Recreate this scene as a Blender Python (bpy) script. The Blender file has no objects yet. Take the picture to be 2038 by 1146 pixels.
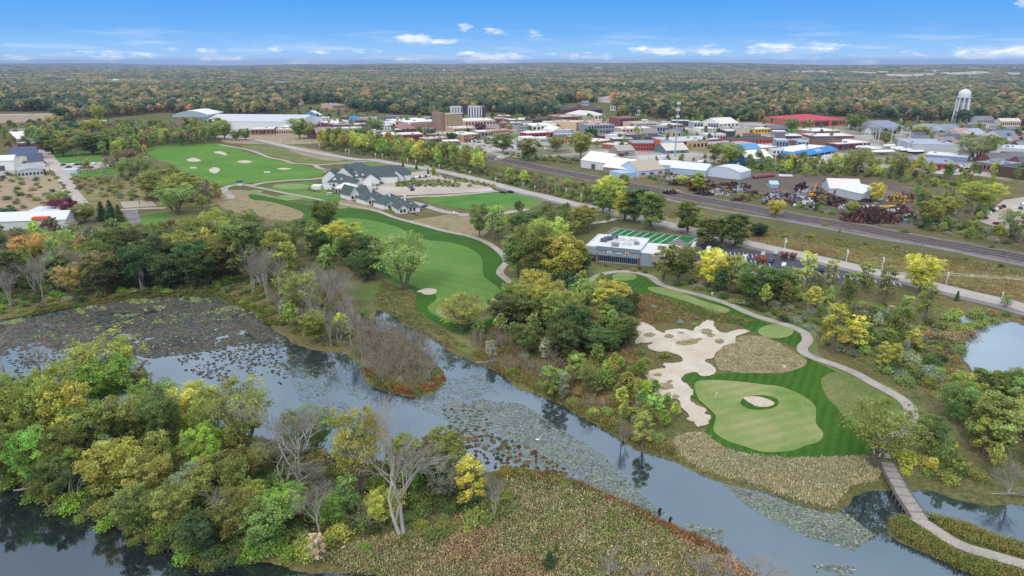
import bpy, math, random
import numpy as np
from mathutils import Vector
from mathutils.geometry import delaunay_2d_cdt

sc = bpy.context.scene
COL = sc.collection
rnd = random.Random(7)
R = math.radians

# ------------------------------------------------------------------ camera
F = 1359.0; CX, CY = 1019.0, 573.0; H = 80.0
PITCH = math.atan((CY - 124.0) / F)
cam = bpy.data.cameras.new('camera'); camo = bpy.data.objects.new('camera', cam); COL.objects.link(camo)
camo.location = (0, 0, H); camo.rotation_euler = (math.pi / 2 - PITCH, 0, 0)
cam.sensor_width = 36.0; cam.lens = F / 2038.0 * 36.0; cam.clip_start = 1.0; cam.clip_end = 60000.0
sc.camera = camo
SP, CP = math.sin(PITCH), math.cos(PITCH)

# ------------------------------------------------------------------ exposure / render
vs = sc.view_settings
vs.view_transform = 'Standard'; vs.look = 'None'; vs.exposure = 0.2; vs.gamma = 1.0; vs.use_curve_mapping = False
cy = sc.cycles
cy.max_bounces = 5; cy.diffuse_bounces = 2; cy.glossy_bounces = 2; cy.transmission_bounces = 2
cy.transparent_max_bounces = 4; cy.volume_bounces = 0; cy.caustics_reflective = False; cy.caustics_refractive = False
cy.use_denoising = True; cy.sample_clamp_indirect = 4.0

def S(r, g, b, k=1.0):
    f = lambda c: ((c / 255 + .055) / 1.055) ** 2.4 if c > 10.3 else c / 255 / 12.92
    return (f(r) * k, f(g) * k, f(b) * k, 1.0)

# ------------------------------------------------------------------ world
SUN_EL, SUN_AZ = R(46), R(205)      # azimuth clockwise from +Y
w = bpy.data.worlds.new('World'); sc.world = w; w.use_nodes = True
nt = w.node_tree; nt.nodes.clear()
def N(tree, t, **kw):
    n = tree.nodes.new(t)
    for k, v in kw.items():
        if k == 'inp':
            for i, x in v.items(): n.inputs[i].default_value = x
        else: setattr(n, k, v)
    return n
def math_n(tree, op, a, b=None, clamp=False):
    n = tree.nodes.new('ShaderNodeMath'); n.operation = op; n.use_clamp = clamp
    for i, x in enumerate((a, b)):
        if x is None: continue
        if isinstance(x, (int, float)): n.inputs[i].default_value = x
        else: tree.links.new(x, n.inputs[i])
    return n.outputs[0]
def mix_n(tree, fac, a, b, blend='MIX'):
    n = tree.nodes.new('ShaderNodeMix'); n.data_type = 'RGBA'; n.blend_type = blend
    for s, x in ((n.inputs[0], fac), (n.inputs[6], a), (n.inputs[7], b)):
        if isinstance(x, (int, float)): s.default_value = x
        elif isinstance(x, tuple): s.default_value = x
        else: tree.links.new(x, s)
    return n.outputs[2]
def ramp_n(tree, fac, stops, interp='LINEAR'):
    n = tree.nodes.new('ShaderNodeValToRGB'); cr = n.color_ramp; cr.interpolation = interp
    while len(cr.elements) < len(stops): cr.elements.new(0.5)
    for e, (p, c) in zip(cr.elements, stops): e.position = p; e.color = c
    tree.links.new(fac, n.inputs[0]); return n.outputs[0]

def build_world():
    tc = N(nt, 'ShaderNodeTexCoord'); sep = N(nt, 'ShaderNodeSeparateXYZ')
    nt.links.new(tc.outputs['Generated'], sep.inputs[0])
    X, Y, Z = sep.outputs
    sky = N(nt, 'ShaderNodeTexSky'); sky.sky_type = 'NISHITA'; sky.sun_disc = False
    sky.sun_elevation = SUN_EL; sky.sun_rotation = SUN_AZ; sky.altitude = 200; sky.air_density = 1.0; sky.dust_density = 0.6; sky.ozone_density = 2.0
    nish = N(nt, 'ShaderNodeVectorMath', operation='SCALE'); nish.inputs['Scale'].default_value = 0.1
    nt.links.new(sky.outputs[0], nish.inputs[0])
    zz = math_n(nt, 'MULTIPLY', Z, 5.0, True)
    low = ramp_n(nt, zz, [(0.0, S(168, 206, 244)), (0.06, S(150, 198, 245)), (0.2, S(108, 172, 236)), (0.42, S(78, 156, 234)), (1.0, S(74, 146, 222))])
    base = mix_n(nt, ramp_n(nt, math_n(nt, 'MULTIPLY', Z, 1.0, True), [(0.1, (0, 0, 0, 1)), (0.35, (1, 1, 1, 1))]), low, nish.outputs[0])
    # broken high cloud overhead
    hv = N(nt, 'ShaderNodeCombineXYZ')
    zs = math_n(nt, 'ADD', math_n(nt, 'MAXIMUM', Z, 0.0), 0.12)
    nt.links.new(math_n(nt, 'DIVIDE', X, zs), hv.inputs[0]); nt.links.new(math_n(nt, 'DIVIDE', Y, zs), hv.inputs[1])
    hn = N(nt, 'ShaderNodeTexNoise', inp={'Scale': 1.3, 'Detail': 6.0, 'Roughness': 0.55}); nt.links.new(hv.outputs[0], hn.inputs['Vector'])
    hc = ramp_n(nt, hn.outputs[0], [(0.3, S(178, 196, 218, 1.25)), (0.52, S(216, 224, 236, 1.3)), (0.72, S(240, 242, 246, 1.4))])
    cover = ramp_n(nt, Z, [(0.11, (0, 0, 0, 1)), (0.3, (.9, .9, .9, 1))])
    base = mix_n(nt, cover, base, hc)
    # small low cumulus near the horizon: soft ellipses in azimuth / elevation broken by noise
    az = math_n(nt, 'ARCTAN2', X, Y)
    cv = N(nt, 'ShaderNodeCombineXYZ'); nt.links.new(math_n(nt, 'MULTIPLY', az, 40.0), cv.inputs[0]); nt.links.new(math_n(nt, 'MULTIPLY', Z, 130.0), cv.inputs[1])
    cn = N(nt, 'ShaderNodeTexNoise', inp={'Scale': 1.0, 'Detail': 8.0, 'Roughness': 0.6}); nt.links.new(cv.outputs[0], cn.inputs['Vector'])
    total = None
    clouds = [(825,77,34,9,1.0),(890,82,30,6,.7),(925,55,18,9,.5),(985,62,40,9,.5),(1065,67,20,7,.55),(985,116,66,12,1.0),(930,108,20,6,.7),(590,123,38,5,.9),
              (812,120,34,7,.75),(1305,101,56,9,.85),(1420,99,34,10,.7),(1530,95,50,10,.7),(1630,93,50,9,.75),(1580,118,70,6,.5),(1160,112,70,9,.45),(1720,125,30,5,.8),
              (1950,106,110,10,.65),(2030,98,40,8,.8),(2036,8,14,8,.7),(415,99,28,7,.55),(340,101,40,6,.4),(240,112,60,10,.6),(130,105,30,8,.4),(40,118,50,8,.6),
              (545,99,34,6,.35),(630,103,40,6,.35),(735,101,36,6,.35),(760,82,24,6,.3),(1550,42,20,5,.25),(1240,122,60,5,.5),(440,118,60,6,.6),(1830,104,50,5,.4)]
    for (x, y, rx, ry, a) in clouds:
        u, v = (x - CX) / F, (y - CY) / F
        dx, dy, dz = u, CP - v * SP, -SP - v * CP
        L = math.sqrt(dx * dx + dy * dy + dz * dz); a0, z0 = math.atan2(dx, dy), dz / L
        k = math.cos(a0)
        ex = math_n(nt, 'DIVIDE', math_n(nt, 'SUBTRACT', az, a0), rx * k / F * 1.25); ey = math_n(nt, 'DIVIDE', math_n(nt, 'SUBTRACT', Z, z0), ry / F * 1.25)
        d = math_n(nt, 'ADD', math_n(nt, 'MULTIPLY', ex, ex), math_n(nt, 'MULTIPLY', ey, ey))
        g = math_n(nt, 'MULTIPLY', math_n(nt, 'SUBTRACT', 1.0, d, True), a)
        total = g if total is None else math_n(nt, 'MAXIMUM', total, g)
    m = math_n(nt, 'ADD', math_n(nt, 'MULTIPLY', total, 1.15), math_n(nt, 'MULTIPLY', math_n(nt, 'SUBTRACT', cn.outputs[0], 0.62), 2.6))
    m = math_n(nt, 'MULTIPLY', ramp_n(nt, m, [(0.05, (0, 0, 0, 1)), (0.65, (1, 1, 1, 1))]), math_n(nt, 'GREATER_THAN', total, 0.001))
    ccol = ramp_n(nt, cn.outputs[0], [(0.4, S(208, 224, 248)), (0.62, S(246, 249, 255, 1.05))])
    base = mix_n(nt, math_n(nt, 'MULTIPLY', m, 0.95), base, ccol)
    # thin veils low over the horizon
    wv = N(nt, 'ShaderNodeCombineXYZ'); nt.links.new(math_n(nt, 'MULTIPLY', az, 9.0), wv.inputs[0]); nt.links.new(math_n(nt, 'MULTIPLY', Z, 95.0), wv.inputs[1])
    wn = N(nt, 'ShaderNodeTexNoise', inp={'Scale': 1.0, 'Detail': 9.0, 'Roughness': 0.62}); nt.links.new(wv.outputs[0], wn.inputs['Vector'])
    veil = math_n(nt, 'MULTIPLY', ramp_n(nt, wn.outputs[0], [(0.5, (0, 0, 0, 1)), (0.72, (1, 1, 1, 1))]), ramp_n(nt, zz, [(0.0, (.75, .75, .75, 1)), (0.12, (.5, .5, .5, 1)), (0.26, (0, 0, 0, 1))]))
    base = mix_n(nt, veil, base, S(224, 234, 250))
    # below the horizon the world is never seen; keep it the ground's dull tone
    base = mix_n(nt, math_n(nt, 'LESS_THAN', Z, -0.02), base, S(96, 100, 78))
    bg = N(nt, 'ShaderNodeBackground', inp={'Strength': 1.0}); nt.links.new(base, bg.inputs[0])
    out = N(nt, 'ShaderNodeOutputWorld'); nt.links.new(bg.outputs[0], out.inputs[0])
build_world()
sun = bpy.data.lights.new('sun', 'SUN'); suno = bpy.data.objects.new('sun', sun); COL.objects.link(suno)
sun.energy = 1.25; sun.angle = R(14); sun.color = (1.0, 0.94, 0.86)
suno.rotation_euler = (math.pi / 2 - SUN_EL, 0, math.pi - SUN_AZ)
sd = Vector((math.sin(SUN_AZ) * math.cos(SUN_EL), math.cos(SUN_AZ) * math.cos(SUN_EL), math.sin(SUN_EL)))
suno.rotation_euler = sd.to_track_quat('Z', 'Y').to_euler()

# ------------------------------------------------------------------ pixel of the 2038x1146 photo -> point on a level plane
def P(x, y, z=0.0):
    u, v = (x - CX) / F, (y - CY) / F
    d = (u, CP - v * SP, -SP - v * CP)
    t = (z - H) / d[2]
    return Vector((d[0] * t, d[1] * t, z))
def depth(p): return p[1] * CP + (H - p[2]) * SP
def proj(p):
    dz = p[2] - H; d = p[1] * CP - dz * SP
    return (CX + F * p[0] / d, CY - F * (p[1] * SP + dz * CP) / d)
def mpp(p): return depth(p) / F               # metres per photo pixel
def hgt(p, px): return px * mpp(p) / CP        # upright height of px pixels
def PL(s, z=0.0):
    a = [float(v) for v in s.replace(',', ' ').split()]
    return [P(a[i], a[i + 1], z) for i in range(0, len(a), 2)]

# ------------------------------------------------------------------ materials
MATS = {}
def mat_base(name, rough=0.8):
    m = bpy.data.materials.new(name); m.use_nodes = True; MATS[name] = m
    b = m.node_tree.nodes['Principled BSDF']; b.inputs['Roughness'].default_value = rough
    b.inputs['Specular IOR Level'].default_value = 0.25
    return m, m.node_tree, b
def noisy(name, cols, scale=0.2, rough=0.9, detail=6.0, lo=0.3, hi=0.7, fine=None, fine_amt=0.25, bump=0.0, stripes=None, stretch=None, big=None, spec=0.2):
    """colour ramp on object-space noise, optional fine speckle, mowing stripes and a large-scale tone"""
    m, t, b = mat_base(name, rough); b.inputs['Specular IOR Level'].default_value = spec
    tc = N(t, 'ShaderNodeTexCoord'); v = tc.outputs['Object']
    if stretch:
        mp = N(t, 'ShaderNodeMapping'); mp.inputs['Scale'].default_value = stretch; t.links.new(v, mp.inputs[0]); v = mp.outputs[0]
    n = N(t, 'ShaderNodeTexNoise', inp={'Scale': scale, 'Detail': detail, 'Roughness': 0.6}); t.links.new(v, n.inputs['Vector'])
    k = len(cols)
    c = ramp_n(t, n.outputs[0], [(lo + (hi - lo) * i / max(1, k - 1), cols[i]) for i in range(k)])
    if big:
        nb = N(t, 'ShaderNodeTexNoise', inp={'Scale': big[0], 'Detail': 3.0}); t.links.new(tc.outputs['Object'], nb.inputs['Vector'])
        c = mix_n(t, ramp_n(t, nb.outputs[0], [(0.42, (0, 0, 0, 1)), (0.6, (1, 1, 1, 1))]), c, big[1])
    if stripes:
        wv = N(t, 'ShaderNodeTexWave', inp={'Scale': stripes[0], 'Distortion': 1.2, 'Detail': 1.0, 'Detail Scale': 0.3})
        mp = N(t, 'ShaderNodeMapping'); mp.inputs['Rotation'].default_value = (0, 0, stripes[1]); t.links.new(tc.outputs['Object'], mp.inputs[0]); t.links.new(mp.outputs[0], wv.inputs['Vector'])
        c = mix_n(t, math_n(t, 'MULTIPLY', wv.outputs['Fac'], stripes[2]), c, stripes[3])
    if fine:
        nf = N(t, 'ShaderNodeTexNoise', inp={'Scale': fine, 'Detail': 4.0, 'Roughness': 0.7}); t.links.new(tc.outputs['Object'], nf.inputs['Vector'])
        g = ramp_n(t, nf.outputs[0], [(0.3, (1 - fine_amt * 2,) * 3 + (1,)), (0.7, (1 + fine_amt,) * 3 + (1,))])
        c = mix_n(t, 1.0, c, g, 'MULTIPLY')
        if bump:
            bp = N(t, 'ShaderNodeBump', inp={'Strength': bump, 'Distance': 0.2}); t.links.new(nf.outputs[0], bp.inputs['Height']); t.links.new(bp.outputs[0], b.inputs['Normal'])
    t.links.new(c, b.inputs['Base Color']); return m
def plain(name, col, rough=0.6, var=0.12, scale=0.6, metal=0.0, spec=0.3):
    m, t, b = mat_base(name, rough); b.inputs['Metallic'].default_value = metal; b.inputs['Specular IOR Level'].default_value = spec
    tc = N(t, 'ShaderNodeTexCoord'); n = N(t, 'ShaderNodeTexNoise', inp={'Scale': scale, 'Detail': 6.0, 'Roughness': 0.65}); t.links.new(tc.outputs['Object'], n.inputs['Vector'])
    g = ramp_n(t, n.outputs[0], [(0.25, (1 - var,) * 3 + (1,)), (0.75, (1 + var * .6,) * 3 + (1,))])
    t.links.new(mix_n(t, 1.0, col, g, 'MULTIPLY'), b.inputs['Base Color']); return m
_pc = {}
def paint(r, g, b, rough=0.65, var=0.12):
    k = (r, g, b, rough)
    if k not in _pc: _pc[k] = plain('painted_surface', S(r, g, b), rough, var)
    return _pc[k]

def leaf_mat(name, instancer=False):
    m = bpy.data.materials.new(name); m.use_nodes = True; t = m.node_tree; t.nodes.clear()
    if instancer:
        a = N(t, 'ShaderNodeAttribute', attribute_type='INSTANCER', attribute_name='icol'); col = a.outputs['Color']
    else:
        a = N(t, 'ShaderNodeObjectInfo'); col = a.outputs['Color']
    ti = N(t, 'ShaderNodeAttribute', attribute_name='tint')
    sp = N(t, 'ShaderNodeSeparateXYZ'); t.links.new(ti.outputs['Vector'], sp.inputs[0])
    hs = N(t, 'ShaderNodeHueSaturation'); t.links.new(col, hs.inputs['Color'])
    t.links.new(math_n(t, 'ADD', math_n(t, 'MULTIPLY', sp.outputs[1], 0.026), 0.5), hs.inputs['Hue'])
    t.links.new(sp.outputs[0], hs.inputs['Value']); hs.inputs['Saturation'].default_value = 0.9
    d = N(t, 'ShaderNodeBsdfDiffuse'); tr = N(t, 'ShaderNodeBsdfTranslucent'); mx = N(t, 'ShaderNodeMixShader', inp={0: 0.42})
    t.links.new(hs.outputs[0], d.inputs[0]); t.links.new(hs.outputs[0], tr.inputs[0])
    t.links.new(d.outputs[0], mx.inputs[1]); t.links.new(tr.outputs[0], mx.inputs[2])
    o = N(t, 'ShaderNodeOutputMaterial'); t.links.new(mx.outputs[0], o.inputs[0]); MATS[name] = m
    return m
LEAF = leaf_mat('leaves'); LEAFI = leaf_mat('wood_leaves', True)
def tint_mat(name, rough=0.9):
    """colour straight from a per-point attribute: each pad, tuft or clump has its own kind's colour"""
    m, t, b = mat_base(name, rough); a = N(t, 'ShaderNodeAttribute', attribute_name='col'); t.links.new(a.outputs['Color'], b.inputs['Base Color']); b.inputs['Specular IOR Level'].default_value = 0.1
    return m
COLM = tint_mat('plant_tones')
def objcol(name, rough, spec=0.5):
    m, t, b = mat_base(name, rough); oi = N(t, 'ShaderNodeObjectInfo'); t.links.new(oi.outputs['Color'], b.inputs['Base Color']); b.inputs['Specular IOR Level'].default_value = spec; return m
CARP = objcol('car_paint', 0.3)
BARK = plain('bark', S(128, 116, 104), 0.95, 0.35, 1.5)
PALEBARK = plain('pale_bark', S(184, 176, 166), 0.95, 0.25, 1.2)
TWIG = plain('twigs', S(170, 160, 150), 0.95, 0.2, 0.5)
BROWNTWIG = plain('brown_twigs', S(164, 148, 132), 0.95, 0.25, 0.4)
GLASS = plain('window_glass', S(40, 48, 60), 0.15, 0.3, 0.5, spec=0.6)
WHITE = plain('white_paint', S(232, 231, 228), 0.5, 0.06, 0.8)
METAL = plain('grey_metal', S(140, 142, 145), 0.5, 0.15, 2.0)
WOODP = plain('weathered_wood', S(130, 122, 112), 0.9, 0.2, 1.0)
CONC = noisy('concrete', [S(160, 152, 142), S(190, 180, 168), S(205, 196, 184)], 0.25, 0.9, fine=3.0, fine_amt=0.12)

# ------------------------------------------------------------------ mesh building
def mk_mesh(name, V, Fs, mats, midx=None, attrs=None, smooth=False):
    """V (n,3) array; Fs list of (k-column int array); midx list of material index per block"""
    V = np.asarray(V, dtype=np.float32)
    me = bpy.data.meshes.new(name); me.vertices.add(len(V)); me.vertices.foreach_set('co', V.ravel())
    Fs = [np.asarray(f, dtype=np.int32) for f in Fs if len(f)]
    loops = np.concatenate([f.ravel() for f in Fs]); tot = np.concatenate([np.full(len(f), f.shape[1], dtype=np.int32) for f in Fs])
    start = np.concatenate([[0], np.cumsum(tot)[:-1]]).astype(np.int32)
    me.loops.add(len(loops)); me.loops.foreach_set('vertex_index', loops)
    me.polygons.add(len(tot)); me.polygons.foreach_set('loop_start', start); me.polygons.foreach_set('loop_total', tot)
    for m in (mats if isinstance(mats, (list, tuple)) else [mats]): me.materials.append(m)
    if midx is not None: me.polygons.foreach_set('material_index', np.asarray(midx, dtype=np.int32))
    if smooth: me.polygons.foreach_set('use_smooth', np.ones(len(tot), dtype=bool))
    me.update(calc_edges=True)
    for an, (tp, arr) in (attrs or {}).items():
        a = me.attributes.new(an, tp, 'POINT'); arr = np.asarray(arr, dtype=np.float32)
        a.data.foreach_set('vector' if tp == 'FLOAT_VECTOR' else ('color' if tp == 'FLOAT_COLOR' else 'value'), arr.ravel())
    return me
class MB:
    """collects polygons with a material slot each, becomes one mesh object"""
    def __init__(s): s.v = []; s.f = []; s.m = []
    def poly(s, pts, m=0):
        i = len(s.v); s.v += [tuple(p) for p in pts]; s.f.append(list(range(i, i + len(pts)))); s.m.append(m)
    def box(s, x0, x1, y0, y1, z0, z1, m=0, top=True, bottom=False):
        i = len(s.v); s.v += [(x0,y0,z0),(x1,y0,z0),(x1,y1,z0),(x0,y1,z0),(x0,y0,z1),(x1,y0,z1),(x1,y1,z1),(x0,y1,z1)]
        fs = [(0,1,5,4),(1,2,6,5),(2,3,7,6),(3,0,4,7)] + ([(4,5,6,7)] if top else []) + ([(3,2,1,0)] if bottom else [])
        for f in fs: s.f.append([i + a for a in f]); s.m.append(m)
    def tube(s, pts, rad, n=6, m=0, cap=True):
        pts = [Vector(p) for p in pts]; rad = rad if isinstance(rad, (list, tuple)) else [rad] * len(pts); base = len(s.v)
        for k, p in enumerate(pts):
            d = (pts[min(k + 1, len(pts) - 1)] - pts[max(k - 1, 0)]).normalized()
            a = d.cross(Vector((0, 0, 1)) if abs(d.z) < .9 else Vector((1, 0, 0))).normalized(); b = d.cross(a)
            for j in range(n):
                t = 2 * math.pi * j / n; s.v.append(tuple(p + (a * math.cos(t) + b * math.sin(t)) * rad[k]))
        for k in range(len(pts) - 1):
            for j in range(n):
                q = (j + 1) % n; s.f.append([base + k * n + j, base + k * n + q, base + (k + 1) * n + q, base + (k + 1) * n + j]); s.m.append(m)
        if cap: s.f.append([base + (len(pts) - 1) * n + j for j in range(n)]); s.m.append(m)
    def mesh(s, name, mats, smooth=False):
        me = bpy.data.meshes.new(name); me.from_pydata(s.v, [], s.f)
        for m in (mats if isinstance(mats, (list, tuple)) else [mats]): me.materials.append(m)
        me.polygons.foreach_set('material_index', s.m)
        if smooth: me.polygons.foreach_set('use_smooth', [True] * len(s.f))
        me.update(); return me
    def build(s, name, mats, parent=None, smooth=False): return link(name, s.mesh(name, mats, smooth), parent)
def link(name, me, parent=None, loc=None):
    o = bpy.data.objects.new(name, me); COL.objects.link(o)
    if parent is not None: o.parent = parent
    if loc is not None: o.location = loc
    return o
def tag(o, label=None, cat=None, group=None, kind=None):
    if label: o['label'] = label
    if cat: o['category'] = cat
    if group: o['group'] = group
    if kind: o['kind'] = kind
    return o
def empty(name, loc, rz=0.0, sc3=None):
    o = bpy.data.objects.new(name, None); COL.objects.link(o); o.location = loc; o.rotation_euler = (0, 0, rz); o.empty_display_size = 0.5
    if sc3: o.scale = sc3
    return o
def copy_tree(root, parent=None):
    c = root.copy(); COL.objects.link(c)
    if parent is not None: c.parent = parent
    for ch in list(root.children): copy_tree(ch, c)
    return c

# ------------------------------------------------------------------ unique labels from landmarks in the photo
MARKS = [(1790,980,'the timber cart bridge'),(1515,830,'the near putting green'),(1360,690,'the big sand bunker'),(1245,500,'the white-roofed sports building'),(1300,475,'the striped turf field'),
 (850,580,'the small fairway bunker'),(850,500,'the long fairway'),(805,735,'the brushy spit in the river'),(760,640,'the narrow channel'),(300,650,'the lily pond'),(660,620,'the pale bare trees by the pond'),
 (802,1000,'the tall dead tree on the near bank'),(719,900,'the yellow-green tree on the near bank'),(225,740,'the tall yellow tree by the lily pond'),(100,830,'the leaning tree on the near bank'),
 (240,1040,'the dark water at lower left'),(500,1090,'the lower left shore'),(420,840,'the middle of the near wood'),(1150,1050,'the russet marsh'),(1980,690,'the right-hand pond'),(1930,880,'the wood beyond the bridge'),
 (1640,520,'the car park by the road'),(1760,560,'the road junction'),(1730,690,'the path bend'),(1120,500,'the clump beside the sports building'),(1120,650,'the wood above the river bend'),(1270,810,'the yellow-green thicket'),
 (700,360,'the clubhouse'),(790,405,'the grey-roofed cottages'),(820,370,'the clubhouse car park'),(450,320,'the driving range'),(380,300,'the far end of the driving range'),(120,360,'the concrete lane'),(60,440,'the white factory roof'),
 (200,420,'the dark spruces at left'),(300,430,'the gravel pad'),(100,540,'the left end of the wood behind the pond'),(300,520,'the dark middle of the wood behind the pond'),(500,530,'the right end of the wood behind the pond'),
 (60,335,'the arched-roof workshop'),(150,315,'the long narrow car park'),(60,235,'the long beige warehouse'),(500,245,'the large pale warehouse'),(900,245,'the tan hotel block'),(940,225,'the white twin apartment block'),
 (800,300,'the yellow tree belt by the road'),(1000,350,'the railway cutting'),(1200,330,'the white sheds'),(1270,345,'the tan-roofed blue shed'),(1440,345,'the long pale shed'),(1550,395,'the scrap heaps'),(1750,430,'the long rusty heap'),
 (1740,385,'the scrapyard sheds'),(1615,300,'the blue canopy store'),(1300,290,'the red brick mill'),(1350,260,'the mobile mast'),(1740,295,'the wrapped sailboats'),(1912,220,'the water tower'),(1635,240,'the red-roofed school'),
 (1860,320,'the blue-roofed works'),(1980,425,'the right-hand gravel car park'),(1700,450,'the railway tracks'),(1900,520,'the meadow by the tracks'),(1400,430,'the grass strip by the tracks'),(1110,265,'the white gabled hall'),
 (640,240,'the flat roofs left of the hotel'),(1450,255,'the beige metal store'),(1000,290,'the downtown parking lots')]
ORD = ['first','second','third','fourth','fifth','sixth','seventh','eighth','ninth','tenth','eleventh','twelfth','thirteenth','fourteenth','fifteenth','sixteenth']
NUM = ['zero','one','two','three','four','five','six','seven','eight','nine','ten','eleven','twelve','thirteen','fourteen','fifteen','sixteen']
PENDING = []     # (object, description, px, py, category)
def place_phrase(px, py):
    best = min(MARKS, key=lambda m: math.hypot(px - m[0], (py - m[1]) * 1.6))
    dx, dy = px - best[0], (py - best[1]) * 1.6
    if math.hypot(dx, dy) < 22: r = 'beside'
    elif abs(dx) > abs(dy): r = 'left of' if dx < 0 else 'right of'
    else: r = 'beyond' if dy < 0 else 'in front of'
    return r + ' ' + best[2]
def later(o, desc, px, py, cat, group=None):
    o['category'] = cat
    if group: o['group'] = group
    PENDING.append((o, desc, px, py))
def finish_labels():
    g = {}
    for (o, d, px, py) in PENDING: g.setdefault(d + ' ' + place_phrase(px, py), []).append((px, o))
    for lab, L in g.items():
        L.sort(key=lambda a: a[0]); n = len(L)
        for i, (px, o) in enumerate(L):
            if n == 1: s = lab
            elif i == 0: s = lab + ', leftmost'
            elif i == n - 1: s = lab + ', rightmost'
            else: s = lab + ', %s from left' % (ORD[i] if i < len(ORD) else 'further')
            if len(s.split()) > 16: s = s.replace(' from left', '').replace('the ', '', 1)
            o['label'] = s
# ------------------------------------------------------------------ water outlines (photo pixels, read off the waterline)
RIVER = PL('''-420,652 -200,642 -60,637 0,632 62,623 130,608 230,595 330,584 430,583 470,598 520,622 548,652 580,678 612,690 650,696 684,697 716,724 724,750 762,773 814,786 856,780
 886,757 880,735 860,706 826,682 790,662 746,656 736,632 755,613 786,629 830,655 860,667 885,686 908,703 942,713 971,728 1000,745 1034,767 1079,783 1120,804 1162,828 1200,851 1249,875 1278,893 1340,912
 1400,943 1445,954 1482,964 1518,973 1589,1001 1657,1017 1676,1005 1688,988 1694,977 1718,972 1759,972 1801,969 1848,964 1877,975 1911,988 1963,998 2038,1002 2200,1020 2300,1060
 2200,1110 2038,1084 1976,1067 1916,1039 1850,1022 1806,1018 1778,1028 1769,1040 1782,1062 1828,1086 1872,1107 1925,1131 1990,1160 2120,1200 2200,1290 2000,1400 1700,1400
 1560,1180 1510,1140 1442,1098 1386,1069 1345,1055 1301,1035 1284,1017 1246,1000 1197,983 1162,962 1105,950 1040,938 1000,934 958,936 906,925 850,920 770,914 690,908 600,890 520,868 450,850 380,832 300,818 220,800 150,788 60,775 -60,768 -200,772 -420,790''')
NEARW = PL('''-500,905 -100,918 0,932 34,945 60,977 92,995 141,1013 194,1027 235,1045 277,1061 296,1079 340,1085 374,1095 408,1114 440,1104 487,1108 520,1116 578,1123 631,1131 683,1136 735,1139 775,1147 840,1168 900,1210 960,1300 960,1500 -900,1500''')
RPOND = PL('''1887,693 1898,668 1896,645 1906,629 1928,621 1962,625 1985,633 2038,641 2120,650 2230,672 2330,720 2260,790 2140,800 2038,788 2000,772 1962,757 1938,736 1927,724 1912,710''')
WATERS = [np.array([(p.x, p.y) for p in w_]) for w_ in (RIVER, NEARW, RPOND)]

def sdf(pts, poly):
    """signed distance (negative inside) of points (n,2) to a closed polygon"""
    out = np.full(len(pts), 1e9); inside = np.zeros(len(pts), dtype=bool); x, y = pts[:, 0], pts[:, 1]
    for a, b in zip(poly, np.roll(poly, -1, axis=0)):
        e = b - a; L = max(1e-9, e @ e); t = np.clip(((x - a[0]) * e[0] + (y - a[1]) * e[1]) / L, 0, 1)
        out = np.minimum(out, (x - a[0] - t * e[0]) ** 2 + (y - a[1] - t * e[1]) ** 2)
        c = (a[1] > y) != (b[1] > y)
        if c.any():
            with np.errstate(divide='ignore', invalid='ignore'): inside ^= c & (x < (b[0] - a[0]) * (y - a[1]) / (b[1] - a[1]) + a[0])
    d = np.sqrt(out); return np.where(inside, -d, d)
def wig(x, y, s=1.0):
    return (np.sin(x * .31 * s + 1.3 * np.sin(y * .17 * s)) + np.sin(y * .43 * s + 1.7 * np.sin(x * .23 * s) + 2) + .6 * np.sin((x + y) * .9 * s) + .5 * np.sin((x - y * 1.3) * 1.3 * s)) / 3.1
WZ = -0.55
def ground_h(x, y):
    x = np.atleast_1d(np.asarray(x, float)); y = np.atleast_1d(np.asarray(y, float)); z = np.zeros(len(x))
    near = (np.abs(x) < 330) & (y > 30) & (y < 340)
    if near.any():
        p = np.stack([x[near], y[near]], 1); d = np.minimum.reduce([sdf(p, w_) for w_ in WATERS]) + .9 * wig(p[:, 0], p[:, 1])
        t = np.clip((d + 3.0) / 4.5, 0, 1); t = t * t * (3 - 2 * t)
        z[near] = -1.6 + 1.6 * t
    r = np.hypot(x, y); far = np.clip((r - 2600) / 9000, 0, 1)
    z += far ** 1.4 * (30 + 22 * np.sin(x * .00042 + 1) + 12 * np.sin(x * .0011 + y * .0004) + 7 * np.sin(x * .0026))
    return z
def gz(p): return float(ground_h([p[0]], [p[1]])[0])
def water_sd(pts):
    pts = np.asarray(pts, float); return np.minimum.reduce([sdf(pts, w_) for w_ in WATERS])

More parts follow.
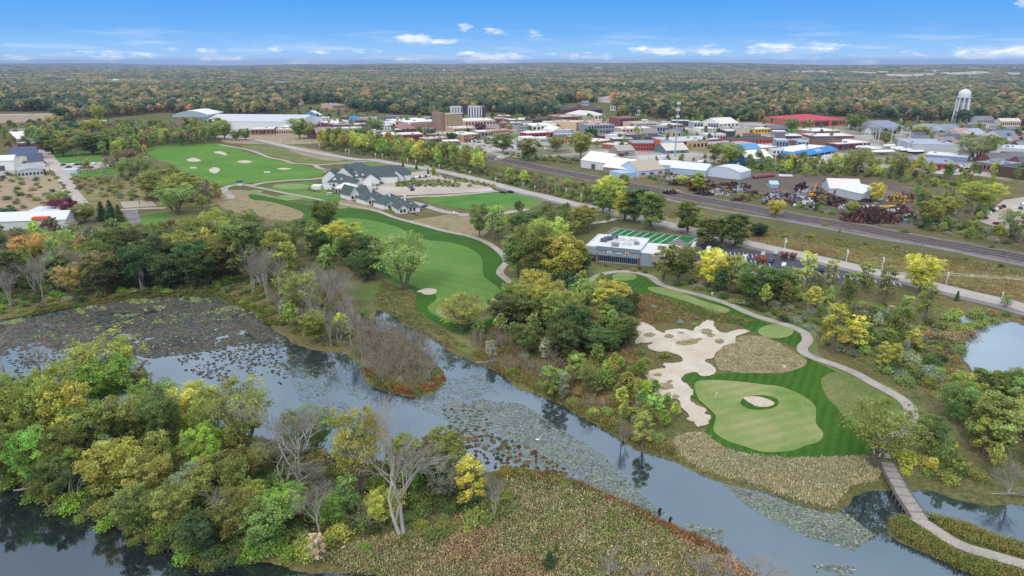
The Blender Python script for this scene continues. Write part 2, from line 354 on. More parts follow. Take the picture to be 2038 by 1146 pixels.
G_ = dict(
 land=noisy('rough_land', [S(92, 92, 52), S(112, 106, 64), S(128, 116, 78), S(96, 104, 52)], 0.06, 0.95, fine=1.1, fine_amt=0.28, bump=0.5, big=(0.008, S(104, 106, 62))),
 brush=noisy('brush_floor', [S(84, 96, 54), S(108, 112, 66), S(134, 124, 84), S(96, 112, 58)], 0.16, 0.95, fine=1.4, fine_amt=0.3, bump=0.5),
 meadow=noisy('meadow_grass', [S(104, 110, 58), S(136, 128, 76), S(156, 142, 96), S(112, 118, 54)], 0.05, 0.95, fine=0.9, fine_amt=0.22, big=(0.02, S(140, 122, 84))),
 tan=noisy('dry_grass', [S(118, 110, 74), S(152, 138, 102), S(166, 150, 116), S(130, 124, 84)], 0.22, 0.95, fine=1.6, fine_amt=0.22, bump=0.4),
 lawn=noisy('lawn_grass', [S(70, 118, 40), S(84, 134, 50), S(98, 140, 60)], 0.05, 0.9, fine=0.8, fine_amt=0.1, big=(0.02, S(112, 134, 66))),
 scruff=noisy('scruffy_grass', [S(92, 116, 56), S(118, 128, 72), S(148, 140, 96)], 0.07, 0.95, fine=0.9, fine_amt=0.18),
 rough=noisy('rough_grass', [S(48, 86, 18), S(58, 96, 22), S(68, 106, 28)], 0.08, 0.9, fine=0.9, fine_amt=0.12, stripes=(0.14, 0.5, 0.5, S(76, 118, 32))),
 fairway=noisy('fairway_grass', [S(84, 122, 48), S(95, 132, 56), S(112, 142, 72)], 0.035, 0.9, fine=0.7, fine_amt=0.06, stripes=(0.05, 2.2, 0.3, S(112, 148, 66)), big=(0.03, S(102, 136, 64))),
 rangeg=noisy('range_grass', [S(80, 124, 38), S(93, 134, 46), S(110, 144, 60)], 0.03, 0.9, fine=0.5, fine_amt=0.08, stripes=(0.035, 0.1, 0.3, S(106, 148, 54))),
 green=noisy('putting_grass', [S(98, 132, 60), S(116, 142, 70), S(142, 154, 88)], 0.09, 0.9, fine=1.2, fine_amt=0.07, big=(0.045, S(158, 158, 104)), stretch=(1, .35, 1), stripes=(.09, 1.2, .3, S(96, 138, 68))),
 tee=noisy('tee_grass', [S(114, 140, 72), S(132, 150, 88), S(146, 154, 100)], 0.12, 0.9, fine=1.0, fine_amt=0.06),
 sand=noisy('bunker_sand', [S(192, 178, 160), S(212, 200, 184), S(224, 214, 200)], 0.18, 0.95, fine=1.5, fine_amt=0.07, stripes=(0.22, 0.8, 0.16, S(184, 168, 146)), big=(0.03, S(206, 190, 166))),
 path=noisy('path_concrete', [S(160, 150, 140), S(180, 170, 160), S(192, 182, 172)], 0.2, 0.9, fine=2.5, fine_amt=0.1),
 road=noisy('road_concrete', [S(176, 166, 156), S(190, 180, 170), S(200, 191, 182)], 0.1, 0.9, fine=2.0, fine_amt=0.08, big=(0.03, S(184, 172, 162))),
 asphalt=noisy('new_asphalt', [S(70, 72, 84), S(80, 82, 94), S(92, 92, 102)], 0.1, 0.9, fine=2.0, fine_amt=0.1),
 greyroad=noisy('worn_asphalt', [S(120, 116, 118), S(138, 132, 132), S(150, 144, 142)], 0.1, 0.9, fine=2.0, fine_amt=0.1),
 gravel=noisy('pale_gravel', [S(176, 164, 152), S(198, 186, 174), S(212, 202, 192)], 0.05, 0.95, fine=1.2, fine_amt=0.12, big=(0.02, S(186, 172, 158))),
 ballast=noisy('rail_ballast', [S(106, 94, 90), S(130, 116, 110), S(146, 130, 122)], 0.25, 0.95, fine=2.0, fine_amt=0.2),
 dirt=noisy('yard_dirt', [S(96, 82, 76), S(122, 106, 98), S(146, 130, 120)], 0.05, 0.95, fine=0.8, fine_amt=0.2, big=(0.015, S(110, 100, 88))),
 town=noisy('town_pavement', [S(150, 142, 134), S(184, 174, 164), S(200, 190, 180)], 0.02, 0.95, fine=0.3, fine_amt=0.12, big=(0.012, S(126, 124, 92))),
 turf=noisy('sports_turf', [S(36, 112, 60), S(42, 122, 66), S(48, 130, 70)], 0.1, 0.9, fine=1.0, fine_amt=0.06),
 line=paint(225, 225, 220, 0.7), brownfield=noisy('bare_field', [S(150, 132, 108), S(176, 154, 128), S(150, 146, 100)], 0.03, 0.95, fine=0.6, fine_amt=0.15),
)
def ground_mesh():
    def axis(lo, hi, flo, fhi, step, far):
        a = list(np.arange(flo, fhi + step / 2, step)); out = [fhi]; d = step
        while out[-1] < hi: d = min(d * 1.35, far); out.append(out[-1] + d)
        inn = [flo]; d = step
        while inn[-1] > lo: d = min(d * 1.35, far); inn.append(inn[-1] - d)
        return np.array(inn[:0:-1] + a + out[1:])
    xs = axis(-16000, 16000, -300, 300, 1.4, 380); ys = axis(-300, 20000, 60, 330, 1.4, 380)
    Xg, Yg = np.meshgrid(xs, ys); V = np.stack([Xg.ravel(), Yg.ravel(), ground_h(Xg.ravel(), Yg.ravel())], 1)
    nx, ny = len(xs), len(ys); i = np.arange((nx - 1) * (ny - 1)); r, c = i // (nx - 1), i % (nx - 1); a = r * nx + c
    o = link('ground', mk_mesh('ground', V, [np.stack([a, a + 1, a + nx + 1, a + nx], 1)], G_['land'], smooth=True)); tag(o, kind='structure')
ground_mesh()

def water_mat(name, dark, refl, murk):
    m = bpy.data.materials.new(name); m.use_nodes = True; t = m.node_tree; t.nodes.clear()
    tc = N(t, 'ShaderNodeTexCoord')
    n = N(t, 'ShaderNodeTexNoise', inp={'Scale': 1.3, 'Detail': 3.0}); t.links.new(tc.outputs['Object'], n.inputs['Vector'])
    bp = N(t, 'ShaderNodeBump', inp={'Strength': 0.05, 'Distance': 0.03}); t.links.new(n.outputs[0], bp.inputs['Height'])
    nb = N(t, 'ShaderNodeTexNoise', inp={'Scale': 0.05, 'Detail': 3.0}); t.links.new(tc.outputs['Object'], nb.inputs['Vector'])
    c = mix_n(t, ramp_n(t, nb.outputs[0], [(0.4, (0, 0, 0, 1)), (0.65, (1, 1, 1, 1))]), dark, murk)
    d = N(t, 'ShaderNodeBsdfDiffuse'); t.links.new(c, d.inputs[0])
    g = N(t, 'ShaderNodeBsdfGlossy', inp={'Roughness': 0.045, 'Color': S(202, 218, 228)}); t.links.new(bp.outputs[0], g.inputs['Normal'])
    fr = N(t, 'ShaderNodeFresnel', inp={'IOR': 1.6}); f = math_n(t, 'ADD', math_n(t, 'MULTIPLY', fr.outputs[0], 0.9), refl, True)
    mx = N(t, 'ShaderNodeMixShader'); t.links.new(f, mx.inputs[0]); t.links.new(d.outputs[0], mx.inputs[1]); t.links.new(g.outputs[0], mx.inputs[2])
    o = N(t, 'ShaderNodeOutputMaterial'); t.links.new(mx.outputs[0], o.inputs[0]); return m
def water(name, poly, m):
    c = np.mean(poly, axis=0); n = len(poly); v = []
    for k in range(n):                      # the sheet runs on under the bank
        a, b, d = poly[k - 1], poly[k], poly[(k + 1) % n]; t = (d - a); t = t / np.hypot(*t); nn = np.array([t[1], -t[0]]); v.append(b + nn * POLYSIGN(poly) * 2.4)
    tri = delaunay_2d_cdt([Vector(p) for p in v], [], [list(range(n))], 1, 1e-4)
    me = bpy.data.meshes.new(name); me.from_pydata([(p.x, p.y, WZ) for p in tri[0]], [], tri[2]); me.materials.append(m)
    tag(link(name, me), kind='structure')
def POLYSIGN(p): x, y = p[:, 0], p[:, 1]; return 1.0 if np.sum(x * np.roll(y, -1) - y * np.roll(x, -1)) > 0 else -1.0
water('river_water', WATERS[0], water_mat('river_surface', S(46, 58, 66), 0.30, S(62, 74, 78)))
water('near_water', WATERS[1], water_mat('near_surface', S(34, 38, 44), 0.17, S(40, 44, 48)))
water('pond_water', WATERS[2], water_mat('pond_surface', S(120, 134, 146), 0.36, S(140, 152, 160)))

# ------------------------------------------------------------------ sheets laid on the ground
def smooth_poly(pts, n=4):
    out = []; k = len(pts)
    for i in range(k):
        a, b, c, d = pts[i - 1], pts[i], pts[(i + 1) % k], pts[(i + 2) % k]
        for j in range(n):
            t = j / n; out.append(.5 * ((2 * b) + (c - a) * t + (2 * a - 5 * b + 4 * c - d) * t * t + (3 * b - a - 3 * c + d) * t ** 3))
    return out
ZC = [0]
def lift(z): ZC[0] += 1; return z + .0021 * (ZC[0] % 23)
def sheet(name, pts, z, m, smooth=True, ragged=0.0, kind='structure'):
    z = lift(z)
    if isinstance(pts, str): pts = PL(pts)
    pts = [Vector((p[0], p[1])) for p in pts]
    if smooth: pts = smooth_poly(pts)
    if ragged:
        q = []
        for i, a in enumerate(pts):
            b = pts[(i + 1) % len(pts)]; k = max(1, min(12, int((b - a).length / (ragged * 2.0))))
            for j in range(k):
                p = a.lerp(b, j / k); q.append(p + Vector((rnd.uniform(-1, 1), rnd.uniform(-1, 1))) * ragged * .5)
        pts = q
    r = delaunay_2d_cdt(pts, [], [list(range(len(pts)))], 1, 1e-4)
    me = bpy.data.meshes.new(name); me.from_pydata([(p.x, p.y, z) for p in r[0]], [], r[2]); me.materials.append(m); me.update()
    o = link(name, me)
    if kind: tag(o, kind=kind)
    return o
def ribbon_pts(c, w):
    """dense centreline -> closed outline of half-width w/2"""
    L, Rr = [], []
    for i, p in enumerate(c):
        a, b = c[max(i - 1, 0)], c[min(i + 1, len(c) - 1)]; t = (b - a).normalized(); n = Vector((-t.y, t.x)); h = (w[i] if isinstance(w, list) else w) / 2; L.append(p + n * h); Rr.append(p - n * h)
    return L, Rr
def spline(pts, n=6):
    pts = [Vector((p[0], p[1])) for p in pts]; out = []
    for i in range(len(pts) - 1):
        a, b, c, d = pts[max(i - 1, 0)], pts[i], pts[i + 1], pts[min(i + 2, len(pts) - 1)]
        for j in range(n):
            t = j / n; out.append(.5 * ((2 * b) + (c - a) * t + (2 * a - 5 * b + 4 * c - d) * t * t + (3 * b - a - 3 * c + d) * t ** 3))
    return out + [pts[-1]]
def ribbon(name, pts, w, z, m, off=0.0, kind='structure'):
    if isinstance(pts, str): pts = PL(pts)
    c = spline(pts); z = lift(z)
    if off:
        L, _ = ribbon_pts(c, 2 * off); c = L
    L, Rr = ribbon_pts(c, w); V = [(p.x, p.y, z) for p in L + Rr]; n = len(L)
    me = bpy.data.meshes.new(name); me.from_pydata(V, [], [(n + i, n + i + 1, i + 1, i) for i in range(n - 1)]); me.materials.append(m); me.update()
    o = link(name, me)
    if kind: tag(o, kind=kind)
    return o, c

def ell(x, y, rx, ry, n=14): return [P(x + rx * math.cos(2 * math.pi * k / n), y + ry * math.sin(2 * math.pi * k / n)) for k in range(n)]

# broad ground cover
sheet('brush_floor', '-200,640 0,600 130,590 330,575 470,585 560,640 640,680 720,680 740,600 640,520 600,440 480,400 250,430 100,470 -200,480', .02, G_['brush'], ragged=1.5)
sheet('brush_floor', '900,640 1000,590 1120,570 1240,600 1290,640 1260,690 1290,760 1340,850 1400,900 1340,900 1280,880 1200,838 1120,792 1040,755 960,700', .02, G_['brush'], ragged=1.5)
sheet('brush_floor', '1330,550 1500,575 1700,600 1780,610 1880,640 1880,700 1920,740 1950,780 2100,800 2200,950 2040,990 1880,962 1800,955 1790,900 1840,830 1800,780 1700,720 1640,690 1600,640 1450,580', .02, G_['brush'], ragged=1.5)
sheet('meadow', '1310,428 1420,448 1600,480 1760,505 1900,528 2100,560 2300,600 2300,660 2100,628 1990,590 1880,562 1760,535 1660,512 1520,484 1420,462 1300,436', .025, G_['meadow'], ragged=2.0)
sheet('meadow', '-200,345 0,352 120,352 160,420 60,428 -200,435', .02, G_['brownfield'], ragged=2)
sheet('meadow', '140,350 250,345 420,372 440,385 420,410 260,410 170,410', .02, G_['meadow'], ragged=2)
sheet('meadow', '440,380 500,380 560,395 600,412 590,440 520,432 460,420 430,400', .025, G_['tan'], ragged=1.2)
sheet('tan_meadow', '1346,868 1404,862 1432,888 1471,901 1557,913 1640,911 1736,908 1752,935 1740,955 1688,966 1672,990 1650,1006 1592,990 1520,964 1447,944 1404,932 1352,903', .03, G_['tan'], ragged=.8)
sheet('dry_mound', '1425,706 1466,672 1520,670 1562,690 1606,722 1560,741 1450,740 1426,728', .05, G_['tan'], ragged=.6)
sheet('dry_slope', '800,445 860,432 930,424 975,438 960,470 900,460', .03, G_['tan'], ragged=.8)
sheet('dry_slope', '610,392 690,398 760,415 740,420 640,402', .03, G_['tan'], ragged=.6)
sheet('bank_grass', '760,560 810,575 825,610 866,648 915,668 960,690 940,705 900,690 850,660 800,630 750,605 700,590 690,560', .03, G_['scruff'], ragged=1.0)
sheet('scruffy_lawn', '1000,500 1050,470 1160,525 1320,545 1420,580 1560,625 1620,660 1635,715 1740,755 1820,800 1840,850 1800,890 1720,860 1640,790 1600,720 1540,650 1380,590 1250,548 1180,560 1060,580', .03, G_['scruff'], ragged=1.0)
# golf course
sheet('range_lawn', '293,294 367,287 435,286 470,297 520,311 579,325 623,333 648,340 632,352 579,359 500,364 435,370 408,357 372,349 340,325 309,317', .05, G_['rangeg'])
sheet('field', '480,292 560,290 640,312 720,322 630,328 560,314', .04, G_['scruff'], ragged=1)
sheet('field', '560,287 640,300 690,314 660,320 600,308', .045, G_['brownfield'], ragged=1)
sheet('lawn', '700,330 760,318 850,340 860,350 790,350 700,345', .05, G_['lawn'])
sheet('lawn', '840,395 990,384 1080,396 1050,418 1000,424 900,412', .05, G_['lawn'])
sheet('lawn', '508,372 560,372 620,362 680,395 620,402 560,385', .05, G_['lawn'])
sheet('lawn', '300,320 0,320 1,319', .05, G_['lawn'], smooth=False) if False else None
sheet('lawn', '96,306 200,298 205,322 110,326', .05, G_['lawn'], smooth=False)
sheet('lawn', '132,347 220,330 250,345 140,356', .05, G_['lawn'], smooth=False)
sheet('lawn', '240,445 320,422 360,440 330,462 250,470', .05, G_['lawn'], smooth=False)
ROUGH = '500,386 560,397 613,408 700,414 760,424 840,450 930,471 985,497 1002,512 996,534 1002,556 1052,574 1046,604 1018,628 990,650 950,664 915,664 868,643 832,621 825,602 830,586 808,568 786,562 750,540 700,520 650,490 600,448 606,424 540,402 500,396'
sheet('rough_grass', ROUGH, .06, G_['rough'])
FW = '640,450 673,434 736,438 788,451 808,460 848,477 893,482 932,493 958,513 962,548 984,566 996,579 986,590 978,604 992,618 968,640 919,644 886,638 857,622 851,610 868,597 862,584 817,568 793,557 762,527 757,506 716,488 673,462'
sheet('fairway', FW, .10, G_['fairway'])
sheet('putting_green', '905,602 960,598 985,608 990,622 960,638 915,640 880,632 868,616', .13, G_['green'])
for s in ('830,581 838,577 850,574 866,576 869,581 862,586 848,587 838,583', '978,596 990,592 1000,592 998,601 988,604 980,600', '776,502 786,499 798,501 795,505 782,506'):
    sheet('bunker', s, .16, G_['sand'], ragged=.3)
for (x, y, rx, ry) in ((576, 393.5, 27, 5), (510, 381, 13, 3), (580, 371, 38, 6), (678, 413, 13, 2.5)): sheet('tee', ell(x, y, rx, ry), .11, G_['tee'], smooth=False)
for s in ('372,318 384,314 396,317 400,320 388,322 376,321', '425,303 440,301 452,307 448,309 436,306', '472,321 488,319 502,322 490,325 478,324', '416,338 426,333 438,337 430,345 420,343', '552,336 565,334 580,336 566,338'):
    sheet('bunker', s, .12, G_['sand'], ragged=.5)
ROUGH2 = '1205,552 1236,543 1275,548 1300,562 1318,573 1350,582 1400,595 1450,609 1490,628 1520,640 1560,652 1592,665 1596,690 1610,712 1626,722 1664,741 1640,756 1640,782 1664,810 1690,836 1728,857 1746,871 1738,902 1700,904 1623,910 1557,911 1497,905 1471,898 1432,884 1406,860 1418,829 1403,808 1374,788 1378,767 1358,755 1381,742 1402,748 1446,743 1520,743 1557,743 1606,724 1590,697 1557,679 1516,668 1480,650 1420,631 1367,619 1314,598 1262,580 1236,563'
sheet('rough_grass', ROUGH2, .06, G_['rough'])
sheet('thin_rough', '1634,757 1664,742 1720,768 1770,794 1800,815 1806,850 1760,868 1728,856 1690,835 1664,809 1642,782', .07, G_['scruff'], ragged=.5)
sheet('tee', ell(1243, 551, 25, 8), .10, G_['tee'], smooth=False)
sheet('tee', '1290,572 1314,572 1353,581 1393,597 1445,613 1451,620 1432,625 1406,618 1380,605 1327,589 1296,580', .10, G_['tee'])
sheet('tee', ell(1544, 660, 36, 14), .10, G_['tee'], smooth=False)
sheet('putting_green', '1386,760 1445,758 1520,766 1557,771 1597,788 1622,809 1624,843 1638,862 1631,879 1604,888 1570,899 1518,900 1484,890 1445,877 1420,857 1424,829 1404,808 1388,790', .11, G_['green'])
sheet('rough_grass', ell(1512, 802, 39, 15), .14, G_['rough'], smooth=False)
sheet('bunker', '1480,793 1500,790 1521,793 1541,803 1535,809 1517,811 1499,807', .18, G_['sand'], ragged=.25)
WASTE = '1264,643 1277,641 1296,649 1309,659 1322,663 1327,658 1361,655 1377,659 1387,651 1400,642 1408,637 1419,640 1421,649 1429,659 1445,663 1461,658 1482,656 1491,661 1471,668 1463,675 1463,683 1445,687 1429,701 1419,712 1403,719 1419,730 1426,738 1419,746 1398,749 1385,742 1369,744 1356,756 1377,774 1380,785 1372,790 1380,803 1406,815 1403,824 1414,829 1411,840 1403,848 1387,849 1380,840 1364,835 1372,827 1356,811 1351,798 1335,793 1317,788 1298,772 1288,756 1283,743 1309,735 1325,733 1319,725 1348,722 1359,719 1353,709 1327,700 1309,701 1288,691 1301,683 1278,683 1270,685 1262,682 1270,672 1267,662'
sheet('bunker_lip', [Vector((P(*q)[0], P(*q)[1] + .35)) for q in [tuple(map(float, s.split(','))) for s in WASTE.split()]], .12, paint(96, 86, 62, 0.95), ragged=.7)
sheet('bunker', WASTE, .17, G_['sand'], ragged=.5)
for (x, y, rx, ry) in ((1293,667,12,4),(1331,670,9,4),(1364,683,19,5),(1378,680,12,5),(1356,663,7,2),(1432,680,9,5),(1406,661,11,6),(1308,747,9,3),(1324,770,16,7),(1332,760,6,3),(1390,676,7,2),(1345,790,6,4),(1414,668,8,4)):
    p = ell(x, y, rx, ry, 10); sheet('grass_island', p, .22, G_['tan'], ragged=.7)
# paths and roads
PATH = '1757,912 1752,893 1760,877 1780,870 1800,864 1811,850 1813,820 1803,803 1780,786 1740,765 1701,743 1662,727 1623,714 1601,703 1597,692 1607,678 1600,663 1578,652 1544,641 1518,634 1487,623 1445,604 1393,588 1340,575 1314,566 1296,552 1275,545 1249,541 1222,542 1196,547 1170,560 1140,572 1110,579 1080,577 1052,572 1026,567 1005,554 995,543 1000,532 1008,522 1003,510 987,495 966,482 932,470 880,459 840,448 788,434 762,424 736,417 696,409 657,402 618,394 565,384 526,376 500,371 484,367'
ribbon('cart_path', PATH, 3.1, .16, G_['path'])
ribbon('cart_path', '500,370 526,364 578,359 620,357 650,352', 5.0, .155, G_['path'])
ribbon('cart_path', '500,369 470,368 448,374 447,382 460,392 452,397', 5.0, .152, G_['path'])
ribbon('cart_path', '437,288 471,294 497,299 520,307 535,313 565,319 584,325 623,328 634,334 654,339', 4.0, .154, G_['path'])
ribbon('service_road', '631,329 683,325 736,321 770,321', 5.0, .14, G_['path'])
ribbon('service_road', '1164,446 1200,442 1226,436 1240,436 1282,430', 4.0, .14, G_['path'])
MAINR = '430,272 500,277 526,281 565,290 610,300 657,309 709,317 743,318 788,326 840,334 893,344 945,356 987,367 1005,372 1039,381 1079,390 1118,400 1162,410 1209,419 1262,431 1309,442 1367,455 1419,468 1471,480 1520,491 1583,505 1649,520 1714,535 1767,547 1832,562 1911,582 1989,600 2038,613 2200,660'
ribbon('road_shoulder', MAINR, 14.0, .07, G_['greyroad'], off=-1.5)
_, MAINC = ribbon('main_road', MAINR, 9.0, .11, G_['road'])
for k_, o_ in ((0.12, -.12), (0.12, .12)): ribbon('road_marking', MAINR, k_, .135, paint(200, 170, 90, .7), off=o_)
ribbon('side_road', '1767,545 1860,544 1960,551 2060,556', 4.5, .09, G_['path'])
ribbon('concrete_lane', '62,290 85,300 100,318 118,336 128,352 140,380 163,410', 9.0, .10, G_['road'])
sheet('parking_lot', '92,322 222,322 226,334 156,338 122,347 100,338', .08, G_['gravel'], smooth=False)
sheet('yard', '-60,318 22,318 60,322 96,326 98,340 80,345 30,345 10,356 -60,356', .07, G_['gravel'], smooth=False)
sheet('gravel_pad', '239,402 300,397 312,410 246,414', .06, G_['gravel'], smooth=False)
ribbon('service_road', '240,418 284,415 330,414', 5, .07, G_['path'])
sheet('driveway', '245,420 274,418 282,446 268,450 255,440', .10, G_['greyroad'], smooth=False)
sheet('field', '500,262 640,268 660,282 560,287 440,282', .03, G_['brownfield'], ragged=2)
# clubhouse lots
sheet('parking_lot', '690,366 740,352 790,346 850,340 905,356 975,372 985,380 900,385 800,389 760,390 720,384', .07, G_['gravel'], smooth=False)
ribbon('service_road', '990,380 930,386 870,390 820,392 790,398 830,405 880,420 930,428 1000,424 1050,416', 5.5, .10, G_['path'])
# sports building lots
sheet('turf_field', '1228,456 1390,474 1358,493 1205,470', .10, G_['turf'], smooth=False)
sheet('turf_border', '1222,452 1400,472 1362,498 1196,472', .08, paint(132, 122, 118, .9), smooth=False)
a_, b_, c_, d_ = P(1232, 457), P(1387, 474), P(1357, 492), P(1209, 469)
for k in range(11):
    t = k / 10; p, q = a_.lerp(b_, t), d_.lerp(c_, t); ribbon('field_line', [p, p.lerp(q, .5), q], .45, .125, G_['line'])
sheet('parking_lot', '1372,492 1400,484 1500,500 1560,506 1640,522 1720,540 1795,562 1790,567 1640,566 1500,560 1400,540 1360,515', .08, G_['asphalt'], smooth=False)
for (x0, y0, x1, y1, n, ex, ey) in ((1410,497,1522,508,14,2,8),(1440,512,1530,522,11,3,9),(1470,535,1600,549,13,3,9),(1580,535,1790,563,18,4,7)):
    for k in range(n):
        x, y = x0 + (x1 - x0) * k / (n - 1), y0 + (y1 - y0) * k / (n - 1); ribbon('bay_line', [P(x, y), P(x + ex * .5, y + ey * .5), P(x + ex, y + ey)], .28, .105, G_['line'])
# railway
RAIL = '560,262 700,275 800,289 867,299 945,310 1020,322 1079,335 1157,350 1204,359 1288,375 1353,389 1419,401 1520,419 1597,435 1688,449 1754,462 1832,477 1911,491 2038,514 2300,560'
ribbon('rail_bed', RAIL, 22.0, .05, G_['ballast'])
ribbon('gravel_track', '1320,395 1419,416 1518,432 1623,450 1754,475 1858,492 2038,528 2300,575', 4.5, .06, G_['greyroad'])
railm = plain('rail_steel', S(110, 108, 112), 0.4, .2, 1, metal=.6); sleeper = noisy('track_sleepers', [S(72, 66, 68), S(92, 84, 84)], .6, .95)
for off in (-4.4, 0.0, 4.4):
    ribbon('railway_track', RAIL, 2.6, .09, sleeper, off=off)
    for s in (-.72, .72): ribbon('rail', RAIL, .16, .20, railm, off=off + s)
# town, scrapyard and lots
sheet('town_ground', '405,270 480,256 560,250 700,233 900,233 1100,232 1250,238 1400,241 1600,247 1760,258 1990,282 2120,318 2120,372 1960,352 1800,336 1650,331 1520,331 1440,324 1300,326 1150,314 1000,312 930,300 840,291 700,281 600,274 500,274', .035, G_['town'], ragged=4)
for s in ('1320,263 1420,270 1410,275 1330,270', '1530,253 1600,257 1600,263 1540,262', '1540,266 1590,270 1585,276 1545,273', '1010,268 1045,268 1045,274 1010,275', '850,236 890,233 886,240 850,244', '1355,233 1410,234 1400,242 1350,243', '1175,315 1230,310 1260,318 1180,323', '1440,322 1600,332 1640,338 1480,338'): sheet('lawn', s, .06, G_['lawn'], ragged=2)
sheet('parking_lot', '930,282 980,276 1010,282 1052,290 1060,306 1000,312 960,300', .06, G_['gravel'], smooth=False)
sheet('parking_lot', '1560,312 1640,302 1700,306 1720,330 1640,330 1560,325', .06, G_['gravel'], smooth=False)
sheet('parking_lot', '1800,330 1900,325 1990,340 1980,352 1850,345', .06, G_['gravel'], smooth=False)
sheet('parking_lot', '1944,440 1998,398 2038,392 2150,400 2150,470 2000,456', .06, G_['gravel'], smooth=False)
ribbon('side_road', '1060,312 1180,306 1290,316 1440,318 1520,310', 7, .065, G_['path'])
ribbon('side_road', '1030,275 1010,300 990,318', 8, .06, G_['road'])
ribbon('main_street', '1220,262 1330,258 1430,266 1560,272 1700,270 1800,268', 11, .065, G_['road'])
ribbon('main_street', '560,246 700,240 760,231 830,230 880,240', 10, .065, G_['road'])
ribbon('hill_road', '100,150 108,158 112,163', 14, .1, G_['road']); ribbon('hill_road', '1860,232 1868,222 1872,212', 10, .1, G_['road'])
sheet('scrapyard_dirt', '1300,352 1400,346 1500,344 1620,346 1760,360 1850,385 1870,420 1830,452 1760,450 1640,424 1520,402 1400,378 1320,366', .045, G_['dirt'], ragged=2)
# ------------------------------------------------------------------ vegetation prototypes
nr = np.random.default_rng(11)
def unit(n):
    v = nr.normal(size=(n, 3)); return v / np.linalg.norm(v, axis=1, keepdims=True)
def leaf_quads(C, size, up=0.35):
    """C (n,3) leaf centres -> quads with random tilt biased to face up and out"""
    n = len(C); nn = unit(n); nn[:, 2] = np.abs(nn[:, 2]) + up; nn /= np.linalg.norm(nn, axis=1, keepdims=True)
    a = np.cross(nn, unit(n)); a /= np.linalg.norm(a, axis=1, keepdims=True) + 1e-9; b = np.cross(nn, a)
    s = (size * nr.uniform(.65, 1.35, (n, 1))); t = s * nr.uniform(.55, .9, (n, 1))
    V = np.stack([C - a * s, C - b * t, C + a * s, C + b * t], 1).reshape(-1, 3); i = np.arange(n) * 4
    return V, np.stack([i, i + 1, i + 2, i + 3], 1)
class Tubes:
    def __init__(s): s.V = []; s.F = []; s.n = 0
    def add(s, pts, r0, r1, k=5):
        pts = np.asarray(pts, float); m = len(pts); rad = np.linspace(r0, r1, m)
        d = np.gradient(pts, axis=0); d /= np.linalg.norm(d, axis=1, keepdims=True) + 1e-9
        ref = np.where(np.abs(d[:, 2:3]) < .9, np.array([[0, 0, 1.]]), np.array([[1., 0, 0]])); a = np.cross(d, ref); a /= np.linalg.norm(a, axis=1, keepdims=True) + 1e-9; b = np.cross(d, a)
        t = np.arange(k) * 2 * np.pi / k
        ring = pts[:, None] + (a[:, None] * np.cos(t)[None, :, None] + b[:, None] * np.sin(t)[None, :, None]) * rad[:, None, None]
        s.V.append(ring.reshape(-1, 3)); i = np.arange(m - 1)[:, None] * k; j = np.arange(k)[None]; q = (j + 1) % k
        s.F.append((np.stack([i + j, i + q, i + k + q, i + k + j], -1).reshape(-1, 4)) + s.n); s.n += m * k
    def mesh(s, name, mat): return mk_mesh(name, np.concatenate(s.V), [np.concatenate(s.F)], mat, smooth=True)
def curve(a, b, bend=.15, n=5, sag=0.0):
    a, b = np.asarray(a, float), np.asarray(b, float); t = np.linspace(0, 1, n)[:, None]; L = np.linalg.norm(b - a)
    off = unit(1) * L * bend; return a + (b - a) * t + off * (t * (1 - t)) * 2 + np.array([0, 0, -sag * L]) * (t * (1 - t)) * 4

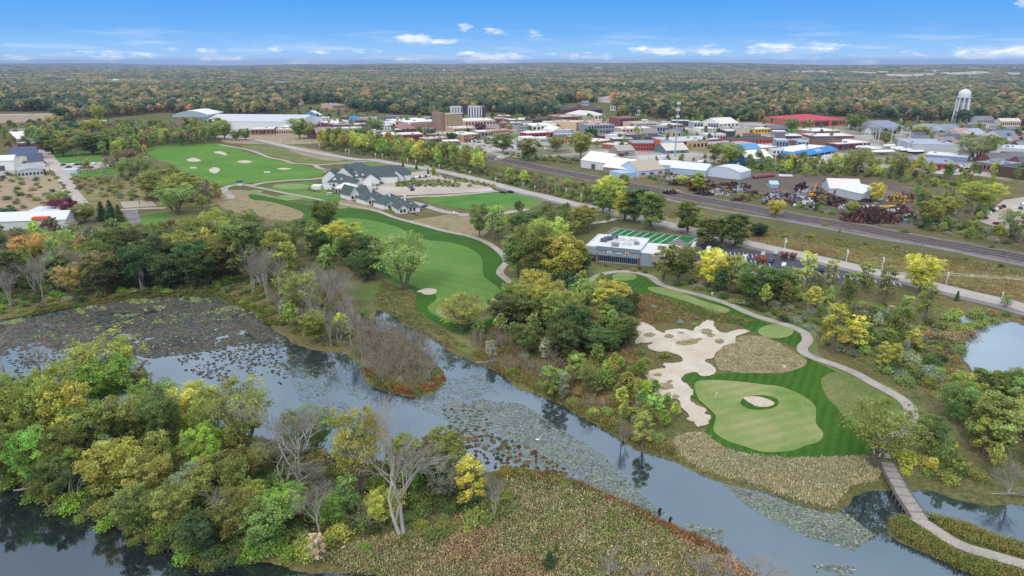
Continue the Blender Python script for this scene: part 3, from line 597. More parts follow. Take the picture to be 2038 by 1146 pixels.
def make_tree(form):
    """prototype 10 m tall; returns trunk mesh, crown mesh and crown width"""
    T = Tubes(); P_ = dict(r=(4.2, .16, 20, 17, 40, .225), u=(2.5, .10, 17, 15, 38, .22), m=(4.6, .26, 24, 12, 24, .215), s=(2.3, .16, 17, 8, 24, .21), d=(4.0, .08, 22, 20, 44, .235), p=(1.7, .10, 14, 12, 30, .21))[form]
    RW, base, nl, nc, nleaf, ls = P_
    stems = dict(r=1, u=1, m=4, s=2, d=1, p=1)[form]; tops = []
    for k in range(stems):
        a = 2 * math.pi * k / max(1, stems) + nr.uniform(0, 1); sp = 0 if stems == 1 else (1.9 if form == 'm' else .6)
        e = np.array([math.cos(a) * sp, math.sin(a) * sp, 7.6 if form != 'm' else 6.6]); st = curve((math.cos(a) * .12 * (stems > 1), math.sin(a) * .12 * (stems > 1), -.4), e, .06, 8)
        T.add(st, .24 if stems == 1 else .17, .05, 7); tops.append(st)
    lobes = []
    for k in range(nl):
        a = k * 2.399 + nr.uniform(-.4, .4); h = (k + .5) / nl
        z = (base + (1 - base) * (0.12 + .8 * h)) * 10; prof = math.sin(math.pi * min(1, .22 + .78 * (1 - h) ** .9 * .9)) if form in 'rmd' else (.95 - .55 * abs(h - .35))
        rr = RW * prof * nr.uniform(.45, .78); lr = RW * nr.uniform(.20, .46) * (1.0 if form != 's' else .8)
        c = np.array([rr * math.cos(a), rr * math.sin(a), min(z, 10 - lr * .75)]); lobes.append((c, lr))
        st = tops[nr.integers(len(tops))] if stems > 1 else tops[0]
        if stems > 1: st = min(tops, key=lambda q: np.hypot(*(q[-1][:2] - c[:2])))
        i = np.argmin(np.abs(st[:, 2] - max(base * 7, c[2] - rr * .9 - 1))); T.add(curve(st[i], c, .12, 6, .08), .085, .025, 5)
    Vs, tints = [], []
    for c, lr in lobes:
        lob_t = nr.uniform(.8, 1.2); lh = nr.uniform(-.5, .5)
        u = unit(nc); u[:, 2] = u[:, 2] * .75 + .12; cl = c + u * lr * nr.uniform(.55, 1.05, (nc, 1)); cl[:, 2] = np.minimum(cl[:, 2], 9.9)
        for q in cl:
            if nr.random() < .35: T.add(curve(c, q, .1, 3), .022, .008, 3)
            k = int(nleaf * nr.uniform(.5, 1.3)); g = nr.normal(size=(k, 3)) * np.array([.36, .36, .24]) * (lr * .3 + .36)
            Vs.append(q + g); ct = lob_t * nr.uniform(.72, 1.28); ch = lh + nr.uniform(-.6, .6)
            tints.append(np.stack([ct * nr.uniform(.78, 1.22, k), ch + nr.uniform(-.25, .25, k), np.zeros(k)], 1))
    C = np.concatenate(Vs); ti = np.concatenate(tints); V, Fq = leaf_quads(C, ls * .62)
    crown = mk_mesh('crown', V, [Fq], LEAF, attrs={'tint': ('FLOAT_VECTOR', np.repeat(ti, 4, 0))})
    return T.mesh('trunk', BARK), crown, np.ptp(np.concatenate([np.percentile(C, [2, 98], axis=0)]), axis=0)[:2].mean()
def make_bare(form):
    """leafless tree: trunk and limbs in one mesh, fine twigs in the other"""
    T, W = Tubes(), Tubes(); thick = form == 'b'
    def grow(p, d, L, r, lev, maxlev):
        d = d / np.linalg.norm(d); e = p + d * L; pts = curve(p, e, .10, 4 if lev < 3 else 3)
        (T if lev < 3 else W).add(pts, r, r * .62, 6 if lev < 2 else (4 if lev < 3 else 3))
        if lev >= maxlev: return
        n = nr.integers(2, 4) + (lev in (2, 3))
        for k in range(n):
            t = nr.uniform(.35, 1.0) if k else 1.0; q = pts[0] + (pts[-1] - pts[0]) * t
            nd = d * 1.0 + unit(1)[0] * (.62 if lev else .5) + np.array([0, 0, .16 if thick else .05]); grow(q, nd, L * nr.uniform(.55, .82), r * .58, lev + 1, maxlev)
    if thick:
        for k in range(2): grow(np.array([.1 * k, 0, -.4]), np.array([nr.uniform(-.25, .25), nr.uniform(-.25, .25), 1.]), 3.3, .125, 0, 6)
        tm, wm = PALEBARK, TWIG
    else:
        for k in range(6): grow(np.array([nr.uniform(-.3, .3), nr.uniform(-.3, .3), -.3]), np.array([nr.uniform(-.9, .9), nr.uniform(-.9, .9), 1.]), 2.8, .10, 1, 5)
        tm, wm = BROWNTWIG, BROWNTWIG
    allv = np.concatenate(T.V + W.V); k = 10 / allv[:, 2].max()
    for s in (T, W): s.V = [v * k for v in s.V]
    lo, hi = np.percentile(allv[:, :2] * k, [3, 97], axis=0); return T.mesh('trunk', tm), W.mesh('crown', wm), (hi - lo).mean()
def make_conifer(w):
    T = Tubes(); T.add([(0, 0, -.3), (0, 0, 5), (0, 0, 9.6)], .22, .03, 6); C, ti = [], []
    for k in range(22):
        z = .8 + 9.0 * k / 22; r = w * (1 - (z / 10.3)) + .12
        for j in range(int(9 + 8 * r)):
            a = nr.uniform(0, 6.283); L = r * nr.uniform(.75, 1.1); t = nr.uniform(.25, 1, (9, 1)); d = np.array([[math.cos(a), math.sin(a), 0]])
            C.append(np.array([[0, 0, z]]) + d * L * t + np.array([[0, 0, -.35]]) * t * L * .8 + nr.normal(size=(9, 3)) * .1); ti.append(np.stack([nr.uniform(.75, 1.2) * nr.uniform(.85, 1.15, 9), nr.uniform(-.3, .3, 9), np.zeros(9)], 1))
    V, Fq = leaf_quads(np.concatenate(C), .17, .15)
    return T.mesh('trunk', BARK), mk_mesh('crown', V, [Fq], LEAF, attrs={'tint': ('FLOAT_VECTOR', np.repeat(np.concatenate(ti), 4, 0))}), 2 * w
def bush_mesh(n=16, leaves=60, ls=.085, mat=None, name='bush'):
    """one mesh, about 1 m radius and 1.5 m tall"""
    C, ti = [], []
    for k in range(n):
        u = unit(1)[0]; u[2] = abs(u[2]); c = u * np.array([.72, .72, .78]) * nr.uniform(.5, 1.0) + np.array([0, 0, .3]); t, h = nr.uniform(.75, 1.25), nr.uniform(-.5, .5)
        m = int(leaves * nr.uniform(.6, 1.3)); C.append(c + nr.normal(size=(m, 3)) * np.array([.24, .24, .17])); ti.append(np.stack([t * nr.uniform(.78, 1.22, m), h + nr.uniform(-.2, .2, m), np.zeros(m)], 1))
    C = np.concatenate(C); C[:, 2] = np.abs(C[:, 2]); V, Fq = leaf_quads(C, ls)
    return mk_mesh(name, V, [Fq], mat or LEAF, attrs={'tint': ('FLOAT_VECTOR', np.repeat(np.concatenate(ti), 4, 0))})
PROTO = {f: [make_tree(f) for _ in range(n)] for f, n in (('r', 3), ('u', 2), ('m', 3), ('s', 2), ('d', 2), ('p', 1))}
PROTO['b'] = [make_bare('b') for _ in range(3)]; PROTO['f'] = [make_bare('f') for _ in range(3)]; PROTO['c'] = [make_conifer(2.3), make_conifer(1.7)]
BUSH = [bush_mesh() for _ in range(4)]
# leaf colours: name -> (RGB, words)
LC = {'dk': (76, 92, 52), 'md': (102, 114, 56), 'br': (108, 130, 46), 'ol': (112, 120, 62), 'yg': (136, 138, 58), 'ye': (152, 152, 58), 'yo': (126, 132, 62), 'oy': (116, 128, 58), 'or': (150, 134, 72), 'rd': (126, 74, 60), 'rb': (120, 108, 76), 'tn': (142, 138, 116), 'gy': (120, 126, 100), 'ma': (110, 44, 62)}
LW = {'dk': 'dark green', 'md': 'mid-green', 'br': 'bright green', 'ol': 'olive', 'yg': 'yellow-green', 'ye': 'golden yellow', 'yo': 'ochre', 'oy': 'olive-yellow', 'or': 'orange', 'rd': 'red', 'rb': 'rusty brown', 'tn': 'pale tan', 'gy': 'grey-green', 'ma': 'maroon'}
FW_ = {'r': 'round-crowned tree', 'u': 'upright tree', 'm': 'spreading tree', 's': 'slender tree', 'd': 'dense broad tree', 'p': 'slim tree', 'b': 'leafless pale tree', 'f': 'leafless brown thicket', 'c': 'pointed conifer'}
LEAFK = 1.48
TREES = []      # dict(p, h, w, f, c)
def tcol(c):
    r, g, b = LC[c]; k = rnd.uniform(.86, 1.12) * LEAFK; j = rnd.uniform(-9, 9); q = rnd.uniform(-6, 6)
    return S(min(255, max(10, (r + j) * k)), min(255, max(10, (g + q) * k)), min(255, max(8, (b - j * .5) * k)))
def add_tree(x, y, top, wpx, f, c, hand=True):
    p = P(x, y); h = hgt(p, y - top); TREES.append(dict(p=p, h=h, w=wpx * mpp(p), f=f, c=c, px=x, py=y, hand=hand))
HAND = '''100 885 728 115 m oy|224 800 664 118 m yg|222 822 713 88 r br|163 800 705 70 m ol|288 808 725 46 r ol|318 812 722 52 f tn|148 892 758 74 r ye|192 905 800 78 r yo|250 885 788 72 r ol|332 902 770 62 r md|385 862 765 96 r yg|430 905 775 62 m md|492 905 753 100 m md|416 955 838 62 r br|75 965 850 72 r br|10 960 815 64 r ol|120 992 900 62 r md|40 930 828 52 r yg
77 728 660 58 b tn|4 745 628 92 b tn|228 990 880 92 r yg|302 1002 900 82 r ol|440 1012 908 92 r ol|482 1082 982 84 r md|602 962 770 135 b tn|566 960 848 122 b tn|802 1068 812 175 b tn|719 985 803 98 m yg|936 1012 896 54 s ye|988 1036 925 44 b tn|576 1034 964 68 r br|660 1044 990 54 r br|766 1042 974 58 r yg|528 1092 1000 84 r md|634 1122 1050 28 s tn|352 1060 960 80 r md|400 1100 1020 70 r dk|270 1052 965 70 r ol
1093 1131 1089 36 c dk|1107 1101 1076 17 c dk|1212 1152 1102 58 b tn|1270 1158 1116 44 b tn|1386 1152 1090 54 b tn|1442 1162 1098 66 b tn|1502 1165 1090 92 b tn|1742 929 797 120 m oy|1975 902 780 75 u ol|1903 814 735 46 s oy|1981 802 737 36 u md|2022 830 745 44 s ol|2006 982 893 56 b tn|1656 702 598 46 s yg|1693 702 627 50 s ye|1755 739 678 24 s ye|1780 727 680 22 s ye|1815 700 655 34 s yg|1765 692 652 26 s oy|1829 584 511 58 r ye
647 463 401 50 r md|804 577 467 98 m ol|733 556 494 54 d md|714 548 469 62 d dk|738 546 471 44 d dk|681 502 445 72 r ye|636 516 462 34 d dk|597 466 438 30 d dk|619 470 445 24 d dk|920 656 582 96 f yo|921 655 590 88 m oy|954 472 407 36 r md|986 479 408 36 s oy|640 632 520 70 b tn|600 640 540 70 m ol|657 610 524 50 b tn|530 584 480 44 b tn|563 566 462 56 u yg|615 622 590 32 r ye|681 671 624 28 r ye|699 678 647 20 s yg|727 647 614 20 s br|500 560 440 60 u ol|470 545 445 50 u ol
1032 552 468 62 r ol|1062 562 450 62 r md|1112 562 468 84 r yg|1092 545 438 72 r yg|1132 556 482 64 r yg|1152 545 500 44 d dk|1075 520 438 56 r ol|1046 482 428 54 d dk|1100 472 412 74 m md|1160 455 412 52 r yo|1130 470 440 50 r ol|1212 420 354 52 r yg|1200 425 378 40 r oy|1262 442 374 46 u dk|1242 438 386 34 u yg|1296 458 382 42 u md|1368 463 402 40 u md|1404 489 434 40 u md|1436 482 428 38 u md|1461 493 424 44 u md|1508 470 446 40 d dk|1240 375 346 25 u yo|1356 369 350 22 r ye|1389 382 345 24 u ye
1012 655 586 64 d dk|1058 640 570 60 r yg|1088 625 555 60 r yg|1040 610 560 50 r md|1110 660 580 60 r ol|1150 645 585 48 r yg|1140 690 610 56 d dk|1200 640 570 44 u yg|1232 615 560 30 c dk|1255 630 580 30 d dk|1120 720 640 60 d dk|1205 655 600 44 u oy|1180 700 650 56 d dk|1240 690 630 50 d md|1165 620 560 50 r ol|1225 650 590 46 d dk|1185 672 612 36 s yo|1064 600 540 50 r yg|1215 700 655 40 d md
1183 703 692 9 c dk|1193 708 690 9 c dk|1203 708 696 9 c dk|1180 676 664 9 c dk|1350 560 490 62 r md|1322 562 490 38 s ol|1414 572 498 46 r ye|1455 572 504 42 s yg|1475 578 518 32 s yg|1500 602 528 58 r md|1546 602 534 54 d md|1400 545 520 30 r or|1513 532 508 24 r rd|1560 518 501 16 r rd|1577 519 503 13 r rd|1605 572 499 27 s ye|1650 582 514 24 s yg|1720 577 520 27 s yg|1760 603 528 34 s ol|1690 590 540 30 s oy|1580 590 530 32 s yg|1620 600 540 30 s oy|1378 535 518 10 c dk|1904 598 578 12 c dk
127 311 277 42 r md|186 307 267 48 d dk|150 292 260 62 r ol|106 306 272 44 d dk|447 278 242 30 r yo|470 279 261 20 r ol|489 279 257 20 r ol|250 332 300 42 r rb|272 352 314 58 m ol|132 442 397 44 r ma|118 412 384 38 r yo|205 439 401 30 c dk|223 441 398 32 c dk|239 441 407 30 c dk|170 442 407 38 r ol|20 440 414 46 d dk|314 397 343 64 r md|366 402 349 64 r yg|352 424 370 96 m ol|290 312 288 9 p or|431 388 360 14 p or|120 240 216 34 d dk|110 255 232 30 r ol|198 245 211 24 r yo|190 270 240 60 r yg
596 276 238 32 r yo|614 276 245 28 r yo|640 264 246 17 r ma|656 263 247 14 r ma|748 264 239 28 r md|726 277 254 28 r yo|836 265 253 22 d md|955 263 247 22 r ma|856 277 257 18 d dk|899 282 265 18 d dk|1000 304 269 42 r md|1052 320 279 40 r ol|1156 314 267 44 r yg|1106 302 274 28 r ol|1176 274 257 22 d dk|1350 249 236 12 d ma|1575 263 237 24 r md|1700 259 229 34 r md|1942 320 270 80 m ol|1833 275 252 38 r yg|1763 289 263 22 r md|1705 347 298 50 m yo|1786 352 307 38 m ol|1425 314 287 32 r ol|1455 327 289 44 r yo|1542 432 400 28 r ye|1634 414 386 16 p or|1695 430 402 23 r yg|1743 405 365 27 r ye|1846 447 401 46 r yg|1880 432 392 48 r ol|1953 414 366 74 r yg|2016 480 419 50 m ol|1985 300 275 25 d dk|1230 290 278 14 d dk|1013 262 248 14 r yo|1040 262 247 20 r ol|1000 250 240 16 r yo|1078 255 245 16 r yo
162 576 482 42 b tn|86 599 500 34 b tn|283 583 525 20 b tn|625 652 545 42 b tn|505 588 478 32 b tn|532 600 490 34 b tn|560 602 505 32 b tn|596 625 530 34 b tn|20 612 540 26 b tn|700 690 600 26 b tn|660 690 600 24 b tn|802 332 322 7 c dk|829 337 323 8 c dk|863 344 327 13 c yg|852 346 333 7 c dk|720 352 338 9 d md|2000 612 586 18 s ol|1838 640 560 34 s yg|1800 640 585 26 s ol|1100 790 725 40 s oy|1120 800 730 20 s tn|1236 880 800 18 b tn|1244 884 830 14 b tn|1278 890 810 34 s oy|1170 780 715 34 m ol|1145 760 700 30 u oy'''
for q in HAND.replace('\n', '|').split('|'):
    a = q.split()
    if len(a) == 6: add_tree(float(a[0]), float(a[1]), float(a[2]), float(a[3]), a[4], a[5])

def inpoly(x, y, poly):
    c = False; n = len(poly)
    for i in range(n):
        a, b = poly[i - 1], poly[i]
        if (a[1] > y) != (b[1] > y) and x < (b[0] - a[0]) * (y - a[1]) / (b[1] - a[1]) + a[0]: c = not c
    return c
def pp(s): a = [float(v) for v in s.replace(',', ' ').split()]; return list(zip(a[::2], a[1::2]))
def scatter(poly, spacing, tries=30, keep=None):
    """points on the ground inside a photo-pixel polygon, at least spacing metres apart"""
    g = [P(*q) for q in poly]; xs, ys = [p.x for p in g], [p.y for p in g]; gp = [(p.x, p.y) for p in g]; out = []; cell = {}
    area = (max(xs) - min(xs)) * (max(ys) - min(ys)); n = int(area / spacing ** 2 * tries / 8)
    for _ in range(n):
        x, y = rnd.uniform(min(xs), max(xs)), rnd.uniform(min(ys), max(ys))
        if not inpoly(x, y, gp): continue
        k = (int(x // spacing), int(y // spacing))
        if any((x - a) ** 2 + (y - b) ** 2 < spacing ** 2 for i in (-1, 0, 1) for j in (-1, 0, 1) for (a, b) in cell.get((k[0] + i, k[1] + j), ())): continue
        if keep and not keep(x, y): continue
        cell.setdefault(k, []).append((x, y)); out.append((x, y))
    return out
NOGO = [[(p.x, p.y) for p in PL(s.replace(',', ' '))] for s in (ROUGH, ROUGH2, WASTE)]
PATHC = [[(q.x, q.y) for q in spline(PL(s), 4)] for s in (PATH, MAINR, RAIL)]
def clear(x, y, d=4.0, bank=.8):
    if any(inpoly(x, y, g) for g in NOGO): return False
    for c, m in zip(PATHC, (0, 6, 6)):
        if any((x - a) ** 2 + (y - b) ** 2 < (d + m) ** 2 for a, b in c): return False
    return True
def dry(x, y, bank=.8): return abs(x) > 320 or y > 335 or water_sd([(x, y)])[0] > bank
def fill(poly, spacing, hlo, hhi, forms, cols, hand_gap=.45):
    poly = pp(poly) if isinstance(poly, str) else poly
    near = [(t['p'].x, t['p'].y, t['w']) for t in TREES if t['hand']]
    for (x, y) in scatter(poly, spacing):
        if not clear(x, y) or not dry(x, y): continue
        if any((x - a) ** 2 + (y - b) ** 2 < max(2.5, w_ * hand_gap) ** 2 for a, b, w_ in near): continue
        f, c, h = rnd.choice(forms), rnd.choice(cols), rnd.uniform(hlo, hhi); q = proj((x, y, 0))
        w_ = h * dict(r=.72, u=.46, m=.8, s=.42, d=.75, p=.3, b=.6, f=.9, c=.42)[f] * rnd.uniform(.85, 1.15)
        TREES.append(dict(p=Vector((x, y, 0)), h=h, w=w_, f=f, c=c, px=q[0], py=q[1], hand=False))
W = str.split
NEARWOOD = '-120,800 60,806 160,812 300,838 450,868 600,896 700,915 760,930 850,938 900,960 880,1010 800,1040 700,1062 640,1095 560,1105 440,1092 370,1080 300,1062 250,1040 100,985 0,925 -120,905'
fill(NEARWOOD, 4.9, 6, 11.5, W('r u m d s s r b f u'), W('md md ol yg br yg md oy gy'))
fill('-160,545 100,540 200,530 220,590 130,602 0,615 -160,622', 7.2, 12, 17, W('r u m s b r'), W('yo or ol oy ol rb md gy'))
fill('-180,485 150,485 220,490 200,530 100,540 -160,548', 8.5, 11, 15, W('r m r u'), W('yo ol gy oy rb ol'))
fill('200,520 380,515 400,575 230,586 200,585', 7.2, 13, 17, W('d d r d u'), W('dk dk md dk'))
fill('220,482 400,478 380,515 200,520', 8.5, 11, 14, W('r r m f'), W('ol oy yo tn ol rb'))
fill('390,560 520,580 540,560 580,545 585,500 500,480 400,478 385,515', 7.2, 12, 17, W('u r m b u r'), W('ol md oy ol yg'))
fill('420,445 500,445 560,470 585,500 500,480 400,478', 9, 8, 12, W('r f m f'), W('ol gy oy md tn'))
fill('540,585 600,560 680,570 720,640 690,690 640,690 590,670 555,640', 6.5, 7, 12, W('b r f u b'), W('ol oy md gy'))
fill('620,470 700,480 740,530 720,570 640,560 600,510', 7, 8, 13, W('r d m'), W('dk md ol'))
fill('700,665 745,662 800,682 850,704 872,738 850,765 805,776 760,762 728,740', 3.2, 6, 9.5, W('f f f f b'), W('tn tn'))
fill('980,640 1050,600 1120,590 1180,582 1230,605 1235,650 1200,690 1130,720 1060,715 1000,690', 6.0, 8, 12, W('r d u d r s'), W('dk md ol yg dk md dk'))
fill('940,668 990,672 1060,700 1110,730 1140,770 1100,780 1050,765 990,738 940,705', 4.6, 5, 8, W('f f r f'), W('tn ol md tn oy'))
fill('1120,725 1200,720 1240,760 1300,830 1290,860 1240,850 1180,822 1130,795', 5.2, 4.5, 8, W('r f s r'), W('ol yg oy md'))
fill('1185,745 1260,735 1300,780 1345,835 1340,870 1290,860 1230,830 1190,800', 4.2, 4, 6.5, W('r r d'), W('yg yg md br oy'))
fill('1325,548 1420,562 1500,580 1600,592 1720,585 1760,600 1700,622 1600,618 1540,622 1450,590 1380,572', 6.5, 6, 11, W('s r s u d'), W('yg ol md oy dk yo ye'))
fill('1600,620 1700,610 1800,650 1820,720 1740,735 1680,700 1640,680 1620,650', 6.5, 4, 8, W('s r s r'), W('yg oy md ol gy'))
fill('1880,800 1960,790 2120,800 2160,960 2040,975 1940,965 1850,952 1800,940 1800,905 1870,880', 5.8, 7, 11, W('r u s r m'), W('ol yg oy md ol'))
fill('1780,905 1900,905 1960,960 1880,960 1800,950', 4.4, 3.5, 5.5, W('r r d'), W('yg md oy ye'))
fill('640,294 720,306 800,319 880,332 940,346 962,352 972,342 900,320 800,302 700,287 650,279', 9, 13, 19, W('r u r r m'), W('yo yo yg ol md ye oy'))
fill('975,352 1060,368 1160,382 1240,402 1300,420 1290,432 1200,410 1100,388 1000,366', 10, 6, 12, W('r u r f'), W('ol md oy yg rb'))
fill('1000,318 1080,328 1150,345 1140,350 1060,334 1000,324', 9, 4, 8, W('r d'), W('md ol dk'))
fill('150,345 200,335 280,322 300,345 340,352 440,390 440,425 380,420 300,400 260,360', 9, 6, 11, W('r m f r'), W('ol md rb gy yg'))
fill('150,300 230,316 290,300 440,282 430,270 300,285', 8.5, 11, 16, W('r r m u'), W('ol md yo ol dk rb oy'))
fill('60,256 440,254 440,276 300,290 150,300 60,294', 10, 11, 16, W('r r m d b'), W('ol md ol oy dk yo rb'))
fill('-100,255 80,255 60,300 -100,296', 14, 7, 12, W('r d'), W('md ol rb dk'))
fill('1480,335 1640,340 1800,352 1900,362 1980,370 1980,386 1860,376 1740,356 1600,352 1480,342', 11, 6, 12, W('r s r u'), W('ol yg md dk yo'))
fill('1800,385 1940,395 1950,430 1930,460 1990,480 2100,490 2160,470 2150,500 2038,505 1900,478 1840,460', 10, 5, 9, W('r d r f'), W('ol md dk yg rb'))
fill('1000,430 1150,425 1220,445 1160,470 1060,470 1010,455', 9, 6, 10, W('r d r'), W('md ol dk oy'))
fill('1440,318 1700,328 1960,345 2040,352 2040,366 1700,350 1440,332', 9, 6, 12, W('r s m'), W('ol yg md'))
fill('1750,245 1900,250 2100,270 2100,310 1990,300 1800,275', 17, 6, 10, W('r d r'), W('ol dk md yg yo'))
fill('560,220 700,228 760,234 700,240 560,238', 16, 7, 12, W('r d'), W('dk md ol rb'))
fill('700,250 900,262 1000,275 980,292 850,284 700,272', 20, 6, 9, W('r d r'), W('ol md yo dk'))
fill('1010,240 1300,255 1500,268 1450,300 1200,300 1040,280', 24, 6, 9, W('r d'), W('ol md dk yo'))
fill('1540,245 1760,262 1800,285 1600,275', 30, 6, 9, W('r d'), W('ol md dk'))
fill('560,248 900,236 1200,236 1500,243 1760,248 1760,256 1500,252 1200,246 900,246 560,256', 20, 7, 12, W('r d r u'), W('ol md dk yo oy rb'))
fill('1300,318 1480,322 1700,330 1700,338 1480,332 1300,326', 9, 4, 8, W('r d'), W('ol md dk'))
fill('1820,384 1960,400 1960,470 2040,480 2120,500 2100,512 1990,494 1880,466 1840,440', 8, 4, 8, W('r d f'), W('ol md dk oy'))
fill('1400,440 1480,450 1700,470 1740,490 1600,480 1400,458', 18, 2.5, 5, W('r d'), W('md dk ol'))

# ------------------------------------------------------------------ place the trees
def tree_px(t): return t['h'] * t['w'] / depth(t['p']) ** 2
LEAFY = [t for t in TREES if t['f'] in 'rumsdp']
LEAFY.sort(key=lambda t: (-1e3 if t['hand'] and t['h'] * F / depth(t['p']) > 14 else 0) - tree_px(t))
print('TREES', len(TREES), 'leafy', len(LEAFY), 'bare', sum(t['f'] in 'bf' for t in TREES), 'con', sum(t['f'] == 'c' for t in TREES))
SHOWN = LEAFY[:300]; REST = LEAFY[300:]
GROUPS = {'b': 'leafless trees', 'f': 'leafless thickets', 'c': 'conifers'}
def place_tree(t):
    tr, cr, w0 = rnd.choice(PROTO[t['f']]); p = t['p']; k = t['h'] / 10.0; kw = t['w'] / w0
    kw = min(max(kw, k * .55), k * 2.0)
    nm, cat = ('bare_tree', 'bare tree') if t['f'] in 'bf' else (('conifer_tree', 'conifer') if t['f'] == 'c' else ('broadleaf_tree', 'tree'))
    e = empty(nm, (p.x, p.y, gz(p) if t['py'] > 480 else float(ground_h([p.x], [p.y])[0])), rnd.uniform(0, 6.28), (kw, kw, k))
    a = link('trunk', tr, e); c = link('crown', cr, e); c.color = tcol(t['c'] if t['f'] != 'c' else ('dk' if t['c'] == 'dk' else t['c']))
    d = FW_[t['f']] if t['f'] in 'bf' else LW[t['c']] + ' ' + FW_[t['f']]
    later(e, d, t['px'], t['py'] - .5 * (t['py'] - proj((p.x, p.y, t['h']))[1]), cat, GROUPS.get(t['f'], 'broadleaf trees'))
for t in SHOWN + [t for t in TREES if t['f'] in 'bfc']: place_tree(t)

# ------------------------------------------------------------------ bushes as single meshes
BUSHES = []
def bushes(poly, spacing, rlo, rhi, cols, wet=False, zclear=1.5):
    for (x, y) in scatter(pp(poly) if isinstance(poly, str) else poly, spacing):
        if not clear(x, y, zclear): continue
        if not wet and not dry(x, y, .2): continue
        BUSHES.append((x, y, rnd.uniform(rlo, rhi), rnd.choice(cols)))
bushes('-60,930 60,975 150,1008 300,1070 400,1106 480,1102 560,1113 640,1118 620,1080 480,1070 380,1060 300,1035 150,980 0,910', 2.9, 1.6, 3.0, W('md md br ol dk yg'), True)
bushes(NEARWOOD, 3.6, 1.5, 2.9, W('md dk br ol yg oy'))
bushes('640,1050 740,1045 860,1010 960,975 990,1040 900,1060 760,1090 660,1110', 3.6, 1.3, 2.4, W('md dk ol yg md'))
bushes('0,560 130,560 230,560 400,555 560,560 640,640 600,670 560,650 480,605 330,590 130,612 0,628', 3.6, 1.2, 2.4, W('md gy ol dk rb br'))
bushes('690,660 745,662 810,690 872,740 850,772 805,782 755,766 722,738', 4, .9, 1.8, W('rb gy md ol tn'))
bushes('1290,585 1380,600 1430,640 1400,650 1300,640', 4.5, .8, 1.7, W('ol rb oy or gy'))
bushes('1330,556 1500,585 1620,600 1760,604 1840,640 1880,650 1900,720 1860,780 1800,760 1700,715 1650,690 1620,660 1560,640 1450,600', 3.3, 1.1, 2.7, W('md gy dk ol gy oy rb'))
bushes('1740,690 1860,700 1870,770 1820,780 1760,745', 3.4, 1.8, 3.2, W('gy md ol dk'))
bushes('1240,740 1330,850 1340,885 1290,880 1200,835 1100,785 1000,735 1000,700 1130,740', 3.4, 1.0, 2.0, W('gy md rb ol oy'))
bushes('1270,690 1350,720 1330,735 1260,740 1230,720', 4.5, 1.0, 2.0, W('md dk ol rb'))
bushes('1790,910 1960,940 2040,965 1960,975 1880,958 1800,960', 3.6, 1.2, 2.2, W('yg md ye oy'))
bushes('140,352 300,350 420,380 420,405 250,398 160,385', 6, 1.5, 3.5, W('gy md ol dk rb'))
bushes('-100,355 120,355 150,410 140,430 -100,430', 9, 1.5, 3, W('md rb dk ol'))
bushes('-100,340 100,342 100,350 -100,350', 10, 2, 3.4, W('md ol dk'))
bushes('1880,640 1900,625 1960,622 2040,632 2040,640 1960,628 1900,640 1892,700', 3.6, 1.2, 2.2, W('oy md ol rb'), True)
for (x, y, r_) in ((1945,632,3.2),(1962,638,2.6),(1978,642,2.6),(1950,650,3.0),(1926,655,2.6),(1915,662,3.0),(1905,648,2.2),(1927,668,3.0),(1900,675,3.2),(1918,674,2.4),(1898,688,3.4),(1905,702,2.8),(1890,640,3),(1900,632,3)):
    p = P(x, y, WZ); BUSHES.append((p.x, p.y, r_, rnd.choice(W('oy ol rb md'))))
bushes('800,322 905,340 985,366 985,372 890,350 800,330', 6, 1.2, 2.0, W('md dk md'), zclear=1)
bushes('793,356 900,364 940,370 938,374 880,370 800,368', 5, 1.3, 2.2, W('ol oy md dk rb'), zclear=0)
bushes('650,372 680,375 720,362 760,352 740,350 690,360', 5, 1.0, 1.8, W('rb ol md rd'), zclear=0)
bushes('1180,520 1330,545 1320,552 1180,528', 4, .9, 1.7, W('rb or ol md dk'), zclear=0)
bushes('1380,440 1480,455 1700,478 1900,510 2038,535 2038,542 1800,508 1500,468 1380,448', 12, 1.2, 2.6, W('md dk ol'))
bushes('1480,400 1700,445 1860,470 2038,500 2038,506 1850,482 1650,450 1480,414', 13, 1.3, 2.4, W('ol yo rb md oy'))
bushes('960,332 1080,352 1200,376 1300,396 1330,402 1290,426 1200,412 1100,392 1000,372', 4.2, 1.4, 3.2, W('md ol dk oy rb'), zclear=1)
bushes('1000,310 1150,328 1290,356 1400,376 1520,400 1640,424 1760,446 1760,440 1640,416 1520,392 1400,368 1290,346 1150,318 1000,304', 4.5, 1.2, 2.8, W('md ol dk oy rb'), zclear=1)
bushes('1760,440 1900,470 2060,496 2060,480 1940,455 1860,430', 4.5, 1.4, 3.0, W('md ol dk gy'), zclear=1)
bushes('1480,330 1640,336 1800,348 1980,366 1980,384 1860,374 1740,354 1600,348 1480,338', 6, 1.4, 3.0, W('md ol dk oy'), zclear=1)
bushes('640,296 720,308 800,321 880,334 940,348 975,352 975,342 900,322 800,303 700,289 650,281', 5, 1.6, 3.0, W('md ol oy dk'), zclear=1)
bushes('40,945 66,990 98,1010 145,1030 198,1045 240,1064 280,1084 342,1106 376,1112 408,1130 445,1120 490,1124 490,1104 440,1096 410,1104 376,1084 340,1072 298,1064 278,1046 236,1030 195,1014 142,998 92,980 60,960', 2.4, 1.3, 2.4, W('md br ol dk md'), True)
bushes('716,727 724,752 762,776 814,788 858,780 884,757 870,750 850,768 812,776 766,764 732,742', 2.6, .6, 1.2, W('rb md ol gy'), True)
bushes('1300,560 1340,572 1400,592 1450,606 1500,625 1560,648 1560,630 1500,605 1440,588 1380,570', 3.5, 1.0, 2.0, W('md ol gy dk'), zclear=3.4)
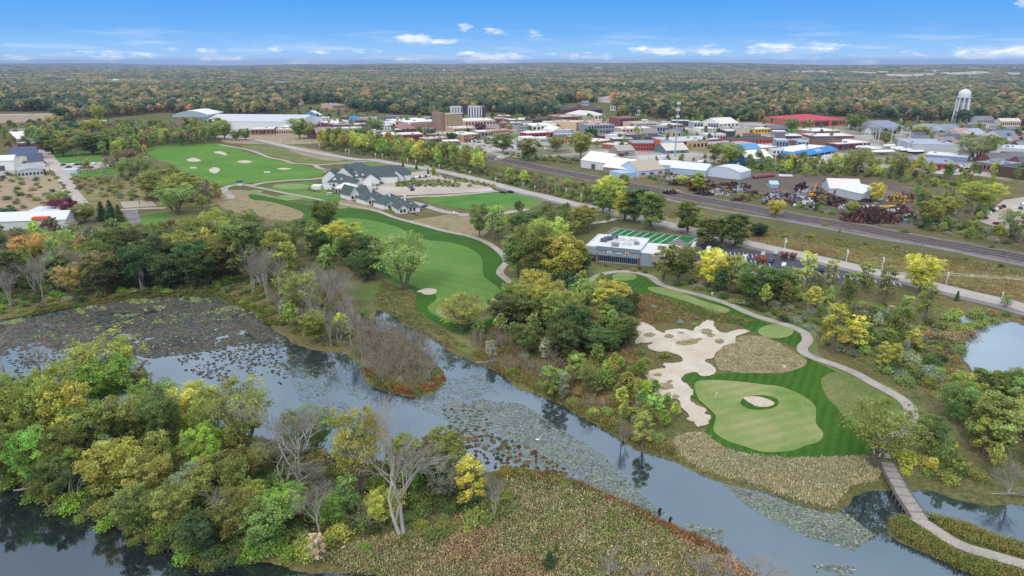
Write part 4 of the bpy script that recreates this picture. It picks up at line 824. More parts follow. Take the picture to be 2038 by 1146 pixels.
bushes('850,965 930,948 1000,952 1012,990 985,1045 900,1070 840,1078 805,1045', 2.5, 1.2, 2.6, W('dk md md ol'), zclear=1)
bushes('990,930 1060,940 1120,952 1180,980 1170,990 1080,965 1000,950', 2.6, .7, 1.3, W('md ol dk rb'), True, zclear=1)
for s_ in ('788,366 800,361 905,368 906,372 800,372', '815,361 870,358 900,362 900,365 820,365', '863,344 910,355 985,369 985,374 905,360 863,349', '738,367 750,362 764,366 752,371', '790,358 800,356 806,372 790,372'): bushes(s_, 2.6, 1.0, 1.8, W('md ol dk oy rb'), zclear=-3)
for s_ in ('700,353 775,350 776,354 700,358', '612,374 640,380 640,384 612,380', '688,386 700,392 740,402 836,428 836,431 740,408 690,394', '655,378 668,384 662,388 650,381'): bushes(s_, 2.2, .7, 1.3, W('rb md rd ol'), zclear=-3)
BUSHES.sort(key=lambda b: -b[2] / math.hypot(b[0], b[1]))
print('BUSHES', len(BUSHES)); BREST = BUSHES[300:]
def put_bush(x, y, r, c):
    z = gz((x, y)); z = max(z, WZ - .1) - .1; o = link('bush', rnd.choice(BUSH), None, (x, y, z)); o.scale = (r, r, r * rnd.uniform(.7, .95)); o.rotation_euler = (0, 0, rnd.uniform(0, 6.28)); o.color = tcol(c)
    q = proj((x, y, z + r * .6)); later(o, ('broad ' if r > 2.4 else ('small ' if r < 1.3 else '')) + LW[c] + ' bush', q[0], q[1], 'bush', 'bushes and shrubs')
for b in BUSHES[:300]: put_bush(*b)

# ------------------------------------------------------------------ instanced stuff: far woods, the rest of the trees, the rest of the bushes
def proto_coll(name, meshes):
    c = bpy.data.collections.new(name)
    for i, me in enumerate(meshes): o = bpy.data.objects.new('%s_%02d' % (name, i), me); c.objects.link(o)
    return c
def instance_stuff(name, coll, pts, scl, rot, idx, col, label, cat):
    me = bpy.data.meshes.new(name); n = len(pts); me.vertices.add(n); me.vertices.foreach_set('co', np.asarray(pts, np.float32).ravel())
    for an, tp, arr in (('scl', 'FLOAT_VECTOR', scl), ('rot', 'FLOAT_VECTOR', rot), ('idx', 'INT', idx), ('icol', 'FLOAT_COLOR', col)):
        a = me.attributes.new(an, tp, 'POINT'); a.data.foreach_set({'FLOAT_VECTOR': 'vector', 'INT': 'value', 'FLOAT_COLOR': 'color'}[tp], np.asarray(arr, np.int32 if tp == 'INT' else np.float32).ravel())
    o = link(name, me); tag(o, label, cat, None, 'stuff')
    g = bpy.data.node_groups.new(name, 'GeometryNodeTree'); g.interface.new_socket('Geometry', in_out='INPUT', socket_type='NodeSocketGeometry'); g.interface.new_socket('Geometry', in_out='OUTPUT', socket_type='NodeSocketGeometry')
    gi, go = g.nodes.new('NodeGroupInput'), g.nodes.new('NodeGroupOutput'); ip = g.nodes.new('GeometryNodeInstanceOnPoints'); ci = g.nodes.new('GeometryNodeCollectionInfo')
    ci.inputs['Collection'].default_value = coll; ci.inputs['Separate Children'].default_value = True; ci.inputs['Reset Children'].default_value = True; ip.inputs['Pick Instance'].default_value = True
    def att(nm, dt): a = g.nodes.new('GeometryNodeInputNamedAttribute'); a.data_type = dt; a.inputs[0].default_value = nm; return [s for s in a.outputs if s.enabled and s.name == 'Attribute'][0]
    er = g.nodes.new('FunctionNodeEulerToRotation'); g.links.new(att('rot', 'FLOAT_VECTOR'), er.inputs[0]); g.links.new(er.outputs[0], ip.inputs['Rotation'])
    g.links.new(att('scl', 'FLOAT_VECTOR'), ip.inputs['Scale']); g.links.new(att('idx', 'INT'), ip.inputs['Instance Index']); g.links.new(gi.outputs[0], ip.inputs['Points']); g.links.new(ci.outputs[0], ip.inputs['Instance']); g.links.new(ip.outputs[0], go.inputs[0])
    md = o.modifiers.new('scatter', 'NODES'); md.node_group = g; return o
def wood_tree(leaves, ls, lobes):
    """one mesh with trunk and crown, 10 m tall, for trees that are a few pixels across"""
    C, ti = [], []
    for k in range(lobes):
        a = k * 2.4 + nr.uniform(-.3, .3); h = (k + .5) / lobes; rr = 3.3 * math.sqrt(1 - (h * 1.0) ** 2) * nr.uniform(.35, .85); lr = nr.uniform(1.3, 2.0); c = np.array([rr * math.cos(a), rr * math.sin(a), 3.4 + h * 5.2]); t, hh = nr.uniform(.78, 1.2), nr.uniform(-.4, .4)
        u = unit(leaves); u[:, 2] = u[:, 2] * .8 + .1; C.append(c + u * lr * nr.uniform(.6, 1.05, (leaves, 1))); ti.append(np.stack([t * nr.uniform(.8, 1.2, leaves), hh + nr.uniform(-.2, .2, leaves), np.zeros(leaves)], 1))
    C = np.concatenate(C); V, Fq = leaf_quads(C, ls, .5); T = Tubes(); T.add([(0, 0, -1), (0, 0, 3), (.1, 0, 6)], .3, .12, 4); n = len(V); tv = np.concatenate(T.V); tf = np.concatenate(T.F) + n
    return mk_mesh('wood_tree', np.concatenate([V, tv]), [Fq, tf], [LEAFI, BARK], midx=[0] * len(Fq) + [1] * len(tf), attrs={'tint': ('FLOAT_VECTOR', np.concatenate([np.repeat(np.concatenate(ti), 4, 0), np.tile([[.4, 0, 0]], (len(tv), 1))]))})
def wood_patch(size, n, ls):
    """a piece of closed canopy: n crowns of coarse leaf clumps over size metres"""
    C, ti = [], []
    for k in range(n):
        x, y = nr.uniform(-size / 2, size / 2, 2); r = size / math.sqrt(n) * nr.uniform(.5, .85); h = nr.uniform(8, 14); m = 34; u = unit(m); u[:, 2] = np.abs(u[:, 2]) * .9 - .1
        C.append(np.array([x, y, h - r * .6]) + u * np.array([r, r, r * .75]) * nr.uniform(.8, 1.05, (m, 1))); t, hh = nr.uniform(.6, 1.35), nr.uniform(-.9, .5); ti.append(np.stack([t * nr.uniform(.85, 1.15, m), hh + nr.uniform(-.1, .1, m), np.zeros(m)], 1))
    V, Fq = leaf_quads(np.concatenate(C), ls, .8)
    return mk_mesh('wood_patch', V, [Fq], LEAFI, attrs={'tint': ('FLOAT_VECTOR', np.repeat(np.concatenate(ti), 4, 0))})
FARC = [S(*c, 2.4) for c in ((86,98,70),(76,92,72),(100,106,72),(110,112,76),(128,118,86),(142,124,94),(120,108,82),(94,104,66),(70,86,70),(134,126,80),(160,130,84),(138,110,84),(146,140,80))]
FARW = np.array([14, 13, 14, 11, 8, 7, 6, 12, 12, 6, 2.0, 1.6, 2.2]); FARW /= FARW.sum()
EDGE = [(-400,222),(110,222),(126,242),(330,224),(420,228),(520,230),(560,226),(600,208),(690,206),(700,222),(760,225),(870,236),(885,232),(970,222),(1010,232),(1110,235),(1118,206),(1215,203),(1225,228),(1340,238),(1420,240),(1500,243),(1580,232),(1690,232),(1760,242),(1860,240),(1900,244),(2038,250),(2500,262)]
ex, ey = np.array([e[0] for e in EDGE]), np.array([e[1] for e in EDGE])
CLEAR = []       # (x, y, half width, metres kept open towards the camera) filled by the far buildings
def far_woods():
    pts, scl, idx, col = [], [], [], []
    def emit(x, y, s, k, ncol):
        keep = np.ones(len(x), bool); px = CX + F * x / (y * CP + H * SP); py = CY - F * (y * SP - H * CP) / (y * CP + H * SP)
        keep &= (px > -130) & (px < 2170) & (py < np.interp(px, ex, ey))
        for (cx_, cy_, hw, op) in CLEAR:
            d = math.hypot(cx_, cy_); ux, uy = cx_ / d, cy_ / d; al = (x - cx_) * ux + (y - cy_) * uy; ac = -(x - cx_) * uy + (y - cy_) * ux; keep &= ~((np.abs(ac) < hw) & (al > -op) & (al < hw))
        x, y = x[keep], y[keep]; n = len(x); z = ground_h(x, y); pts.append(np.stack([x, y, z], 1))
        s = s[keep]; scl.append(np.stack([s * nr.uniform(.9, 1.25, n), s * nr.uniform(.9, 1.25, n), s ** .6 * nr.uniform(.95, 1.35, n)], 1) if ncol == 'tree' else np.stack([s, s, nr.uniform(.9, 1.2, n)], 1)); idx.append(k[keep])
        # patches of woodland turn at different times
        q = (np.sin(x * .006 + 2 * np.sin(y * .004)) + np.sin(y * .0047 + 1.5 * np.sin(x * .003)) + .8 * np.sin((x + y) * .011)) * .5
        c = nr.choice(len(FARC), n, p=FARW); alt = nr.choice([4, 5, 6, 3, 9], n); c = np.where((q > .55) & (nr.random(n) < .5), alt, c); dk = nr.choice([0, 1, 8], n); c = np.where((q < -.55) & (nr.random(n) < .55), dk, c)
        col.append(np.array(FARC)[c] * np.concatenate([np.repeat(nr.uniform(.8, 1.2, (n, 1)), 3, 1), np.ones((n, 1))], 1))
    def grid(r0, r1, step):
        xs = np.arange(-r1, r1, step); ys = np.arange(r0 * .6, r1, step); X, Y = np.meshgrid(xs, ys); X = X.ravel() + nr.uniform(-.45, .45, X.size) * step; Y = Y.ravel() + nr.uniform(-.45, .45, Y.size) * step; r = np.hypot(X, Y); k = (r >= r0) & (r < r1) & (np.abs(X) < Y * .95 + 30); return X[k], Y[k]
    X, Y = grid(600, 2300, 12.5); emit(X, Y, nr.choice([1.0, 1.4, 1.8, 2.2, 2.6], len(X)), nr.integers(0, 6, len(X)), 'tree')
    X, Y = grid(2300, 5200, 44); emit(X, Y, np.full(len(X), 1.0), nr.integers(6, 10, len(X)), 'patch')
    X, Y = grid(5200, 15500, 110); emit(X, Y, np.full(len(X), 2.45), nr.integers(6, 10, len(X)), 'patch')
    n0 = sum(len(a) for a in pts)
    # the smaller trees of the middle distance that are not singled out
    if REST:
        pts.append(np.array([[t['p'].x, t['p'].y, gz(t['p'])] for t in REST])); scl.append(np.array([[t['w'] / 8.0, t['w'] / 8.0, t['h'] / 10.0] for t in REST])); idx.append(nr.integers(0, 6, len(REST))); col.append(np.array([tcol(t['c']) for t in REST]))
    A = np.concatenate(pts); rot = np.zeros((len(A), 3)); rot[:, 2] = nr.uniform(0, 6.28, len(A)); print('FAR WOODS', len(A), n0)
    col_ = proto_coll('wood_crown', [wood_tree(52, .55, 9) for _ in range(6)] + [wood_patch(46, 14, 1.9) for _ in range(4)])
    instance_stuff('far_woods', col_, A, np.concatenate(scl), rot, np.concatenate(idx), np.concatenate(col), 'autumn woods of green, tan and orange crowns stretching to the horizon', 'woods')
def rest_bushes():
    if not BREST: return
    A = np.array([[b[0], b[1], gz(b) - .1] for b in BREST]); s = np.array([b[2] for b in BREST]); rot = np.zeros((len(A), 3)); rot[:, 2] = nr.uniform(0, 6.28, len(A))
    instance_stuff('scrub', proto_coll('scrub_bush', [bush_mesh(14, 44, .1, LEAFI) for _ in range(3)]), A, np.stack([s, s, s * .8], 1), rot, nr.integers(0, 3, len(A)), np.array([tcol(b[3]) for b in BREST]), 'low mixed scrub scattered among the trees and along the verges', 'scrub')
# ------------------------------------------------------------------ marsh grasses, reeds and floating pads (nobody could count them)
def rand_in(poly, n, keep=None):
    g = [P(*q) for q in (pp(poly) if isinstance(poly, str) else poly)]; gp = np.array([(p.x, p.y) for p in g]); lo, hi = gp.min(0), gp.max(0); out = np.zeros((0, 2)); tries = 0
    while len(out) < n and tries < 40:
        q = nr.uniform(lo, hi, (n * 2, 2)); q = q[sdf(q, gp) < 0]
        if keep is not None: q = q[keep(q)]
        out = np.concatenate([out, q]); tries += 1
    return out[:n]
def palette(pts, cols, wt=None, jit=.16, scale=.12, k_=1.0):
    """kinds grow in drifts: the colour index follows a slow field plus jitter"""
    n = len(pts); f = (wig(pts[:, 0], pts[:, 1], scale * 3) + wig(pts[:, 1] + 50, pts[:, 0], scale * 7) * .6 + nr.normal(size=n) * .45); k = np.clip(((f + 1.5) / 3.0 * len(cols)).astype(int), 0, len(cols) - 1)
    c = np.array([S(*q) for q in cols])[k]; c[:, :3] *= nr.uniform(1 - jit * 1.6, 1 + jit, (n, 1)) * k_; return c
def tufts(pts, col, blades, hlo, hhi, spread, wid, z):
    """each tuft is a fan of narrow upright leaf blades"""
    n = len(pts); b = np.repeat(np.arange(n), blades); m = len(b); a = nr.uniform(0, 6.283, m); h = nr.uniform(hlo, hhi, n)[b] * nr.uniform(.6, 1.1, m); lean = nr.uniform(.2, 1.1, m) * h
    base = np.stack([pts[b, 0] + nr.normal(size=m) * spread, pts[b, 1] + nr.normal(size=m) * spread, z[b]], 1); d = np.stack([np.cos(a), np.sin(a), np.zeros(m)], 1); s = np.stack([-np.sin(a), np.cos(a), np.zeros(m)], 1) * wid * nr.uniform(.6, 1.4, (m, 1))
    mid = base + d * lean[:, None] * .35 + np.array([0, 0, 1]) * h[:, None] * .6; top = base + d * lean[:, None] + np.array([0, 0, 1]) * h[:, None]
    V = np.stack([base - s, base + s, mid + s * .9, mid - s * .9, top], 1).reshape(-1, 3); i = np.arange(m) * 5
    c = col[b] * np.concatenate([np.repeat(nr.uniform(.8, 1.2, (m, 1)), 3, 1), np.ones((m, 1))], 1)
    return V, np.stack([i, i + 1, i + 2, i + 3], 1), np.stack([i + 3, i + 2, i + 4], 1), np.repeat(c, 5, 0)
def herbs(pts, col, n, h, spread, ls, z):
    """low leafy herbs: a loose cluster of small leaves at each point"""
    b = np.repeat(np.arange(len(pts)), n); m = len(b); C = np.stack([pts[b, 0] + nr.normal(size=m) * spread, pts[b, 1] + nr.normal(size=m) * spread, z[b] + nr.uniform(.05, 1, m) * h], 1); V, Q = leaf_quads(C, ls, .5)
    c = col[b] * np.concatenate([np.repeat(nr.uniform(.75, 1.25, (m, 1)), 3, 1), np.ones((m, 1))], 1); return V, Q, np.zeros((0, 3), int), np.repeat(c, 4, 0)
def mixed(pts, col, blades, hlo, hhi, spread, wid, z, share=.6, ls=.13):
    k = nr.random(len(pts)) < share; z = np.asarray(z); return [herbs(pts[k], col[k] * np.array([.8, .8, .8, 1]), 9, hhi * .75, spread * 1.2, ls, z[k]), tufts(pts[~k], col[~k], blades, hlo, hhi, spread, wid, z[~k])]
def tuft_object(name, parts, label, cat):
    V, Q, T3, C, n = [], [], [], [], 0
    for v, q, t, c in parts: V.append(v); Q.append(q + n); T3.append(t + n); C.append(c); n += len(v)
    me = mk_mesh(name, np.concatenate(V), [np.concatenate(Q), np.concatenate(T3)], COLM, attrs={'col': ('FLOAT_COLOR', np.concatenate(C))}); tag(link(name, me), label, cat, None, 'stuff')
def wet(q): return water_sd(q) > -1.6
MARSH = [(150,114,90),(142,104,82),(156,126,104),(150,118,92),(114,114,64),(140,122,92),(150,138,102),(116,122,66),(96,112,58),(134,112,86),(158,148,116),(98,114,58),(124,106,78),(106,120,60),(132,132,74)]
def grow():
    P1 = '640,1112 720,1078 850,1055 960,1010 1000,960 1010,935 1100,948 1200,985 1250,1005 1290,1025 1350,1060 1440,1098 1520,1150 1600,1210 1680,1290 930,1300 840,1165 775,1145 700,1135'
    a = rand_in(P1, 21000, wet); tuft = mixed(a, palette(a, MARSH, jit=.4, k_=2.0), 6, .25, .95, .4, .06, ground_h(a[:, 0], a[:, 1]), .62)
    e = rand_in('1000,925 1100,940 1200,978 1300,1025 1350,1050 1450,1095 1440,1110 1340,1068 1240,1010 1150,972 1050,955 990,950', 2500, lambda q: water_sd(q) > -2.2); tuft.append(tufts(e, palette(e, [(110,66,38),(150,96,50),(126,84,52),(92,100,44),(160,140,60)], jit=.2, k_=1.1), 6, .4, 1.1, .3, .05, np.maximum(ground_h(e[:, 0], e[:, 1]), WZ - .1)))
    r = rand_in('1770,1035 1830,1022 1920,1040 2040,1086 2200,1140 2200,1270 2040,1180 1925,1135 1830,1088 1780,1062', 6500, wet)
    k = np.array([not any((x - p.x) ** 2 + (y - p.y) ** 2 < 5 for p in BRIDGE_TAIL) for x, y in r]); r = r[k]; tuft.extend(mixed(r, palette(r, [(84,108,50),(100,112,54),(126,122,62),(132,112,66),(90,112,58),(88,104,52)], jit=.2, k_=1.6), 6, .5, 1.3, .3, .05, np.maximum(ground_h(r[:, 0], r[:, 1]), WZ)))
    tuft_object('marsh_grass', tuft, 'russet and green marsh grass covering the low ground beside the river', 'marsh grass')
    t = rand_in('1346,868 1404,862 1432,888 1471,901 1557,913 1640,911 1736,908 1752,935 1740,955 1688,970 1672,995 1652,1012 1592,996 1520,970 1447,950 1404,938 1352,906', 7500, wet)
    m = rand_in('1425,706 1466,672 1520,670 1562,690 1606,722 1560,741 1450,740 1426,728', 2600)
    i = np.concatenate([rand_in([proj((p.x, p.y, 0)) for p in ell(x, y, rx * .9, ry * .9)], int(rx * ry * 1.2)) for (x, y, rx, ry) in ((1293,667,12,4),(1331,670,9,4),(1364,683,19,5),(1378,680,12,5),(1432,680,9,5),(1406,661,11,6),(1308,747,9,3),(1324,770,16,7))])
    tan = [(124,132,84),(138,128,96),(162,150,116),(180,166,134),(152,146,108),(130,134,94),(166,146,122),(144,142,110),(148,154,126)]
    tuft_object('tall_dry_grass', [tufts(q, palette(q, tan, jit=.3, k_=1.55), 5, .15, .5, .35, .06, ground_h(q[:, 0], q[:, 1])) for q in (t, m, i)], 'tall straw-coloured grass along the bank and among the bunkers', 'dry grass')
    # rank grass on the open slopes and verges
    B = []
    for poly, n, c, h in (('1240,600 1290,585 1400,612 1500,640 1480,650 1400,636 1290,645 1250,640', 2600, [(112,104,60),(150,116,80),(128,118,70),(96,108,56)], .9),
        ('760,560 810,575 825,610 866,648 930,690 900,692 840,662 790,630 745,600', 3000, [(112,116,62),(140,130,84),(94,106,52),(150,140,96)], .6), ('940,700 1000,742 1090,786 1200,846 1290,892 1340,905 1340,890 1260,860 1160,805 1060,752 980,712', 3500, [(112,112,56),(142,124,76),(92,104,48),(150,132,84)], .9),
        ('60,622 130,606 230,592 330,580 430,580 520,612 560,650 520,640 470,606 400,592 300,590 130,614 0,636', 3000, [(84,110,44),(104,116,52),(120,108,60),(76,100,40)], .9), ('720,735 760,772 814,784 860,776 886,752 870,745 850,765 810,772 770,760 740,735', 1400, [(130,72,44),(150,92,56),(110,112,52),(96,100,50)], .8),
        ('1760,690 1900,690 1920,740 1980,770 1900,800 1850,790 1820,740', 3000, [(132,124,76),(156,138,92),(112,116,62)], .7), ('1300,424 1420,440 1600,466 1760,490 1900,512 2040,540 2040,600 1900,570 1760,535 1560,492 1420,462', 9000, [(110,118,58),(136,132,72),(150,140,88),(120,108,64),(142,96,72)], .8)):
        q = rand_in(poly, n, wet); B.extend(mixed(q, palette(q, c, jit=.25, k_=1.45), 5, h * .4, h * .9, .35, .07, np.maximum(ground_h(q[:, 0], q[:, 1]), WZ - .1), .5))
    tuft_object('rank_grass', B, 'rank mixed grass on the banks and open slopes', 'rough grass')
    S_ = []
    q = rand_in('-100,930 20,945 100,985 200,1020 300,1065 400,1100 500,1100 640,1115 640,1060 860,1010 940,940 760,925 600,890 450,862 300,832 60,800 -120,800', 9000, lambda a: water_sd(a) > -1.0); S_.extend(mixed(q, palette(q, [(70,92,38),(96,104,46),(110,112,56),(82,110,40),(120,104,70)], jit=.2, k_=1.5), 6, .4, 1.0, .45, .11, ground_h(q[:, 0], q[:, 1])))
    q = rand_in('0,600 200,585 400,575 560,600 640,690 720,690 700,600 600,520 400,500 0,520', 6000, lambda a: water_sd(a) > -1.0); S_.extend(mixed(q, palette(q, [(74,92,42),(100,100,52),(124,104,70),(84,104,44)], jit=.2, k_=1.5), 6, .4, 1.0, .5, .13, ground_h(q[:, 0], q[:, 1])))
    q = rand_in('940,680 1040,600 1240,600 1260,690 1340,850 1200,835 1040,745', 5000, lambda a: water_sd(a) > -1.0); S_.extend(mixed(q, palette(q, [(80,90,42),(120,100,60),(140,104,70),(92,104,48)], jit=.2, k_=1.6), 6, .4, 1.0, .5, .12, ground_h(q[:, 0], q[:, 1])))
    tuft_object('undergrowth', S_, 'leafy undergrowth carpeting the floor of the waterside woods', 'undergrowth')
    # floating leaves: small pads and darker dying clumps
    def pads(pts, col, r, dome, k=6):
        n = len(pts); a = np.arange(k) * 2 * np.pi / k; ph = nr.uniform(0, 6.28, (n, 1)); rr = r[:, None] * nr.uniform(.65, 1.25, (n, k)); st = nr.uniform(.55, 1.0, (n, 1)); x = np.cos(a + ph) * rr; y = np.sin(a + ph) * rr * st
        z0 = np.full((n, k), WZ + .012) + nr.uniform(0, .02, (n, 1)); ring = np.stack([pts[:, :1] + x, pts[:, 1:] + y, z0], -1); inner = np.stack([pts[:, :1] + x * .55, pts[:, 1:] + y * .55, z0 + dome[:, None] * nr.uniform(.7, 1.2, (n, k))], -1)
        V = np.concatenate([ring, inner], 1).reshape(-1, 3); b = (np.arange(n) * 2 * k)[:, None]; j = np.arange(k)[None]; q = (j + 1) % k; side = np.stack([b + j, b + q, b + k + q, b + k + j], -1).reshape(-1, 4); cap = b + k + j
        c = np.repeat(col, 2 * k, 0); c[:, :3] *= nr.uniform(.8, 1.2, (len(c), 1)); return V, side, cap, c
    V, Q, Cp, C, n0 = [], [], [], [], 0
    def addp(poly, n, cols, r0, r1, d0, d1, cut=None, sc_=.12, gap=0):
        nonlocal n0
        p = rand_in(poly, n, lambda q: water_sd(q) < -.2)
        if gap: _, i_ = np.unique((p // gap) @ np.array([1, 10007]), return_index=True); p = p[i_]
        if cut is not None: f = wig(p[:, 0], p[:, 1], sc_ * 6) + .7 * wig(p[:, 1] * 1.3 + 9, p[:, 0] * 1.3, sc_ * 12); p = p[f > cut]
        v, q, c, cl = pads(p, palette(p, cols, jit=.22), nr.uniform(r0, r1, len(p)) * nr.choice([.7, 1, 1, 1.4], len(p)), nr.uniform(d0, d1, len(p))); V.append(v); Q.append(q + n0); Cp.append(c + n0); C.append(cl); n0 += len(v)
    dark = [(78,78,72),(92,88,80),(72,74,74),(104,92,76),(92,100,80),(96,90,88),(110,98,82),(84,86,92)]
    addp('-100,645 60,630 200,600 330,588 440,588 520,640 560,665 500,680 440,690 380,700 300,710 200,690 60,690 -60,720', 15000, dark, .28, .62, .04, .2, -.75)
    addp('320,600 470,600 560,660 620,700 560,760 440,760 360,730', 2600, dark, .3, .7, .08, .3, -.3, gap=1.2)
    addp('0,690 200,680 300,720 200,770 60,780', 1500, dark, .3, .7, .05, .2, -.2, gap=1.1)
    for s, n in (('150,612 200,602 215,615 170,632', 500), ('430,612 480,602 530,625 500,630', 700), ('290,598 330,606 320,620 270,612', 300), ('120,645 190,640 200,655 130,660', 300), ('0,640 60,625 66,632 0,648', 300), ('370,588 420,590 420,600 380,600', 250), ('180,625 330,620 330,640 180,650', 420), ('60,660 160,650 180,668 70,680', 260), ('330,625 470,612 480,630 340,645', 380), ('230,596 330,588 420,590 420,596 330,598 230,606', 400)): addp(s, int(n * 1.3), [(116,134,84),(134,150,92),(104,118,84)], .25, .6, .2, .28, .25, .2)
    pale = [(132,142,126),(112,124,112),(148,152,132),(100,110,100),(124,128,108),(92,100,88)]
    addp('880,800 960,790 1040,800 1120,850 1200,900 1260,960 1300,1000 1240,996 1160,956 1080,930 980,900 900,860', 9000, pale, .1, .24, .01, .03, -.9)
    addp('840,760 960,740 1000,790 960,830 880,830 820,800', 1800, pale, .1, .26, .01, .03, -.6)
    addp('1000,850 1120,880 1220,940 1330,1020 1290,1015 1180,960 1060,925 960,880', 2600, pale, .1, .26, .01, .04, -.3)
    addp('560,720 700,730 760,790 700,840 600,800', 1600, pale, .12, .26, .01, .03, -.3)
    addp('1440,960 1560,990 1690,1020 1740,1060 1700,1090 1600,1060 1500,1010', 5500, pale, .1, .26, .01, .03, -.9)
    addp('1360,1035 1440,1050 1440,1080 1380,1065', 160, pale, .2, .42, .01, .03, 0); addp('1620,1120 1720,1120 1740,1160 1640,1160', 300, pale, .2, .42, .01, .03, 0)
    addp('860,860 960,850 1060,890 1140,940 1080,945 1000,930 920,915 840,905', 560, [(84,88,60),(96,78,58),(110,84,60),(70,76,52)], .3, .7, .1, .45, -1.2, gap=1.5)
    addp('880,810 940,800 980,840 900,860', 300, dark, .25, .6, .05, .2, -1.2, gap=1.3); addp('740,660 790,655 800,675 750,680', 300, [(140,150,130),(120,130,116)], .2, .4, .01, .03)
    me = mk_mesh('lily_pads', np.concatenate(V), [np.concatenate(Q), np.concatenate(Cp)], COLM, attrs={'col': ('FLOAT_COLOR', np.concatenate(C))}); tag(link('lily_pads', me), 'pale lily pads and dark dying leaf clumps floating on the river', 'lily pads', None, 'stuff')
BRIDGE_TAIL = spline(PL('1828,1036 1850,1049 1872,1064 1898,1080 1930,1094 1965,1104 2003,1115 2040,1126 2100,1148 2200,1185'))
ribbon('cart_path', '1822,1030 1828,1036 1850,1049 1872,1064 1898,1080 1930,1094 1965,1104 2003,1115 2040,1126 2100,1148 2200,1185', 2.7, .16, G_['path'])
grow()
# ------------------------------------------------------------------ buildings
UNIT = None
def unit_box(mat):
    m = MB(); m.box(-.5, .5, -.5, .5, 0, 1, bottom=True); return m.mesh('pane', mat)
PANE = {}
def pane(mat):
    if mat.name not in PANE: PANE[mat.name] = unit_box(mat)
    return PANE[mat.name]
DARKROOF = (86, 92, 104); LIGHTROOF = (222, 220, 218); GREYROOF = (164, 160, 158)
def windows(root, W_, h, rows, cols, z0=1.0, mat=None, side=False, D=0, wf=.55, name='window'):
    fh = (h - .6) / rows; mat = mat or GLASS; L = D if side else W_; cw = L / cols
    for r in range(rows):
        for c in range(cols):
            o = link(name, pane(mat), root); u = (c + .5) * cw
            o.location = (u, -.03, r * fh + fh * .3 + .3) if not side else ((W_ + .03) if side == 'R' else -.03, u, r * fh + fh * .3 + .3)
            o.scale = (cw * wf, .1, fh * .5) if not side else (.1, cw * wf, fh * .5)
